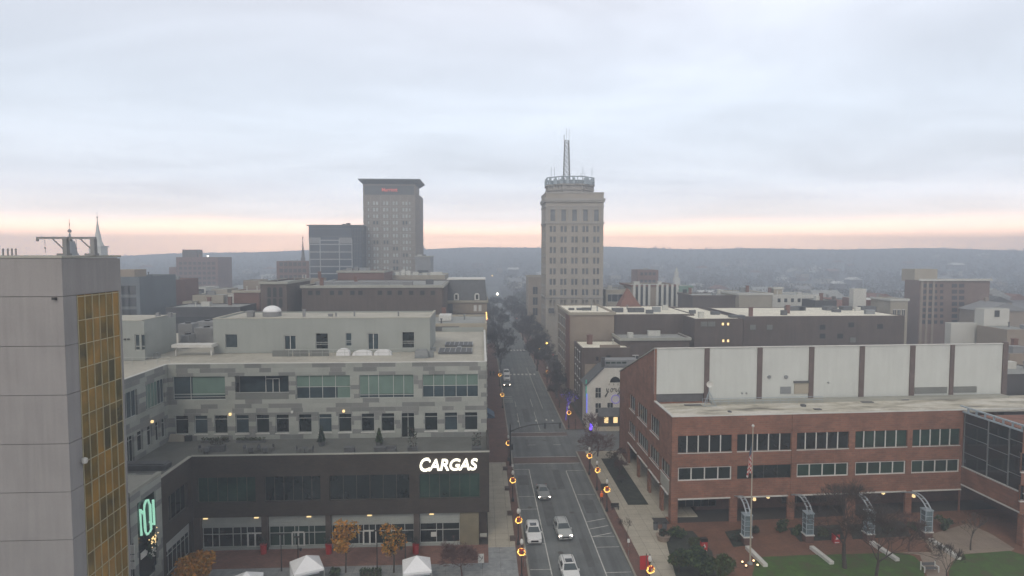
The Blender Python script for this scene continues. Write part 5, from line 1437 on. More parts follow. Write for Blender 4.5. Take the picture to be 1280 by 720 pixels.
# ---------------- left of the street, behind the grey office
def lights_row(t):
    for i in range(12):
        y = 127.5 + i * 1.4
        MB().ball((1.05, y, 24.3), .13, 5).build('string_light', M['warm_bulb'] if i % 2 else M['red_glow'], t)
    MB().box(-9.2, -6.6, 134, 138, 23.4, 24.6).build('roof_box', M['white_trim'], t)
    MB().box(-10.7, -4.6, 126.22, 126.29, 22.2, 23.1).build('dark_band', M['slate'], t)
block('street_building', 'pale rendered street building with fairy lights along its roof edge', 'building', -11.0, 1.0, 126.3, 144.5, 23.7, 'cream', roof='roof_grey', right=(5, 4, 1.2, 2.0, 4, 4.4), par=.5, extra=lights_row)
block('street_building', 'plain brick street building hidden mostly behind the fairy-light roof', 'building', -13.0, 1.2, 145, 186, 20.0, 'brownw', right=(9, 3, 1.2, 2.0, 4, 4.4), roof='roof_grey')
def mansard():
    Y0, Y1 = 190.0, 206.0
    x0, x1 = AY(557.5, 370, Y0)[0], 1.6
    t = thing('mansard_building', 'street building with dark mansard roof and two white round dormers', 'building', ((x0 + x1) / 2, 198, 0))
    wz = lambda py: AY(580, py, Y0)[1]
    ze, zt = wz(375.5), wz(350)
    MB().box(x0, x1, Y0, Y1, 0, ze).build('wall', M['tanw'], t)
    MB().add([(x0, Y0, ze + .01), (x1, Y0, ze + .01), (x1, Y1, ze + .01), (x0, Y1, ze + .01), (x0 + .3, Y0 + 1.6, zt), (x1 - .6, Y0 + 1.6, zt), (x1 - .6, Y1 - 1, zt), (x0 + .3, Y1 - 1, zt)],
             [(3, 2, 1, 0), (4, 5, 6, 7), (0, 1, 5, 4), (1, 2, 6, 5), (2, 3, 7, 6), (3, 0, 4, 7)]).build('mansard_roof', M['slate'], t)
    MB().box(x0 + .2, x1 - .4, Y0 + 1.4, Y1 - 1, zt + .003, zt + .3).build('roof_edge', M['white_trim'], t)
    MB().box(x0 - .2, x1 + .3, Y0 - .4, Y0 - .003, ze - .7, ze - .003).box(x1 + .003, x1 + .4, Y0, Y1, ze - .7, ze - .003).build('cornice', M['cream'], t)
    for px in (570.5, 596.2):
        x, z = AY(px, 371, Y0)
        d = MB().box(x - .75, x + .75, Y0 - .15, Y0 + 1.6, ze + .1, ze + 1.6)
        d.fprism(facing('y-', Y0 - .15), [(x + .75 * math.cos(a), ze + 1.601 + .6 * math.sin(a)) for a in np.linspace(0, PI, 8)], 0, 1.7)
        o = d.build('dormer', M['white_trim'], t)
        MB().box(x - .35, x + .35, Y0 - .2, Y0 - .153, ze + .35, ze + 1.75).build('pane', M['glass_dark'], o)
    for px in (594, 600):
        x, z = AY(px, 385, Y0); g = MB().box(x - .45, x + .45, Y0 - .05, Y0 - .004, z - 1, z + .9).build('window', M['white_trim'], t)
    x, z = AY(561, 387, Y0); MB().box(x - .8, x + 1.2, Y0 - .05, Y0 - .004, z - 2, z + 1.8).build('window', M['slate'], t)
mansard()
def longbrick(t):
    for px in (388, 397.5, 415, 425.5, 440.5, 450.5, 475, 487, 500, 514, 528, 541):
        x, z = AY(px, 366, 165); MB().box(x - .55, x + .55, 164.9, 164.99, z - .55, z + .55).build('window', M['win_dark'], t)
    x0, z0 = AY(393, 353.5, 178); x1, _ = AY(513, 353.5, 178)
    MB().box(x0, x1, 178, 185, z0 - .8, z0 + .3).build('roof_ridge', M['greyw'], t)
pxblock('brick_hall', 'long dark brick hall with a row of small square windows behind the penthouse', 'building', 377, 553, 357.5, 165, 38, 'brownw', roof='roof_grey', cornice='coping', par=.4, extra=longbrick)
def archwin(t):
    P = facing('y-', 160.0)
    for px in (336.5, 343.5, 351):
        for py, h in ((364.5, 1.4), (378, 1.3)):
            x, z = AY(px, py, 160)
            MB().fprism(P, [(x - .42, z - h), (x + .42, z - h)] + [(x + .42 * math.cos(a), z + h * .5 + .4 * math.sin(a)) for a in np.linspace(0, PI, 7)], -.06, -.004).build('arched_window', M['win_dark'], t)
pxblock('brick_hall', 'small brick building with arched windows and sloping roof edge by white dome', 'building', 325.5, 358, 352.5, 160, 22, 'brownw', cornice='coping', extra=archwin)
pxblock('flat_building', 'plain beige upper wall between arched brick building and long brick hall', 'building', 358.5, 400, 348.5, 196, 8, 'tanw', par=.3)
pxblock('flat_building', 'dark recessed brick wall with two tiny lamps beside arched windows', 'building', 358.5, 376, 362, 172, 4, 'darkw', par=.3, extra=lambda t: [MB().ball((AY(369, py, 171.7)[0], 171.7, AY(369, py, 171.7)[1]), .2, 5).build('wall_lamp', M['white_bulb'], t) for py in (362.8, 376.8)])
pxblock('flat_building', 'red brown flat-topped block below the dark glass office', 'building', 422, 480, 338.8, 212, 20, 'redw', cornice='coping', par=.4, extra=lambda t: [on_roof(t, 'roof_unit', a, b, 216, 340, c, 'greyw') for a, b, c in ((433, 440, 335), (443, 447, 333.5), (458, 462, 334.5))])
pxblock('flat_building', 'beige flat block with rooftop units at the hotel tower foot', 'building', 480.5, 556, 344, 232, 25, 'cream', par=.4, extra=lambda t: [on_roof(t, 'roof_unit', a, b, 240, 345.5, c, 'whitew') for a, b, c in ((484, 488, 341), (493, 499, 340), (502, 506, 337), (508, 513, 338.5), (516, 523, 340), (538, 553, 340))])
pxblock('brick_apartments', 'far red brick apartment block left of the glass office', 'building', 345.5, 386, 326.5, 335, 20, 'redw', front=(6, 6, 1.8, 2.0, 14, 3.4), frame=None)
# farther left
pxblock('flat_building', 'blue grey slab with dark window pairs just right of the amber tower', 'building', 140, 174, 346, 172, 20, 'bluew', front=(3, 6, 2.0, 2.4, 14, 3.2), frame=None, extra=lambda t: on_roof(t, 'roof_house', 147, 168, 174, 347, 337, 'tanw', 6))
pxblock('flat_building', 'brown brick flat building between blue grey slab and low white roofs', 'building', 174.5, 206, 351, 190, 22, 'redw', front=(4, 5, 1.3, 2, 10, 4), frame=None)
def aparts(t):
    on_roof(t, 'penthouse', 228, 246, 402, 322, 312, 'brownw', 8)
    on_roof(t, 'side_wing', 212, 220.5, 399, 358, 334, 'redw', 10)
pxblock('brick_apartments', 'tall faint red brick apartment house with roof penthouse, far left', 'building', 220, 272, 321.5, 400, 22, 'redw', front=(8, 9, 1.9, 1.7, 12, 3.1), frame=None, extra=aparts)
pxblock('flat_building', 'cream two-part block standing among low roofs left of white dome', 'building', 240.5, 279, 369, 188, 10, 'cream', front=(3, 1, 2.5, 2.2, 19, 4), frame=None, par=.4)
pxblock('flat_building', 'narrow white gabled end right of the cream two-part block', 'building', 285, 293, 368.5, 186, 9, 'whitew', par=.3)
pxblock('flat_building', 'grey middle wall between the cream block and white gabled end', 'building', 268, 285, 371, 189, 8, 'greyw', par=.3)
pxblock('flat_building', 'small bright peach wall left of cream two-part block', 'building', 228, 240, 377, 184, 8, 'cream', par=.3)
pxblock('flat_building', 'white flat roofed house above the cream two-part block', 'building', 238.5, 257, 359.5, 238, 12, 'whitew', front=(4, 1, 2, 1.5, 23, 4), frame=None, par=.3)
pxblock('flat_building', 'cream roof house with chimneys behind narrow white end', 'building', 264, 284, 361.5, 232, 10, 'cream', par=.3)
pxblock('flat_building', 'pale beige cube house left of the arched brick building', 'building', 304, 324.5, 350.5, 228, 9, 'tanw', par=.3)
pxblock('flat_building', 'low brick shed with pale frame wall beside arched brick building', 'building', 292, 324, 363.5, 182, 10, 'redw', cornice='cream', par=.3)
pxblock('flat_building', 'dark low roof mass stretching behind the left penthouse', 'building', 207, 300, 384, 168, 12, 'darkw', front=(9, 1, 2, 1.6, 19.5, 3), frame=None, par=.3)
pxblock('flat_building', 'slate roofed low house with white gable near brown brick building', 'building', 204, 232, 366, 214, 12, 'greyw', roof='slate', par=.2)

# ---------------- right-hand far middle
def temple(t):
    Y = 236.0
    for i in range(9):
        px = 792.5 + i * 6.2 + (4 if i > 3 else 0)
        x, _ = AY(px, 370, Y)
        MB().box(x - .45, x + .45, Y - .5, Y - .004, 17.3, 26.0).build('pilaster', M['whitew'], t)
    for i in range(8):
        px = 795.6 + i * 6.2 + (4 if i > 3 else 0)
        if i == 3: continue
        x, _ = AY(px, 370, Y); MB().box(x - .55, x + .55, Y - .05, Y - .003, 17.5, 25.6).build('window', M['win_dark'], t)
pxblock('classical_building', 'cream classical building with tall windows between pilasters right of stone tower', 'building', 789.5, 847.5, 356.5, 236, 20, 'tanw', cornice='terracotta', extra=temple, par=.6)
pxblock('classical_building', 'cream building with two wide dark windows directly right of stone tower', 'building', 757, 788, 362, 238, 15, 'cream', front=(3, 1, 3.0, 2.8, 19.2, 4), par=.4)
def arch_front(t):
    Y = 236.0
    P = facing('y-', Y); x, z = AY(855.5, 368, Y)
    MB().fprism(P, [(x - 2.4, z + 1.0), (x + 2.4, z + 1.0)] + [(x + 2.4 * math.cos(a), z + 1.6 + 1.6 * math.sin(a)) for a in np.linspace(0, PI, 9)], -.3, -.004).build('arch_head', M['copper'], t)
    MB().box(x - .8, x + .8, Y - .4, Y - .31, z - 1.5, z + 2).build('window', M['win_dark'], t)
    MB().box(x - 1.8, x + 1.8, Y - .1, Y - .004, z - 5, z - 2.3).build('doorway', M['win_dark'], t)
pxblock('classical_building', 'narrow white front with green copper arch beside the tall windows', 'building', 847.8, 865.5, 358, 236, 12, 'whitew', cornice='copper', extra=arch_front, par=.3)
def pyramid():
    Y = 182.0; x, zt = AY(787, 360, Y); x0, zb = AY(775, 385, Y); x1, _ = AY(803, 385, Y)
    t = thing('pyramid_roof_house', 'steep reddish pyramid roof rising in front of the cream buildings', 'building', (x, Y + 3, 0))
    MB().box(x0 + .4, x1 - .4, Y + .4, Y + 6, 0, zb + .5).build('wall', M['redw'], t)
    MB().add([(x0, Y, zb), (x1, Y, zb), (x1, Y + 6.4, zb), (x0, Y + 6.4, zb), (x, Y + 3.2, zt)], [(3, 2, 1, 0), (0, 1, 4), (1, 2, 4), (2, 3, 4), (3, 0, 4)]).build('roof', M['terracotta'], t)
pyramid()
def cupola():
    Y = 420.0; x, zt = AY(847, 334, Y)
    t = thing('cupola_church', 'small white cupola on a church roof among the far trees', 'church', (x, Y, 0))
    _, z1 = AY(847, 347.5, Y)
    MB().box(x - 6, x + 6, Y, Y + 20, 0, z1 - 6).build('nave', M['redw'], t)
    MB().box(x - 2.0, x + 2.0, Y, Y + 4, z1 - 6, z1).build('base', M['whitew'], t)
    MB().lathe([(1.5, z1), (1.5, z1 + 3.5), (1.8, z1 + 3.6), (1.0, z1 + 4.6), (.8, z1 + 6.0), (.15, zt)], 8, (x, Y + 2, 0)).build('lantern', M['whitew'], t)
cupola()
pxblock('brick_apartments', 'red brown block above the classical building with pilasters', 'building', 797, 823, 337.5, 330, 14, 'redw', front=(4, 4, 1.6, 1.6, 14, 4), frame=None, par=.4)
pxblock('flat_building', 'brown brick building between green copper arch and pale warehouse', 'building', 866, 926, 369.5, 208, 16, 'brownw', front=(6, 1, 1.4, 1.8, 16.5, 4), frame=None, cornice='brownw', par=.4)
pxblock('warehouse', 'pale warehouse with five large windows under a long eave', 'building', 924, 965, 367, 205, 18, 'cream', front=(5, 1, 1.5, 2.0, 22.2, 4, .4), cornice='whitew', par=.3)
pxblock('chimney_block', 'square cream chimney block rising from the long pale building', 'building', 967.5, 978, 359.5, 212, 3, 'cream', par=.3, cornice='whitew')
pxblock('flat_building', 'long pale low building with small square windows behind the row', 'building', 965.5, 1024, 368.5, 207, 14, 'whitew', front=(6, 1, 1.0, 1.3, 21.2, 4), frame=None, par=.3)
pxblock('roof_house', 'brown windowless box beside the tall cream chimney tower', 'building', 1019, 1046, 375.5, 186, 8, 'darkw', par=.3)
pxblock('chimney_block', 'tall plain cream tower block right of the brown box', 'building', 1067, 1083, 361, 186, 2.2, 'whitew', par=.3)
pxblock('flat_building', 'low building with white flat roof right of the cream tower block', 'building', 1083.5, 1113, 375, 200, 14, 'redw', roof='white_trim', par=.15)
pxblock('flat_building', 'ornate cream front with tall dark windows left of brick apartments', 'building', 1113.5, 1135, 374, 190, 10, 'cream', front=(3, 2, .9, 2.0, 18, 3.2, .6), cornice='whitew', par=.4)
def big_apts(t):
    Y = 216.0
    on_roof(t, 'penthouse', 1143, 1172, 219, 352, 336.5, 'cream', 7)
    x0, zt = AY(1150, 349.5, Y); x1, _ = AY(1237.5, 349.5, Y)
    MB().box(x0 - .5, x1 + .5, Y - .6, Y - .003, zt - .5, zt + .3).build('roof_edge', M['whitew'], t)
    for i in range(6):
        for j in range(7):
            px = (1155, 1162, 1169.5, 1177, 1193, 1202)[i]; py = 357 + 7.6 * j
            x, z = AY(px, py, Y)
            if i < 2 or i > 3: 
                MB().box(x - 1.0, x + 1.0, Y - .05, Y - .004, z - .7, z + .7).build('balcony_recess', M['win_dark'], t)
            else: MB().box(x - .6, x + .6, Y - .05, Y - .004, z - .6, z + .6).build('window', M['win_dark'], t)
    for px in (1151.5, 1158.5, 1166):
        x, _ = AY(px, 380, Y); MB().box(x - .4, x + .4, Y - .25, Y - .005, 4, zt - .6).build('pale_pier', M['tanw'], t)
pxblock('brick_apartments', 'large brick apartment block with balconies and cream roof penthouse, right side', 'building', 1150, 1237.5, 350.5, 216, 8, 'aptbrick', par=.3, extra=big_apts)
pxblock('flat_building', 'plain cream wall below the large brick apartments', 'building', 1189, 1232, 404, 150, 2, 'whitew', par=.2)
pxblock('flat_building', 'taller cream house wall with small dark window at right edge', 'building', 1230.5, 1262, 386, 148, 3, 'whitew', par=.2, extra=lambda t: [MB().box(AY(a, c, 148)[0], AY(b, c, 148)[0], 147.9, 147.99, AY(a, c, 148)[1], AY(a, d_, 148)[1]).build('window', M['win_dark'], t) for a, b, c, d_ in ((1243, 1249, 396, 388), (1240, 1244, 421, 417), (1246, 1251, 421, 417))])
pxblock('flat_building', 'brown gabled house at the right frame edge behind white hall', 'building', 1259, 1300, 412, 140, 9, 'tanw', par=.2)
pxblock('flat_building', 'low grey tan wall right of the brick pilaster end', 'building', 1262, 1320, 442, 112, 8, 'tanw', par=.2)
pxblock('flat_building', 'dark flat shed roof at right edge beside the brick hall', 'building', 1257, 1330, 468, 99, 9, 'darkw', roof='roof_grey', par=.2)
pxblock('flat_building', 'distant orange brick mill building under the horizon at right', 'building', 1185, 1232, 328, 1100, 15, 'tanw', par=.3, front=(5, 2, 3, 3, 15, 6), frame=None)

# ---------------- steeples
def steeple(px, ptop, pbase, w_px, Y, label, m, belfry):
    x, zt = AY(px, ptop, Y); _, zb = AY(px, pbase, Y); w2 = w_px / 2 / FPX * Y
    t = thing('church_steeple', label, 'steeple', (x, Y, 0))
    MB().box(x - w2, x + w2, Y - w2, Y + w2, 0, zb).build('tower', M[m], t)
    if belfry:
        MB().box(x - w2 * 1.15, x + w2 * 1.15, Y - w2 * 1.15, Y + w2 * 1.15, zb, zb + .7).build('ledge', M[m], t)
        MB().box(x - w2 * .45, x + w2 * .45, Y - w2 - .06, Y - w2 - .004, zb - 4.5, zb - 1.2).build('louvre', M['darkw'], t)
        MB().lathe([(w2 * .95, zb + .7), (w2 * .62, zb + 3), (w2 * .3, zb + (zt - zb) * .55), (.12, zt)], 8, (x, Y, 0)).build('spire', M[m], t)
    else:
        MB().lathe([(w2, zb), (w2 * .5, zb + (zt - zb) * .5), (.1, zt)], 8, (x, Y, 0)).build('spire', M[m], t)
    MB().ball((x, Y, zt + .3), .55, 6).tube([(x, Y, zt), (x, Y, zt + 3.0)], .1, 4).build('finial', M[m], t)
    return t
steeple(121.5, 272.5, 309, 14, 340, 'tall white church spire with open belfry beyond the amber tower roof', 'whitew', True)
def dark_dome():
    Y = 300.0; x, zt = AY(87.3, 297.5, Y); _, zb = AY(87, 322, Y)
    t = thing('church_steeple', 'dark tapering steeple with ball finial between two roof davits', 'steeple', (x, Y, 0))
    MB().box(x - 4.5, x + 4.5, Y - 4.5, Y + 4.5, 0, zb - 1).build('tower', M['darkw'], t)
    MB().lathe([(4.6, zb - 1), (3.6, zb + .6), (2.8, zb + 2.5), (2.0, zt - 1.5), (1.3, zt - 1.4), (.5, zt + .8), (.25, zt + 2.2)], 8, (x, Y, 0)).build('spire', M['slate'], t)
    MB().ball((x, Y, AY(87, 288.8, Y)[1]), .85, 8).tube([(x, Y, zt + 1), (x, Y, AY(87, 274, Y)[1])], .12, 5).ball((x, Y, AY(87, 280.5, Y)[1]), .3, 5).build('finial', M['slate'], t)
dark_dome()
steeple(378.4, 297.5, 322, 4.2, 430, 'thin dark church spire just left of the glass office', 'brownw', False)
# ================================================================== plants
def branches(rr, h, r0, spread=.55, levels=5, start=.28, nb=(2, 3), up=.25):
    """list of (p0, p1, r0, r1, level) for a leafless tree"""
    out = []
    def grow(p, d, ln, r, lev):
        segs = 2 if lev < 2 else 1
        q = p
        for s in range(segs):
            d2 = (d + Vector((rr.uniform(-.12, .12), rr.uniform(-.12, .12), rr.uniform(0, .08)))).normalized()
            q2 = q + d2 * ln / segs
            ra, rb = r * (1 - .28 * s / segs), r * (1 - .28 * (s + 1) / segs)
            out.append((q.copy(), q2.copy(), ra, rb, lev)); q = q2; d = d2
            if lev > 0 and lev < levels and s == 0 and rr.random() < .6: side(q, d, ln, r, lev)
        if lev >= levels: return
        for k in range(rr.randint(*nb)): side(q, d, ln, r * .72, lev)
    def side(q, d, ln, r, lev):
        a = rr.uniform(0, 2 * PI); t = Vector((math.cos(a), math.sin(a), 0))
        t = (t - d * t.dot(d)).normalized()
        th = spread * rr.uniform(.55, 1.25)
        nd = (d * math.cos(th) + t * math.sin(th) + Vector((0, 0, up))).normalized()
        grow(q, nd, ln * rr.uniform(.66, .9), max(r * rr.uniform(.5, .72), .006), lev + 1)
    grow(Vector((0, 0, 0)), Vector((rr.uniform(-.04, .04), rr.uniform(-.04, .04), 1)), h * start, r0, 0)
    return out
def tubes(segs, n=3, minr=.0):
    mb = MB()
    for p, q, a, b, l in segs: mb.tube([p, q], [max(a, minr), max(b, minr)], n, cap=False)
    return mb
def bare_tree(name, label, cat, loc, seed, h=8, r=.16, mt='bark', levels=5, group=None, minr=.012, spread=.55, start=.28, crown_label=None, nb=(2, 3), up=.25):
    rr = random.Random(seed); sg = branches(rr, h, r, spread, levels, start, nb, up)
    zmax = max(max(s[1].z for s in sg), .1); k = h / zmax
    sg = [(p * k, q * k, a, b, l) for p, q, a, b, l in sg]
    t = thing(name, label, cat, loc, group)
    o = Vector(loc); 
    sh = lambda L_: [(p + o, q + o, a, b, l) for p, q, a, b, l in L_]
    tubes(sh([s for s in sg if s[4] <= 1]), 6, minr).build('trunk', M[mt], t, fix=False)
    tubes(sh([s for s in sg if s[4] > 1]), 3, minr).build('crown', M[mt], t, fix=False)
    return t
def leaf_mesh(name, mats, parent, pts, size, rngs, flat=.6):
    """many small leaf clumps (random quads) at pts (world)"""
    n = len(pts); P = np.asarray(pts, float)
    u = rngs.normal(size=(n, 3)); u /= np.linalg.norm(u, axis=1)[:, None]
    v = rngs.normal(size=(n, 3)); v -= (v * u).sum(1)[:, None] * u; v /= np.linalg.norm(v, axis=1)[:, None]
    s = size * rngs.uniform(.55, 1.35, size=(n, 1))
    u *= s; v *= s * flat
    V = np.stack([P - u - v, P + u - v * .7, P + u * .8 + v, P - u * .7 + v], 1).reshape(-1, 3)
    org = np.array(ORG.get(parent, Vector((0, 0, 0)))) if parent is not None else np.zeros(3)
    me = bpy.data.meshes.new(name); V = V - org
    me.vertices.add(4 * n); me.vertices.foreach_set('co', V.ravel())
    me.loops.add(4 * n); me.loops.foreach_set('vertex_index', np.arange(4 * n, dtype=np.int32))
    me.polygons.add(n); me.polygons.foreach_set('loop_start', np.arange(0, 4 * n, 4, dtype=np.int32)); me.polygons.foreach_set('loop_total', np.full(n, 4, np.int32))
    for m in mats: me.materials.append(m)
    if len(mats) > 1: me.polygons.foreach_set('material_index', rngs.integers(0, len(mats), n).astype(np.int32))
    me.update(); me.validate()
    o = bpy.data.objects.new(name, me); COL.objects.link(o)
    if parent is not None: o.parent = parent; ORG[o] = ORG[parent]
    return o
def clumps(c, rad, n, seed, lumps=9, hollow=.35):
    """points in an uneven crown made of lumps"""
    g = np.random.default_rng(seed)
    cs = g.normal(size=(lumps, 3)); cs /= np.linalg.norm(cs, axis=1)[:, None]; cs *= g.uniform(.25, .72, size=(lumps, 1))
    k = g.integers(0, lumps, n); d = g.normal(size=(n, 3)); d /= np.linalg.norm(d, axis=1)[:, None]
    p = cs[k] + d * (g.uniform(hollow, 1, size=(n, 1)) ** .6) * g.uniform(.28, .5, size=(lumps, 1))[k]
    return np.asarray(c) + p * np.asarray(rad)
def leafy_tree(name, label, cat, loc, h, rad, mats, seed, n=1600, size=.16, trunk_h=.4, group=None, mt='bark', lumps=10):
    t = thing(name, label, cat, loc, group)
    rr = random.Random(seed); x, y, z = loc
    cz = z + h - rad[2]
    mb = MB().tube([(x, y, z), (x + .05, y, z + h * .3), (x - .03, y + .03, z + h * .62)], [.11, .09, .06], 6)
    mb.build('trunk', M[mt], t)
    lb = MB()
    for k in range(14):
        a = rr.uniform(0, 2 * PI); q = rr.uniform(.5, .95); zz_ = z + h * rr.uniform(trunk_h, .75)
        lb.tube([(x, y, zz_ - .4), (x + math.cos(a) * rad[0] * q * .5, y + math.sin(a) * rad[1] * q * .5, zz_ + .1), (x + math.cos(a) * rad[0] * q, y + math.sin(a) * rad[1] * q, zz_ + rad[2] * .4)], [.045, .03, .012], 3)
    lb.build('limb', M[mt], t)
    leaf_mesh('crown', [M[m] for m in mats], t, clumps((x, y, cz), rad, n, seed, lumps), size, np.random.default_rng(seed))
    return t
def shrub(label, loc, rad, mats, seed, n=500, size=.13, group=None, name='shrub'):
    x, y, z = loc
    t = thing(name, label, 'shrub', loc, group)
    leaf_mesh('foliage', [M[m] for m in mats], t, clumps((x, y, z + rad[2] * .8), rad, n, seed, 6, .2), size, np.random.default_rng(seed))
    MB().tube([(x, y, z), (x, y, z + rad[2])], .05, 5).tube([(x, y, z), (x + rad[0] * .4, y, z + rad[2])], .03, 4).tube([(x, y, z), (x - rad[0] * .4, y + .1, z + rad[2])], .03, 4).build('stem', M['bark'], t)
    return t

# autumn trees on the plaza
leafy_tree('plaza_tree', 'round orange-leaved tree at plaza corner under green neon emblem', 'tree', (-32.1, 69.6, Z1), 4.9, (2.5, 2.4, 2.2), ('leaf_orange', 'leaf_amber', 'leaf_orange'), 21, 3600, .15)
leafy_tree('plaza_tree', 'slender amber tree in front of third shop window', 'tree', (-16.2, 72.9, Z1), 6.45, (1.9, 1.8, 2.1), ('leaf_orange', 'leaf_amber'), 22, 1300, .14)
leafy_tree('plaza_tree', 'thin yellow green tree near the second tent', 'tree', (-10.5, 72.6, Z1), 6.3, (1.9, 1.9, 2.4), ('leaf_amber', 'leaf_olive', 'leaf_orange'), 23, 1200, .14)
bare_tree('bare_tree', 'low spreading bare tree beside white sign board on plaza', 'tree', (-2.4, 71.2, Z1), 31, 4.4, .1, 'bark_red', 6, spread=.85, start=.12, minr=.012, nb=(3, 4), up=.05)
bare_tree('bare_tree', 'large bare tree on the lawn in front of the third pylon', 'tree', (*G(1056, 712, 0), .15), 32, 11.2, .26, 'bark', 6, start=.2, minr=.013, nb=(2, 4), spread=.62, up=.12)
bare_tree('bare_tree', 'twiggy bare tree at bottom right of the largest lawn tree', 'tree', (*G(1094, 730, 0), .15), 33, 9.6, .2, 'bark', 6, spread=.66, start=.15, minr=.013, nb=(2, 4), up=.12)
bare_tree('bare_tree', 'small bare tree on the curved concrete path', 'tree', (*G(1183, 728, 0), .15), 34, 4.6, .09, 'bark', 5, start=.2, minr=.012, nb=(2, 4), spread=.45, up=.15)
bare_tree('bare_tree', 'slim bare sapling on pale paving near brick bridge', 'tree', (*G(1213, 689, 0), .15), 35, 5.0, .09, 'bark', 5, start=.3, minr=.012)
bare_tree('bare_tree', 'slim bare sapling on brick walk between pylons, right of big tree', 'tree', (*G(1136, 690, 0), .15), 36, 5.2, .1, 'bark_red', 6, start=.26, minr=.012)
bare_tree('bare_tree', 'bare reddish street tree behind the upper wreath lamps', 'tree', (18.9, 106.8, Z1), 37, 7.0, .15, 'bark_red', 6, start=.17, spread=.7, minr=.016, nb=(3, 3), up=.08)
bare_tree('bare_tree', 'bare reddish tree on corner beside brick arcade', 'tree', (21.5, 113.5, Z1), 38, 8.0, .16, 'bark_red', 6, start=.17, spread=.6, minr=.015, nb=(2, 3), up=.12)
bare_tree('bare_tree', 'thin bare sapling on right pavement by round planter', 'tree', (*G(784, 677, 0), Z1), 39, 3.4, .05, 'bark', 5, start=.3, minr=.01)
for k, (x, y, lb) in enumerate(((22.6, 108.5, 'brown twiggy shrub in dark bed nearest the corner tree'), (23.6, 104.0, 'brown twiggy shrub in the middle of the dark bed'), (22.9, 99.5, 'low brown twiggy shrub toward the near end of the dark bed'), (25.4, 110.5, 'brown twiggy shrub beside the brick arcade columns'))):
    bare_tree('bare_shrub', lb, 'shrub', (x, y, Z1), 120 + k, 2.6 if k != 2 else 1.6, .06, 'bark_red' if k % 2 else 'bark', 5, start=.1, spread=.9, minr=.014, nb=(3, 4), up=.05)
# evergreen planting at the right bottom
for (px, py, h, rx, lb, mts, sd, n) in ((875, 722, 4.2, 2.4, 'dense dark green tree at bottom of the brick court', ('leaf_dark', 'leaf_green'), 51, 3000),
                                 (905, 728, 3.4, 1.9, 'olive evergreen beside flagpole at bottom edge', ('leaf_green', 'leaf_olive'), 52, 1800),
                                 (848, 716, 3.0, 1.8, 'bushy green tree by right pavement near banner', ('leaf_green', 'leaf_dark', 'leaf_olive'), 53, 1800)):
    leafy_tree('court_tree', lb, 'tree', (*G(px, py, .15), .15), h, (rx, rx, h * .42), mts, sd, n, .15, trunk_h=.2)
for (px, py, r_, lb, mts, sd) in ((843, 672, 1.5, 'round dark shrub below the brick corner', ('leaf_dark', 'leaf_green'), 61), (921, 674, 1.5, 'greyish shrub left of the flagpole pylon', ('leaf_dark', 'bark'), 62), (866, 684, 1.2, 'olive shrub left of red notice box', ('leaf_olive', 'leaf_green'), 63),
                             (998, 668, 1.2, 'dark shrub left of second pylon', ('leaf_dark', 'leaf_green'), 64), (980, 664, 1.5, 'long low dark shrub before the lit arcade', ('leaf_dark', 'leaf_green'), 65), (1027, 671, 1.3, 'pale green shrub right of second pylon', ('leaf_green', 'leaf_olive'), 66),
                             (1144, 664, 1.3, 'dark shrub left of fourth pylon', ('leaf_dark', 'leaf_green'), 67), (1180, 664, 1.9, 'green oval shrub right of fourth pylon', ('leaf_dark', 'leaf_green'), 68), (943, 667, .9, 'small dark shrub right of the flagpole pylon', ('leaf_dark', 'bark'), 69), (1110, 668, 1.2, 'dark shrub behind the striped low wall', ('leaf_dark', 'leaf_green'), 70)):
    shrub(lb, (*G(px, py, .15), .15), (r_, r_ * .8, r_ * .65), mts, sd, 650, .12)
# clipped hedge at the plaza's bottom edge
for (pa, pb, lb) in ((413, 424, 'short dark hedge piece below first slender amber tree'), (450, 476, 'longer dark hedge between the two tents')):
    (xa, y), (xb, _) = G(pa, 716, .6), G(pb, 716, .6)
    t = thing('hedge', lb, 'hedge', ((xa + xb) / 2, y, Z1))
    g = np.random.default_rng(int(pa))
    pts = np.stack([g.uniform(xa, xb, 500), y + g.uniform(-.45, .45, 500), Z1 + g.uniform(.1, .9, 500)], 1)
    leaf_mesh('foliage', [M['leaf_dark'], M['leaf_green']], t, pts, .11, g)
    MB().box(xa + .1, xb - .1, y - .3, y + .3, Z1, Z1 + .7).build('stem', M['bark'], t)

# bare street trees down both sides, the near right one strung with purple lights
protos = []
for k in range(3):
    o = bare_tree('street_tree', 'x', 'street tree', (0, 0, 0), 80 + k, 10.5, .22, 'bark_far', 6, start=.17, minr=.02, spread=.6, nb=(2, 4), up=.12)
    protos.append(o)
spots = [(18.9, 150, .62), (19.3, 160, .75), (18.8, 171, .8), (19.4, 184, .9), (18.9, 198, .95), (19.3, 212, 1.0), (18.8, 228, 1.05), (19.3, 246, 1.1), (19, 268, 1.1), (19.2, 296, 1.15), (19, 330, 1.1),
         (4.9, 196, .8), (5.2, 210, .95), (4.8, 226, 1.0), (5.2, 246, 1.05), (4.9, 270, 1.1), (5.1, 300, 1.1), (4.9, 335, 1.1), (5.2, 375, 1.1), (19.1, 372, 1.1)]
used = set()
for i, (x, y, s) in enumerate(spots):
    x += (1.2 if x < 10 else -1.2) * (y > 185); s *= 1.12 if y > 185 else 1
    p = protos[i % 3]
    o = p if i % 3 not in used else copy_tree(p)
    used.add(i % 3)
    place(o, (x, y, Z1), i * 1.9, 'bare street tree in the misty row beyond the second crossing' , 'bare street trees along both kerbs')
    o.scale = (s * 1.05, s * 1.05, s)
pt = bare_tree('purple_tree', 'bare street tree wound with purple fairy lights before the white restaurant', 'street tree', (19.0, 139, Z1), 91, 7.4, .16, 'bark_far', 6, start=.24, minr=.02)
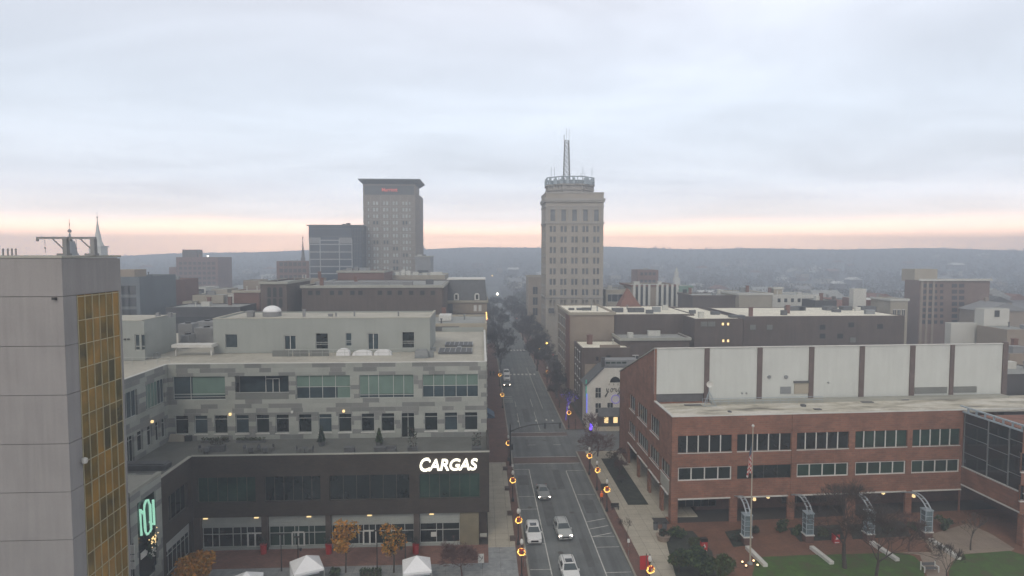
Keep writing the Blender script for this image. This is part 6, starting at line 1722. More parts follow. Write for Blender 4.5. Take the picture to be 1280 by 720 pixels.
rr = random.Random(4); sg = branches(random.Random(91), 7.4, .16, .55, 6, .24)
kk = 7.4 / max(s[1].z for s in sg); lm = MB()
for s in sg:
    if s[4] <= 5 and rr.random() < (.8 if s[4] < 2 else .2):
        for q in ((.0, .2, .4, .6, .8, 1.0) if s[4] < 2 else (rr.random(),)):
            p = (s[0] * (1 - q) + s[1] * q) * kk
            lm.ball((p.x + 19.0, p.y + 138.85, p.z + Z1), .045, 4)
tag(lm.build('fairy_lights', M['fairy'], pt), kind='stuff')
# purple floodlight in the restaurant yard
x, y = G(738.5, 538, .5)
fl = thing('flood_light', 'small purple floodlight glowing beside the restaurant awning', 'lamp', (x, y, Z1))
MB().box(x - .3, x + .3, y - .2, y + .2, Z1, Z1 + .5).build('housing', M['black_metal'], fl)
MB().lathe([(.25, Z1 + .5), (.32, Z1 + 1.3), (.12, Z1 + 2.0)], 8, (x, y, 0)).build('lens', M['purple'], fl)

# terrace planting and furniture on the podium roof
TZ = 11.5
for (px, py, lb, h) in ((474, 557, 'bright green cone conifer in a tub, centre of the podium terrace', 1.9), (402, 557, 'dark cone conifer in a tub on the podium terrace', 2.3)):
    x, y = G(px, py, TZ)
    t = thing('potted_conifer', lb, 'potted plant', (x, y, TZ))
    MB().lathe([(.38, TZ), (.5, TZ + .55), (.53, TZ + .6)], 10, (x, y, 0)).build('pot', M['slate'], t)
    g = np.random.default_rng(int(px)); q = g.uniform(0, 1, 420) ** .6
    a = g.uniform(0, 2 * PI, 420); rad = .55 * q * g.uniform(.6, 1.05, 420)
    leaf_mesh('foliage', [M['leaf_green' if px == 474 else 'leaf_dark'], M['leaf_dark']], t, np.stack([x + rad * np.cos(a), y + rad * np.sin(a), TZ + .6 + h * (1 - q)], 1), .12, g)
def planter(px, py, lb, w, foliage, h=.8, kind='planter'):
    x, y = G(px, py, TZ)
    t = thing('terrace_planter', lb, 'planter', (x, y, TZ))
    MB().box(x - w, x + w, y - .4, y + .4, TZ, TZ + .75).box(x - w - .05, x + w + .05, y - .45, y + .45, TZ + .753, TZ + .83).build('tub', M['slate'], t)
    if foliage:
        g = np.random.default_rng(int(px * 3)); n = 160
        leaf_mesh('foliage', [M['leaf_dark'], M['bark']], t, np.stack([x + g.uniform(-w, w, n), y + g.uniform(-.35, .35, n), TZ + .85 + g.uniform(0, h, n)], 1), .1, g)
planter(272, 564, 'wide dark planter with shrubs at the left of the podium terrace', 1.0, True, .9)
planter(475, 566, 'grey tub below the bright green cone conifer', .75, False)
planter(437, 566, 'square empty planter near the centre of the podium terrace', .65, False)
planter(515.5, 566, 'tall planted tub with a bare shrub left of the glowing letters', .6, True, 2.6)
planter(595.5, 566, 'planter with wispy shrub above the letters at terrace end', .6, True, 1.9)
for k, (pa, pb) in enumerate(((252, 285), (296, 331))):
    (xa, y), (xb, _) = G(pa, 553, TZ), G(pb, 553, TZ)
    t = thing('planting_trough', ('low dark planting trough against the facade, left one' if k == 0 else 'low dark planting trough against the facade, right one'), 'planter', ((xa + xb) / 2, y, TZ))
    MB().box(xa, xb, y - .3, y + .3, TZ, TZ + .3).build('trough', M['slate'], t)
    g = np.random.default_rng(k); n = 200
    leaf_mesh('foliage', [M['leaf_dark'], M['leaf_olive']], t, np.stack([g.uniform(xa, xb, n), y + g.uniform(-.3, .3, n), TZ + .3 + g.uniform(0, .35, n)], 1), .1, g)
def chair_proto():
    t = thing('terrace_chair', 'x', 'chair', (0, 0, 0))
    MB().box(-.25, .25, -.25, .25, .42, .46).build('seat', M['slate'], t)
    MB().box(-.25, .25, .21, .26, .46, .92).build('backrest', M['slate'], t)
    for sx in (-.22, .22):
        for sy in (-.22, .22): MB().tube([(sx, sy, 0), (sx, sy, .42)], .02, 4).build('leg', M['black_metal'], t)
    return t
ch0 = chair_proto(); first = [True]
def chair(x, y, rz):
    o = ch0 if first[0] else copy_tree(ch0); first[0] = False
    place(o, (x, y, TZ), rz, 'dark terrace chair pulled up to a small table on the podium roof', 'dark terrace chairs')
for k, (px, lb) in enumerate(((258, 'small dark table left of the wide shrub planter'), (314, 'small dark table with chairs below the right planting trough'), (332, 'second small dark table right of chair group on terrace'), (381, 'low table between two seats beside dark conifer'))):
    x, y = G(px, 566, TZ)
    t = thing('terrace_table', lb, 'table', (x, y, TZ))
    MB().lathe([(.45, TZ + .7), (.45, TZ + .74)], 12, (x, y, 0)).build('tabletop', M['slate'], t)
    MB().tube([(x, y, TZ), (x, y, TZ + .7)], .05, 6).lathe([(.28, TZ), (.2, TZ + .04)], 10, (x, y, 0)).build('pedestal', M['black_metal'], t)
    for a in (0.3, 2.4, 4.4) if k != 3 else (1.5, 4.7): chair(x + .85 * math.sin(a), y - .85 * math.cos(a) + .1, a + PI)
(xa, y), (xb, _) = G(465, 566, TZ), G(495, 566, TZ)
t = thing('terrace_sofa', 'long dark outdoor sofa on terrace right of green conifer', 'sofa', ((xa + xb) / 2 + .8, y, TZ))
MB().box(xa + 1.1, xb, y - .4, y + .35, TZ + .1, TZ + .45).build('seat', M['slate'], t)
MB().box(xa + 1.1, xb, y + .25, y + .4, TZ + .452, TZ + .85).build('backrest', M['slate'], t)
for s in (xa + 1.1, xb - .15): MB().box(s, s + .15, y - .4, y + .24, TZ + .453, TZ + .65).build('armrest', M['slate'], t)
x, y = G(223, 551, TZ)
t = thing('covered_furniture', 'beige covered garden furniture at the terrace inner corner', 'covered furniture', (x, y, TZ))
MB().add([(x - 1.2, y - .5, TZ), (x + 1.0, y - .5, TZ), (x + 1.0, y + .6, TZ), (x - 1.2, y + .6, TZ), (x - 1.0, y - .35, TZ + .95), (x + .85, y - .3, TZ + .8), (x + .85, y + .5, TZ + .85), (x - 1.0, y + .5, TZ + 1.0)], [(3, 2, 1, 0), (4, 5, 6, 7), (0, 1, 5, 4), (1, 2, 6, 5), (2, 3, 7, 6), (3, 0, 4, 7)]).build('cover', M['cream'], t)
MB().box(x + 1.05, x + 1.9, y - .4, y + .5, TZ, TZ + .8).build('grill_body', M['black_metal'], t)
# pale covered furniture on the upper roof
ZR = 22.1
for k, (pa, pb, h, lb) in enumerate(((421, 438, 1.1, 'rounded pale cover over furniture on the upper roof, tallest one'), (441, 466, .8, 'low pale covered bench left on upper roof'), (468, 490, .9, 'low pale covered bench right on upper roof'))):
    (xa, _), (xb, _) = AY(pa, 445, 97.4), AY(pb, 445, 97.4)
    m_ = (xa + xb) / 2; w2 = (xb - xa) / 2
    t = MB()
    prof = [(math.cos(a), math.sin(a)) for a in np.linspace(0, PI, 9)]
    t.fprism(facing('y-', 96.9), [(m_ + w2 * c, ZR + h * s ** .6 if s > 1e-6 else ZR) for c, s in prof], 0, .9)
    tag(t.build('furniture_cover', M['tent']), lb, 'furniture cover')

# ================================================================== street furniture
def lamp():
    t = thing('street_lamp', 'x', 'street lamp', (0, 0, 0))
    MB().lathe([(.22, 0), (.2, .35), (.12, .55), (.08, .7), (.065, 2.6), (.06, 3.9), (.1, 3.95), (.12, 4.05), (.07, 4.12)], 10).build('post', M['black_metal'], t)
    MB().lathe([(.1, 4.12), (.2, 4.3), (.21, 4.5), (.13, 4.72), (.05, 4.82)], 10).build('globe', M['globe'], t)
    MB().lathe([(.07, 4.82), (.06, 4.9), (.015, 5.02)], 8).build('finial', M['black_metal'], t)
    w_ = MB().torus((0, -.14, 3.3), .40, .095, n=20, k=6).build('wreath', M['garland'], t)
    MB().ball((0, -.26, 3.58), .14, 5).box(-.3, -.08, -.3, -.2, 3.5, 3.72).box(.08, .3, -.3, -.2, 3.5, 3.72).box(-.1, .02, -.29, -.2, 3.15, 3.5).build('bow', M['red_paint'], w_)
    rr = random.Random(2); q = MB()
    for i in range(26):
        a = 2 * PI * i / 26 + rr.uniform(-.08, .08); r_ = .40 + rr.uniform(-.08, .08)
        q.ball((r_ * math.cos(a), -.26 + rr.uniform(-.03, .03), 3.3 + r_ * math.sin(a)), rr.uniform(.022, .05), 4)
    q.build('bulbs', M['warm_bulb'], w_)
    return t
lp0 = lamp()
LAMPS = [(4.65, 93.2, 'first lit-wreath lamp up the left kerb past the parked white car'), (4.65, 79.0, 'left kerb lamp with glowing wreath beside the parked white car'), (4.55, 70.4, 'left kerb lamp with wreath nearest the bottom edge'),
         (4.75, 111.8, 'left kerb lamp with wreath under the signal arm at the crossing'), (5.0, 150.5, 'left kerb lamp with wreath below the small far queue of cars'), (5.0, 175.5, 'left kerb lamp with wreath beside the small far queue of cars'),
         (18.3, 104.0, 'uppermost of three right lamps with wreaths near the bare red tree'), (18.3, 97.0, 'middle one of three right kerb lamps with wreaths'), (18.25, 88.85, 'right kerb wreath lamp beside the person in orange'), (18.3, 65.7, 'right kerb wreath lamp beside the red banner'),
         (18.8, 132.8, 'wreath lamp at far corner before the white restaurant'), (19.0, 179.5, 'far wreath lamp among bare trees on the right kerb'), (19.3, 210.0, 'farthest tiny wreath lamp on the right kerb')]
for k, (x, y, lb) in enumerate(LAMPS):
    o = lp0 if k == 0 else copy_tree(lp0)
    place(o, (x, y, Z1), (.0, .25, -.2, .12, -.3, .35, -.15, .3, -.1, .2)[k % 10], lb, 'black street lamps with lit wreaths')
# banners and dark boxes on the left furnishing strip
bx0 = None
for k, (px, py, lb) in enumerate(((631.5, 586, 'dark low box on the left brick strip, farthest up the street'), (634, 611, 'dark low box on left brick strip near the first lamp'), (637.5, 642, 'dark low box on left brick strip level with the grey car'), (641, 673.5, 'dark low box on left brick strip beside the white car'))):
    x, y = G(px, py, .3)
    if bx0 is None:
        t = thing('planter_box', lb, 'planter', (x, y, Z1), 'dark boxes on the brick strip')
        MB().box(x - .38, x + .38, y - .3, y + .3, Z1, Z1 + .42).build('tub', M['brownw'], t)
        MB().box(x - .42, x + .42, y - .34, y + .34, Z1 + .423, Z1 + .48).build('rim', M['brownw'], t)
        bx0 = t
    else: place(copy_tree(bx0), (x, y, Z1), 0, lb)
# small signs on poles by the lamps (left kerb)
sp0 = None
for k, (x, y, lb) in enumerate(((5.15, 84.6, 'pale parking sign post on left kerb behind the white car'), (5.1, 73.2, 'pale parking sign post low on left kerb'), (5.1, 103.0, 'pale parking sign post on left kerb near the crossing'), (18.15, 74.9, 'pale sign post left of the red banner'))):
    if sp0 is None:
        t = thing('parking_sign', lb, 'sign', (x, y, Z1), 'parking sign posts')
        MB().tube([(x, y, Z1), (x, y, Z1 + 2.4)], .03, 5).build('post', M['grey_metal'], t)
        MB().box(x - .16, x + .16, y - .05, y - .032, Z1 + 1.9, Z1 + 2.38).build('plate', M['white_trim'], t)
        MB().box(x - .2, x + .2, y - .12, y - .04, Z1 + 1.05, Z1 + 1.4).build('meter', M['redw'], t)
        sp0 = t
    else: place(copy_tree(sp0), (x, y, Z1), 0, lb)
# traffic signal with mast arm
t = thing('traffic_signal', 'dark mast-arm traffic signal reaching over the near crossing from the left', 'traffic light', (5.0, 109.2, Z1))
px_, py_ = 5.0, 109.2
MB().lathe([(.2, Z1), (.16, .5), (.13, 5.6), (.12, 7.6)], 8, (px_, py_, 0)).build('pole', M['black_metal'], t)
ap = [(px_, py_, 6.3), (px_ + 1.6, py_ + .1, 6.9), (px_ + 3.6, py_ + .2, 7.35), (px_ + 6.0, py_ + .3, 7.5), (px_ + 9.2, py_ + .4, 7.55)]
MB().tube(ap, [.12, .11, .1, .085, .06], 6).build('mast_arm', M['black_metal'], t)
for q in (6.2, 8.9):
    h = MB().box(px_ + q - .17, px_ + q + .17, py_ + .1, py_ + .42, 6.7, 7.7).build('signal_head', M['black_metal'], t)
    for z in (6.87, 7.2, 7.53): MB().lathe([(.1, 0), (.09, .05)], 8, (px_ + q, py_ + .44, z)).build('lens', M['slate'], h)
MB().box(px_ + .15, px_ + .5, py_ - .2, py_ + .2, 3.0, 4.0).build('side_signal', M['black_metal'], t)
# bollards/low poles at the far side of the crossing
for (x, y, lb) in ((18.5, 131.0, 'small pole on the far right corner of the crossing'), (20.0, 131.2, 'short post before restaurant yard on corner')):
    MBo = MB().tube([(x, y, Z1), (x, y, Z1 + 2.2)], .07, 6).ball((x, y, Z1 + 2.2), .12, 6)
    tag(MBo.build('pedestal_signal', M['black_metal']), lb, 'post')
# plaza light poles
for k, ((px, py), h, lb) in enumerate((((352, 715), 4.6, 'slender black plaza pole left of the first tent'), ((373, 715), 4.25, 'slender black plaza pole close behind first tent top'), ((471.5, 712), 4.75, 'slender black plaza pole between hedge and second slender tree'), ((507, 722), 5.45, 'tall black plaza pole in front of the second tent'))):
    x, y = G(px, py)
    t = thing('plaza_light', lb, 'lamp post', (x, y, Z1))
    MB().lathe([(.1, Z1), (.07, .5), (.05, h)], 8, (x, y, 0)).build('post', M['black_metal'], t)
    MB().box(x - .35, x + .35, y - .08, y + .08, h - .02, h + .1).build('lamp_head', M['black_metal'], t)
    if k in (1, 3): MB().lathe([(.12, -.15), (.2, .12)], 8, (x - .45 if k == 3 else x + .3, y, h - 1.9 if k == 3 else h - 1.5)).box(x - .4 if k == 3 else x, x if k == 3 else x + .3, y - .03, y + .03, h - 1.8 if k == 3 else h - 1.45, h - 1.74 if k == 3 else h - 1.39).build('spotlight', M['black_metal'], t)
# red urns between the shop columns
ur = None
for k, (px, lb) in enumerate(((329.5, 'red planter at the column left of first tent'), (411, 'red planter at the column behind the slender amber tree'), (519.8, 'red planter at the column behind the second tent'))):
    x, y = G(px, 692, .1)
    if ur is None:
        t = thing('red_planter', lb, 'planter', (x, y, Z1), 'red planters at the shop columns')
        MB().lathe([(.36, Z1), (.42, Z1 + 1.15), (.45, Z1 + 1.2)], 12, (x, y, 0)).build('tub', M['red_paint'], t)
        g = np.random.default_rng(3)
        leaf_mesh('foliage', [M['leaf_dark'], M['bark']], t, np.stack([x + g.normal(0, .2, 90), y + g.normal(0, .2, 90), Z1 + 1.2 + g.uniform(0, .9, 90)], 1), .1, g)
        ur = t
    else: place(copy_tree(ur), (x, y, Z1), 0, lb)
# tents
def tent(label, x, y, rz, s=1.5):
    t = thing('canopy_tent', label, 'tent', (x, y, Z1), 'white canopy tents on the plaza', rz)
    ORG[t] = Vector((0, 0, 0))
    ze, zt = 2.2, 3.35
    MB().add([(-s, -s, ze), (s, -s, ze), (s, s, ze), (-s, s, ze), (0, 0, zt), (-s, -s, ze - .25), (s, -s, ze - .25), (s, s, ze - .25), (-s, s, ze - .25)], [(0, 1, 4), (1, 2, 4), (2, 3, 4), (3, 0, 4), (0, 5, 6, 1), (1, 6, 7, 2), (2, 7, 8, 3), (3, 8, 5, 0)]).build('canopy', M['tent'], t)
    for sx in (-1, 1):
        for sy in (-1, 1): MB().box(sx * s - .03, sx * s + .03, sy * s - .03, sy * s + .03, 0, ze - .02).build('leg', M['alu'], t)
    MB().add([(-s + .05, s - .05, .1), (s - .05, s - .05, .1), (s - .05, s - .05, ze), (-s + .05, s - .05, ze)], [(0, 1, 2, 3)]).build('side_wall', M['tent'], t)
tent('white canopy tent between two black plaza poles, left of centre', -20.1, 70.6, R(24), 1.65)
tent('white canopy tent with small dark mark near the bare spreading tree', -7.5, 69.9, R(8), 1.6)
tent('white canopy tent of which only the top shows at bottom edge', -25.6, 67.2, R(15), 1.6)
# white sign board on the plaza with a dark mark
x, y = G(601.5, 712)
t = thing('plaza_sign', 'white upright sign board with dark forked mark near plaza kerb', 'sign', (x, y, Z1))
_, z1_ = AY(601, 692.5, y); _, z0_ = AY(601, 703.5, y)
MB().box(x - .4, x + .34, y - .06, y + .06, z0_, z1_).build('board', M['white_trim'], t)
MB().box(x - .08, x + .08, y - .04, y + .05, Z1, z0_ - .003).build('post', M['grey_metal'], t)
zm = (z0_ + z1_) / 2
MB().tube([(x - .22, y - .08, zm + .28), (x + .12, y - .08, zm - .02), (x - .2, y - .08, zm - .32)], .035, 4).tube([(x + .12, y - .08, zm - .02), (x + .2, y - .08, zm + .3)], .03, 4).build('mark', M['black_metal'], t)
# awnings on the left pavement
t = thing('shop_awning', 'small blue shop awning over the left pavement past the grey office', 'awning', (1.3, 133.5, 2.6))
MB().add([(.9, 131.6, 4.1), (.9, 136.0, 4.1), (2.7, 136.0, 3.0), (2.7, 131.6, 3.0), (.9, 131.6, 3.0), (.9, 136, 3.0)], [(0, 1, 2, 3), (0, 3, 4), (1, 5, 2), (4, 3, 2, 5), (0, 4, 5, 1)]).build('canopy', M['awning_blue'], t)
MB().box(.92, 2.68, 131.62, 131.66, 2.7, 2.998).build('valance', M['awning_blue'], t)
# flagpole and flag
x, y = 32.6, 72.6
t = thing('flagpole', 'slender pale flagpole ringed by four ground lights', 'flagpole', (x, y, .13))
MB().tube([(x, y, .13), (x, y, 17.1)], .11, 8, r1=.06).build('pole', M['cream'], t)
MB().ball((x, y, 17.2), .17, 8).build('finial', M['globe'], t)
MB().lathe([(.35, .13), (.3, .3), (.14, .4)], 10, (x, y, 0)).build('base', M['grey_metal'], t)
fz1, fz0 = AY(938, 553, y)[1], AY(938, 591, y)[1]
f = MB(); nz_, na_ = 14, 7
gv = []
for i in range(nz_ + 1):
    u = i / nz_; z = fz1 + (fz0 - fz1) * u
    for j in range(na_):
        v = j / (na_ - 1); w2 = .12 + .62 * (u ** .7) * (1 - .25 * u)
        gv.append((x - .1 - v * w2, y - .05 + .16 * math.sin(v * 9 + u * 4) * (.3 + u), z - v * .5 + .1 * math.sin(v * 6)))
fs, mi = [], []
for i in range(nz_):
    for j in range(na_ - 1):
        fs.append((i * na_ + j, i * na_ + j + 1, (i + 1) * na_ + j + 1, (i + 1) * na_ + j)); mi.append(2 if i < 5 else (0 if (i + j) % 2 else 1))
f.v = gv; f.f = fs; f.m = mi
fl = f.build('flag', [M['red_paint'], M['white_trim'], M['awning_blue']], fix=False)
tag(fl, 'limp red white and blue flag hanging on the flagpole', 'flag')
up0 = None
for k, ((px, py), lb) in enumerate((((928, 703), 'small lit ground light left of flagpole, upper one'), ((932.6, 707.8), 'small lit ground light left of flagpole, lower one'), ((942, 701.5), 'small lit ground light right of flagpole, upper one'), ((947, 707), 'small lit ground light right of flagpole, lower one'))):
    X, Yq = G(px, py, .3)
    if up0 is None:
        t = thing('ground_light', lb, 'lamp', (X, Yq, .13), 'ground lights round the flagpole')
        MB().lathe([(.16, .13), (.18, .33)], 8, (X, Yq, 0)).build('housing', M['black_metal'], t)
        MB().ball((X, Yq, .38), .12, 6).build('lens', M['white_bulb'], t)
        up0 = t
    else: place(copy_tree(up0), (X, Yq, .13), 0, lb)
# red notice boxes in the court
rb0 = None
for (px, py, lb) in ((879.5, 688, 'red notice box with pale triangle mark among court shrubs'), (1044.5, 678, 'red notice box glimpsed behind the big bare tree')):
    x, y = G(px, py, .13)
    if rb0 is None:
        t = thing('notice_box', lb, 'notice box', (x, y, .13))
        MB().box(x - .38, x + .38, y - .3, y + .3, .13, 1.35).build('body', M['red_paint'], t)
        MB().box(x - .42, x + .42, y - .34, y + .34, 1.353, 1.75).build('hood', M['black_metal'], t)
        MB().add([(x - .2, y - .305, .65), (x + .2, y - .305, .65), (x, y - .305, 1.15)], [(0, 1, 2)]).box(x - .3, x + .3, y - .32, y - .303, .2, .32).build('mark', M['white_trim'], t)
        rb0 = t
    else: place(copy_tree(rb0), (x, y, .13), 0, lb)
x, y = G(871.5, 689, .9)
t = thing('path_light', 'small bright path light beside red notice box', 'lamp', (x, y, .15))
MB().tube([(x, y, .15), (x, y, .8)], .04, 6).build('post', M['black_metal'], t)
MB().lathe([(.22, .8), (.26, .92), (.08, 1.0)], 8, (x, y, 0)).build('lens', M['warm_bulb'], t)
# bins and round planter on the right pavement
bn0 = None
for (px, py, lb) in ((819.5, 663, 'left one of two dark litter bins by brick corner'), (830.5, 663, 'right one of two dark litter bins by brick corner')):
    x, y = G(px, py)
    if bn0 is None:
        t = thing('litter_bin', lb, 'bin', (x, y, Z1), 'litter bins by the brick corner')
        MB().lathe([(.3, Z1), (.34, Z1 + .9)], 10, (x, y, 0)).build('body', M['slate'], t)
        MB().lathe([(.37, Z1 + .9), (.33, Z1 + 1.05), (.15, Z1 + 1.12)], 10, (x, y, 0)).build('lid', M['black_metal'], t)
        bn0 = t
    else: place(copy_tree(bn0), (x, y, Z1), 0, lb)
x, y = G(829, 676)
t = thing('round_planter', 'round stone planter with dark shrub at edge of right pavement', 'planter', (x, y, Z1))
MB().lathe([(.75, Z1), (.9, Z1 + .55), (1.0, Z1 + .7), (.85, Z1 + .72)], 14, (x, y, 0)).build('bowl', M['court_concrete'], t)
leaf_mesh('foliage', [M['leaf_dark'], M['bark']], t, clumps((x, y, Z1 + 1.1), (.95, .95, .5), 350, 5, 5, .2), .12, np.random.default_rng(5))
x, y = G(760.5, 638)
t = thing('street_bench', 'dark bench or box at foot of right lamp near orange figure', 'bench', (x + .9, y, Z1))
MB().box(x + .4, x + 1.6, y - .2, y + .25, Z1 + .4, Z1 + .47).build('seat', M['black_metal'], t)
MB().box(x + .4, x + 1.6, y + .26, y + .31, Z1 + .472, Z1 + .85).build('backrest', M['black_metal'], t)
for s in (x + .5, x + 1.45): MB().box(s, s + .06, y - .18, y + .25, Z1, Z1 + .398).build('leg', M['black_metal'], t)
t2 = copy_tree(t); place(t2, (19.5, 97.2, Z1), 0, 'dark bench beside the middle right wreath lamp')
# red banner on a post
x, y = G(806, 722)
_, zt = AY(806, 694.5, y); _, zb = AY(806, 712, y)
t = thing('street_banner', 'dark red banner on black post at the bottom of the right pavement', 'banner', (x, y, Z1))
MB().tube([(x + .15, y, Z1), (x + .15, y, zt + .25)], .05, 6).build('post', M['black_metal'], t)
MB().add([(x - .62, y - .05, zb), (x + .1, y - .07, zb + .05), (x + .1, y - .07, zt + .05), (x - .62, y - .03, zt - .02)], [(0, 1, 2, 3)]).add([(x + .2, y - .06, zb + .05), (x + .5, y - .04, zb + .1), (x + .5, y - .04, zt), (x + .2, y - .06, zt + .05)], [(0, 1, 2, 3)]).build('banner_cloth', M['red_paint'], t)
# white bench in the lawn
x, y = G(1162, 716)
t = thing('garden_bench', 'white framed garden bench on the lawn beside curved path', 'bench', (x, y, .19))
for k in range(3): MB().box(x - .8, x + .8, y - .3 + k * .2, y - .15 + k * .2, .6, .64).build('seat_slat', M['slate'], t)
MB().box(x - .8, x + .8, y + .34, y + .38, .75, 1.1).build('backrest', M['slate'], t)
for s in (-.9, .82): MB().box(x + s, x + s + .1, y - .35, y - .25, .19, .9).box(x + s, x + s + .1, y + .3, y + .4, .19, 1.25).box(x + s, x + s + .1, y - .25, y + .3, .8, .88).build('end_frame', M['white_trim'], t)

# ================================================================== cars
def car_mesh(kind):
    if kind == 'suv':
        S = [(-2.40, .80, .36, .70, .74, .76), (-2.30, .91, .25, .88, .84, .95), (-1.95, .95, .22, 1.01, .88, 1.06), (-1.05, .96, .22, 1.09, .86, 1.14), (-.3, .96, .22, 1.10, .75, 1.63), (.6, .96, .22, 1.10, .77, 1.69), (1.6, .96, .22, 1.10, .76, 1.67), (2.0, .95, .24, 1.08, .72, 1.58), (2.33, .91, .3, 1.04, .80, 1.12), (2.4, .85, .42, .87, .76, .92)]
    else:
        S = [(-2.35, .76, .34, .60, .70, .66), (-2.22, .87, .22, .76, .80, .83), (-1.8, .91, .2, .88, .84, .94), (-.85, .91, .2, .95, .78, 1.0), (.0, .91, .2, .97, .60, 1.40), (.5, .91, .2, .97, .60, 1.43), (1.1, .91, .2, .97, .58, 1.38), (1.75, .9, .22, .96, .70, 1.04), (2.25, .85, .26, .92, .7, .97), (2.36, .78, .36, .72, .62, .8)]
    return S
def car(kind, paint, lights=False, sunroof=False, rack=False):
    t = thing('parked_car', 'x', 'car', (0, 0, 0))
    S = car_mesh(kind)
    ring = lambda s: [(s[1] * .86, s[0], s[2]), (s[1], s[0], s[2] + .16), (s[1], s[0], (s[2] + s[3]) / 2), (s[1] * .985, s[0], s[3]), (s[4], s[0], s[5] - .05), (s[4] * .86, s[0], s[5]), (-s[4] * .86, s[0], s[5]), (-s[4], s[0], s[5] - .05), (-s[1] * .985, s[0], s[3]), (-s[1], s[0], (s[2] + s[3]) / 2), (-s[1], s[0], s[2] + .16), (-s[1] * .86, s[0], s[2])]
    vs, fs = [], []
    for s in S: vs += ring(s)
    n = 12
    for i in range(len(S) - 1):
        for k in range(n): fs.append((i * n + k, i * n + (k + 1) % n, (i + 1) * n + (k + 1) % n, (i + 1) * n + k))
    fs.append(tuple(range(n))); fs.append(tuple((len(S) - 1) * n + k for k in range(n)))
    body = MB().add(vs, fs).build('body', M[paint], t)
    for p in body.data.polygons: p.use_smooth = True
    body.data.set_sharp_from_angle(angle=R(38))
    # glass
    i0, i1 = 3, 4
    ir = 7 if kind == 'suv' else 6
    def quad(a, b, c, d, off):
        a, b, c, d = map(Vector, (a, b, c, d)); nn = (b - a).cross(d - a).normalized() * off
        m_ = (a + b + c + d) / 4
        q = [m_ + (p - m_) * .92 + nn for p in (a, b, c, d)]
        return MB().add(q + [p - nn * .5 for p in q], [(0, 1, 2, 3), (7, 6, 5, 4), (0, 4, 5, 1), (1, 5, 6, 2), (2, 6, 7, 3), (3, 7, 4, 0)])
    A, B = S[i0], S[i1]
    quad((-A[4], A[0], A[5]), (A[4], A[0], A[5]), (B[4] * .92, B[0], B[5] - .02), (-B[4] * .92, B[0], B[5] - .02), .02).build('windscreen', M['windscreen'], t)
    A, B = S[ir], S[ir + 1]
    quad((A[4] * .92, A[0], A[5] - .02), (-A[4] * .92, A[0], A[5] - .02), (-B[4], B[0], B[5]), (B[4], B[0], B[5]), -.02 if False else .02).build('rear_window', M['glass_dark'], t)
    for sd in (-1, 1):
        w_ = MB()
        for a, b in ((i1, i1 + 1), (i1 + 1, ir)):
            A, B = S[a], S[b]
            pts = [(sd * A[1] * .985, A[0] + .05, A[3] + .04), (sd * B[1] * .985, B[0] - .05, B[3] + .04), (sd * B[4], B[0] - .05, B[5] - .10), (sd * A[4], A[0] + .05, A[5] - .10)]
            o = Vector((sd * .012, 0, .004))
            q = [Vector(p) + o for p in pts]
            w_.add(q + [p - o * 2 for p in q], [(0, 1, 2, 3), (7, 6, 5, 4), (0, 4, 5, 1), (1, 5, 6, 2), (2, 6, 7, 3), (3, 7, 4, 0)])
        w_.build('side_window', M['glass_dark'], t)
        MB().box(sd * 1.0 - .1, sd * 1.0 + .1, -.95, -.78, 1.02, 1.18).box(sd * .93 - .06, sd * .93 + .06, -.9, -.85, 1.0, 1.06).build('mirror', M[paint], t)
        hy = S[1][0]
        MB().box(sd * .70 - .17, sd * .70 + .17, hy - .08, hy + .14, S[1][3] - .19, S[1][3] - .03).build('headlight', M['headlight' if lights else 'lamp_off'], t)
        MB().box(sd * .74 - .1, sd * .74 + .1, S[-1][0] - .12, S[-1][0] + .02, .78, .98).build('tail_light', M['tail_off'], t)
        for wy in (-1.45, 1.42):
            prof = [(.18, -.11), (.33, -.11), (.35, -.06), (.35, .06), (.33, .11), (.18, .11)]
            vs2, k2 = [], 16
            for r_, h_ in prof:
                for k in range(k2): vs2.append((sd * .86 + h_, wy + r_ * math.cos(2 * PI * k / k2), .35 + r_ * math.sin(2 * PI * k / k2)))
            fs2 = [(i * k2 + k, i * k2 + (k + 1) % k2, (i + 1) * k2 + (k + 1) % k2, (i + 1) * k2 + k) for i in range(5) for k in range(k2)]
            wh = MB().add(vs2, fs2).build('wheel', M['tyre'], t)
            MB().add([(sd * (.86 + .1), wy + .2 * math.cos(2 * PI * k / 12), .35 + .2 * math.sin(2 * PI * k / 12)) for k in range(12)] + [(sd * (.86 + .07), wy + .2 * math.cos(2 * PI * k / 12), .35 + .2 * math.sin(2 * PI * k / 12)) for k in range(12)], [tuple(range(12)), tuple(range(23, 11, -1))] + [(k, 12 + k, 12 + (k + 1) % 12, (k + 1) % 12) for k in range(12)]).build('rim', M['rim'], wh)
    fy = S[0][0]
    MB().box(-.48, .48, fy - .03, fy + .12, .46, .70 if kind == 'suv' else .58).build('grille', M['plastic'], t)
    MB().box(-.72, .72, fy + .02, fy + .2, .30, .40).build('bumper_trim', M['plastic'], t)
    MB().box(-.25, .25, fy - .03, fy - .022, .40, .50).build('number_plate', M['white_trim'], t)
    if sunroof:
        z = S[5][5]; MB().box(-.42, .42, S[4][0] + .18, S[4][0] + 1.0, z - .03, z + .012).build('sunroof', M['glass_dark'], t)
    if rack:
        for sd in (-1, 1): MB().tube([(sd * .56, S[4][0] + .1, S[4][5] + .05), (sd * .56, S[7][0] - .2, S[6][5] + .05)], .025, 4).build('roof_rail', M['black_metal'], t)
    return t
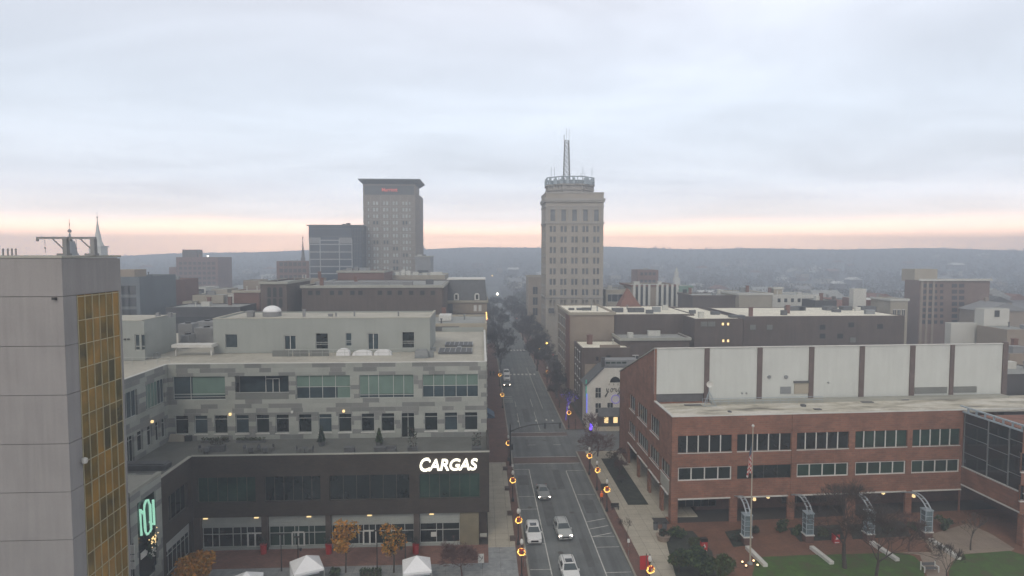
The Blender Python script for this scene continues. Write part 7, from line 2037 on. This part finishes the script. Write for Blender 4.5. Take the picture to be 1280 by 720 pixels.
CARS = [('suv', 'car_white', False, True, False, 6.8, 81.2, 0, 'white car with dark sunroof parked at the left kerb'),
        ('suv', 'car_silver', True, False, True, 10.85, 82.1, R(3), 'silver car with headlights on driving down the middle lane'),
        ('sedan', 'car_grey', True, False, False, 9.5, 95.5, R(1), 'grey car with bright headlights following near the left lane line'),
        ('suv', 'car_white', False, True, True, 10.2, 71.2, R(2), 'white car with sunroof half cut by the bottom edge'),
        ('sedan', 'car_dark', True, False, False, 7.1, 177.0, 0, 'dark car with lit headlights at the head of the far queue'),
        ('suv', 'car_white', False, False, False, 7.4, 184.5, 0, 'white car second in the far queue at the left'),
        ('suv', 'car_white', False, False, False, 7.6, 192.0, 0, 'white car last in the far queue at the left'),
        ('sedan', 'car_grey', True, False, False, 7.6, 297.0, 0, 'tiny car with paired headlights far down the street, nearer one'),
        ('sedan', 'car_grey', True, False, False, 9.6, 394.0, 0, 'tiny car with paired headlights far down the street, farther one')]
for kind, paint, li, sr, rk, x, y, rz, lb in CARS:
    o = car(kind, paint, li, sr, rk)
    place(o, (x, y, .012), rz, lb)
    o.name = 'parked_car' if not li else 'moving_car'
# far street lights and signals
for (px, py, Y, h, lb, m, r_) in ((621.7, 367.5, 445, 9, 'bright lit lamp far down the street', 'sky_white_light', .75), (615.3, 344.5, 900, 6.5, 'tiny lit lamp near the street vanishing point', 'warm_bulb', .9), (260, 320.2, 700, 0, 'single white light shining on the far left horizon', 'sky_white_light', .75)):
    x, z = AY(px, py, Y)
    t = thing('distant_lamp', lb, 'street lamp', (x, Y, 0))
    MB().tube([(x, Y, 0), (x, Y, z)], .12, 5).build('post', M['black_metal'], t)
    MB().ball((x, Y - .3, z), r_, 6).build('lamp_head', M[m], t)
for (px, py, m, lb) in ((683.5, 429, 'warm_bulb', 'warm wall lamp high on the right street front'), (691.5, 443, 'red_glow', 'orange red lamp on the right street front'), (674, 435.5, 'warm_bulb', 'warm lamp deep among right street trees')):
    x, z = AY(px, py, 196 if px != 674 else 208)
    t = thing('hanging_lamp', lb, 'lamp', (x, 196, z))
    yy = 196 if px != 674 else 208
    MB().ball((x, yy, z), .32, 6).build('globe', M[m], t)
    MB().tube([(x, yy, z + .3), (x + (22.3 - x) * .5, yy, z + .8), (22.3, yy, z + .8)], .05, 4).build('bracket', M['black_metal'], t)
for (px, py, lb) in ((646, 398.5, 'red signal light far down the street, left one'), (653, 395, 'red signal light far down the street, right one')):
    x, z = AY(px, py, 330)
    t = thing('distant_signal', lb, 'traffic light', (x, 330, 0))
    MB().tube([(x, 330, 0), (x, 330, z + 1)], .1, 5).build('pole', M['black_metal'], t)
    MB().box(x - .3, x + .3, 329.6, 329.95, z - .9, z + .9).build('signal_head', M['black_metal'], t)
    MB().ball((x, 329.5, z + .3), .35, 6).build('lens', M['red_glow'], t)

# ================================================================== people
def person(label, loc, rz, vest, coat, hood=True, stride=.18):
    verts, edges, rad = [], [], []
    def v(p, r, par=None):
        verts.append(p); rad.append(r)
        if par is not None: edges.append((par, len(verts) - 1))
        return len(verts) - 1
    pel = v((0, 0, .95), .14)
    sp1 = v((0, -.01, 1.15), .135, pel); sp2 = v((0, 0, 1.36), .15, sp1); nk = v((0, -.01, 1.50), .06, sp2); hd = v((0, -.03, 1.60), .085, nk); tp = v((0, -.02, 1.70), .075, hd)
    v((0, -.115, 1.595), .022, hd)                             # nose
    for s in (-1, 1):
        hp = v((s * .10, 0, .90), .10, pel); kn = v((s * .11, -s * stride * .5 - .03, .50), .07, hp); an = v((s * .11, -s * stride + .04, .10), .045, kn)
        he = v((s * .115, -s * stride + .03, .05), .05, an); v((s * .13, -s * stride - .13, .035), .038, he)
        shd = v((s * .19, 0, 1.40), .07, sp2); elb = v((s * .25, s * .05 + .02, 1.13), .05, shd); wr = v((s * .25, s * .12 - .08, .90), .035, elb)
        pa = v((s * .25, s * .12 - .10, .83), .032, wr)
        for k in range(4): f1 = v((s * (.235 + .012 * 0) + s * .0, s * .12 - .135 + k * .022, .77 - .006 * (k in (1, 2))), .010, pa); v((s * .235, s * .12 - .125 + k * .020, .735 - .008 * (k in (1, 2))), .009, f1)
        th = v((s * .235, s * .12 - .15, .81), .011, pa); v((s * .225, s * .12 - .165, .775), .009, th)
    me = bpy.data.meshes.new('body'); me.from_pydata(verts, edges, [])
    o = bpy.data.objects.new('body', me); COL.objects.link(o)
    md = o.modifiers.new('skin', 'SKIN'); md.use_smooth_shade = True
    o.modifiers.new('sub', 'SUBSURF').levels = 1
    for i, d_ in enumerate(me.skin_vertices[0].data): d_.radius = (rad[i], rad[i]); d_.use_root = (i == 0)
    bpy.context.view_layer.update()
    ev = o.evaluated_get(bpy.context.evaluated_depsgraph_get())
    nm = bpy.data.meshes.new_from_object(ev); bpy.data.objects.remove(o)
    for m in (M['cloth_dark'], coat, M['skin']): nm.materials.append(m)
    for p in nm.polygons:
        c = p.center
        p.material_index = 2 if (c.z > 1.52 or (abs(c.x) > .2 and c.z < .92)) else (1 if c.z > .98 else 0)
    t = thing('person', label, 'person', loc, None, rz); ORG[t] = Vector((0, 0, 0))
    b = bpy.data.objects.new('body', nm); COL.objects.link(b); b.parent = t
    MB().lathe([(.09, 1.60), (.105, 1.66), (.085, 1.75), (.02, 1.79)], 10, (0, .01, 0)).build('hair', M['orange_cloth'] if vest else M['hair'], t)
    if vest:
        vb = MB(); prof = [(.19, .92), (.205, 1.1), (.22, 1.3), (.2, 1.42), (.1, 1.5)]
        vs_ = []
        for r_, z in prof:
            for k in range(14): vs_.append((r_ * 1.12 * math.cos(2 * PI * k / 14), r_ * .85 * math.sin(2 * PI * k / 14), z))
        vb.add(vs_, [(i * 14 + k, i * 14 + (k + 1) % 14, (i + 1) * 14 + (k + 1) % 14, (i + 1) * 14 + k) for i in range(4) for k in range(14)])
        vb.build('vest', M['orange_cloth'], t)
    return t
person('person in bright orange hooded jacket on the right kerb', (18.1, 92.0, Z1), R(20), True, M['orange_cloth'])
person('dark clothed person walking on the left pavement, left of two', (2.6, 190.5, Z1), R(-10), False, M['cloth_dark'])
person('dark clothed person walking on the left pavement, right of two', (3.6, 190.0, Z1), R(15), False, M['cloth_dark'])
# ================================================================== far town: houses and winter woods
def house_mesh(seed):
    rr = random.Random(seed)
    w2, d2, h = rr.uniform(4, 8), rr.uniform(4, 7), rr.uniform(4.5, 8)
    mb = MB()
    mb.box(-w2, w2, -d2, d2, -16, h, 0)
    if seed % 3 == 0:
        mb.box(-w2 - .2, w2 + .2, -d2 - .2, d2 + .2, h + .002, h + .4, 1)
        mb.box(-w2 * .4, w2 * .1, -d2 * .3, d2 * .3, h + .402, h + 1.4, 0)
    else:
        r_ = rr.uniform(2, 3.4)
        mb.add([(-w2 - .4, -d2 - .4, h), (w2 + .4, -d2 - .4, h), (w2 + .4, d2 + .4, h), (-w2 - .4, d2 + .4, h), (-w2 - .4, 0, h + r_), (w2 + .4, 0, h + r_)], [(3, 2, 1, 0), (0, 1, 5, 4), (2, 3, 4, 5), (0, 4, 3), (1, 2, 5)], 1)
        mb.box(w2 * .5, w2 * .5 + .8, -.4, .4, h + r_ * .4, h + r_ + 1.0, 0)
    for i in range(3):
        for z in (1.6, 4.4):
            if z + 1.4 < h: x = -w2 + (i + .5) * w2 * 2 / 3; mb.box(x - .5, x + .5, -d2 - .06, -d2 - .004, z, z + 1.4, 2)
    return mb
WALLS = ['redw', 'tanw', 'cream', 'whitew', 'brownw', 'greyw']; ROOFS = ['slate', 'roof_grey', 'terracotta', 'white_trim', 'slate', 'greyw']
variants = []
for k in range(12):
    o = house_mesh(k).build('town_house', [M[WALLS[k % 6]], M[ROOFS[(k * 5 + k // 6) % 6]], M['win_dark']])
    tag(o, 'one of the small hazy houses scattered among winter trees beyond downtown', 'house', 'hazy town houses among the far trees')
    variants.append(o)
hr = random.Random(42)
taken = []
usedv = set()
n = 0
while n < 210:
    Y = 300 * (3.6 ** hr.random()) if n > 44 else hr.uniform(195, 300)
    pxx = hr.uniform(150, 1275) if n > 44 else hr.choice((hr.uniform(206, 330), hr.uniform(872, 1130), hr.uniform(1240, 1290)))
    x = (pxx - VX) / FPX * Y
    if abs(x - 12) < 16 and Y < 900: continue
    if Y < 420 and (380 < pxx < 560 or 655 < pxx < 770): continue
    if any((x - a) ** 2 + (Y - b) ** 2 < 15 ** 2 for a, b in taken): continue
    taken.append((x, Y))
    k = n % 12
    o = variants[k] if k not in usedv else variants[k].copy()
    if k in usedv: COL.objects.link(o)
    usedv.add(k)
    o.location = (x, Y, hill_h(x, Y) + (hr.uniform(5, 13) if n <= 44 else 0)); o.rotation_euler = (0, 0, hr.choice((0, PI / 2)) + hr.uniform(-.1, .1))
    s = hr.uniform(.9, 1.35); o.scale = (s, s, s)
    n += 1
# winter woods over the plain and the hills
def woods():
    g = np.random.default_rng(17)
    P = []
    nt = 8000
    Y = 320 * (5.7 ** g.random(nt))
    px = g.uniform(-40, 1320, nt)
    X = (px - VX) / FPX * Y
    tk = np.array(taken)
    pts, sz, mi = [], [], []
    cl = np.sin(X * .013) * np.cos(Y * .009 + 1) + .5 * np.sin(X * .041 + Y * .03)
    for x, y, c, q in zip(X, Y, cl, px):
        if y < 900 and abs(x - 12) < 13 or math.hypot(x, y) > 1560: continue
        if c < -.75: continue
        if y < 370 and (380 < q < 560 or 640 < q < 790): continue
        if y < 1300 and ((tk[:, 0] - x) ** 2 + (tk[:, 1] - y) ** 2).min() < 9 ** 2: continue
        h = g.uniform(7, 13); r = h * g.uniform(.32, .5); z0 = hill_h(x, y)
        m = 26 if y < 700 else 14 if y < 1400 else 8
        d = g.normal(size=(m, 3)); d /= np.linalg.norm(d, axis=1)[:, None]; d *= g.uniform(.5, 1, size=(m, 1))
        pts.append(np.array([x, y, z0 + h * .62]) + d * np.array([r, r, h * .38]))
        sz.append(np.full(m, .8 if y < 700 else 1.3 if y < 1400 else 2.2))
        mi.append(np.full(m, g.choice([0, 0, 0, 1, 1, 2])))
    pts = np.concatenate(pts); s = np.concatenate(sz)[:, None]; mi = np.concatenate(mi)
    n = len(pts)
    u = g.normal(size=(n, 3)); u /= np.linalg.norm(u, axis=1)[:, None]
    v = g.normal(size=(n, 3)); v -= (v * u).sum(1)[:, None] * u; v /= np.linalg.norm(v, axis=1)[:, None]
    u *= s; v *= s * .7
    V = np.stack([pts - u - v, pts + u - v * .6, pts + v], 1).reshape(-1, 3)
    me = bpy.data.meshes.new('winter_woods')
    me.vertices.add(3 * n); me.vertices.foreach_set('co', V.ravel())
    me.loops.add(3 * n); me.loops.foreach_set('vertex_index', np.arange(3 * n, dtype=np.int32))
    me.polygons.add(n); me.polygons.foreach_set('loop_start', np.arange(0, 3 * n, 3, dtype=np.int32)); me.polygons.foreach_set('loop_total', np.full(n, 3, np.int32))
    for m in (M['bark_far'], M['wood_brown'], M['wood_green']): me.materials.append(m)
    me.polygons.foreach_set('material_index', mi.astype(np.int32))
    me.update()
    o = bpy.data.objects.new('winter_woods', me); COL.objects.link(o); tag(o, kind='stuff')
M['wood_brown'] = mat('wood_brown', (.075, .06, .05), 1, .4, .02, fine=.4)
M['wood_green'] = mat('wood_green', (.035, .045, .03), 1, .4, .02, fine=.4)
woods()
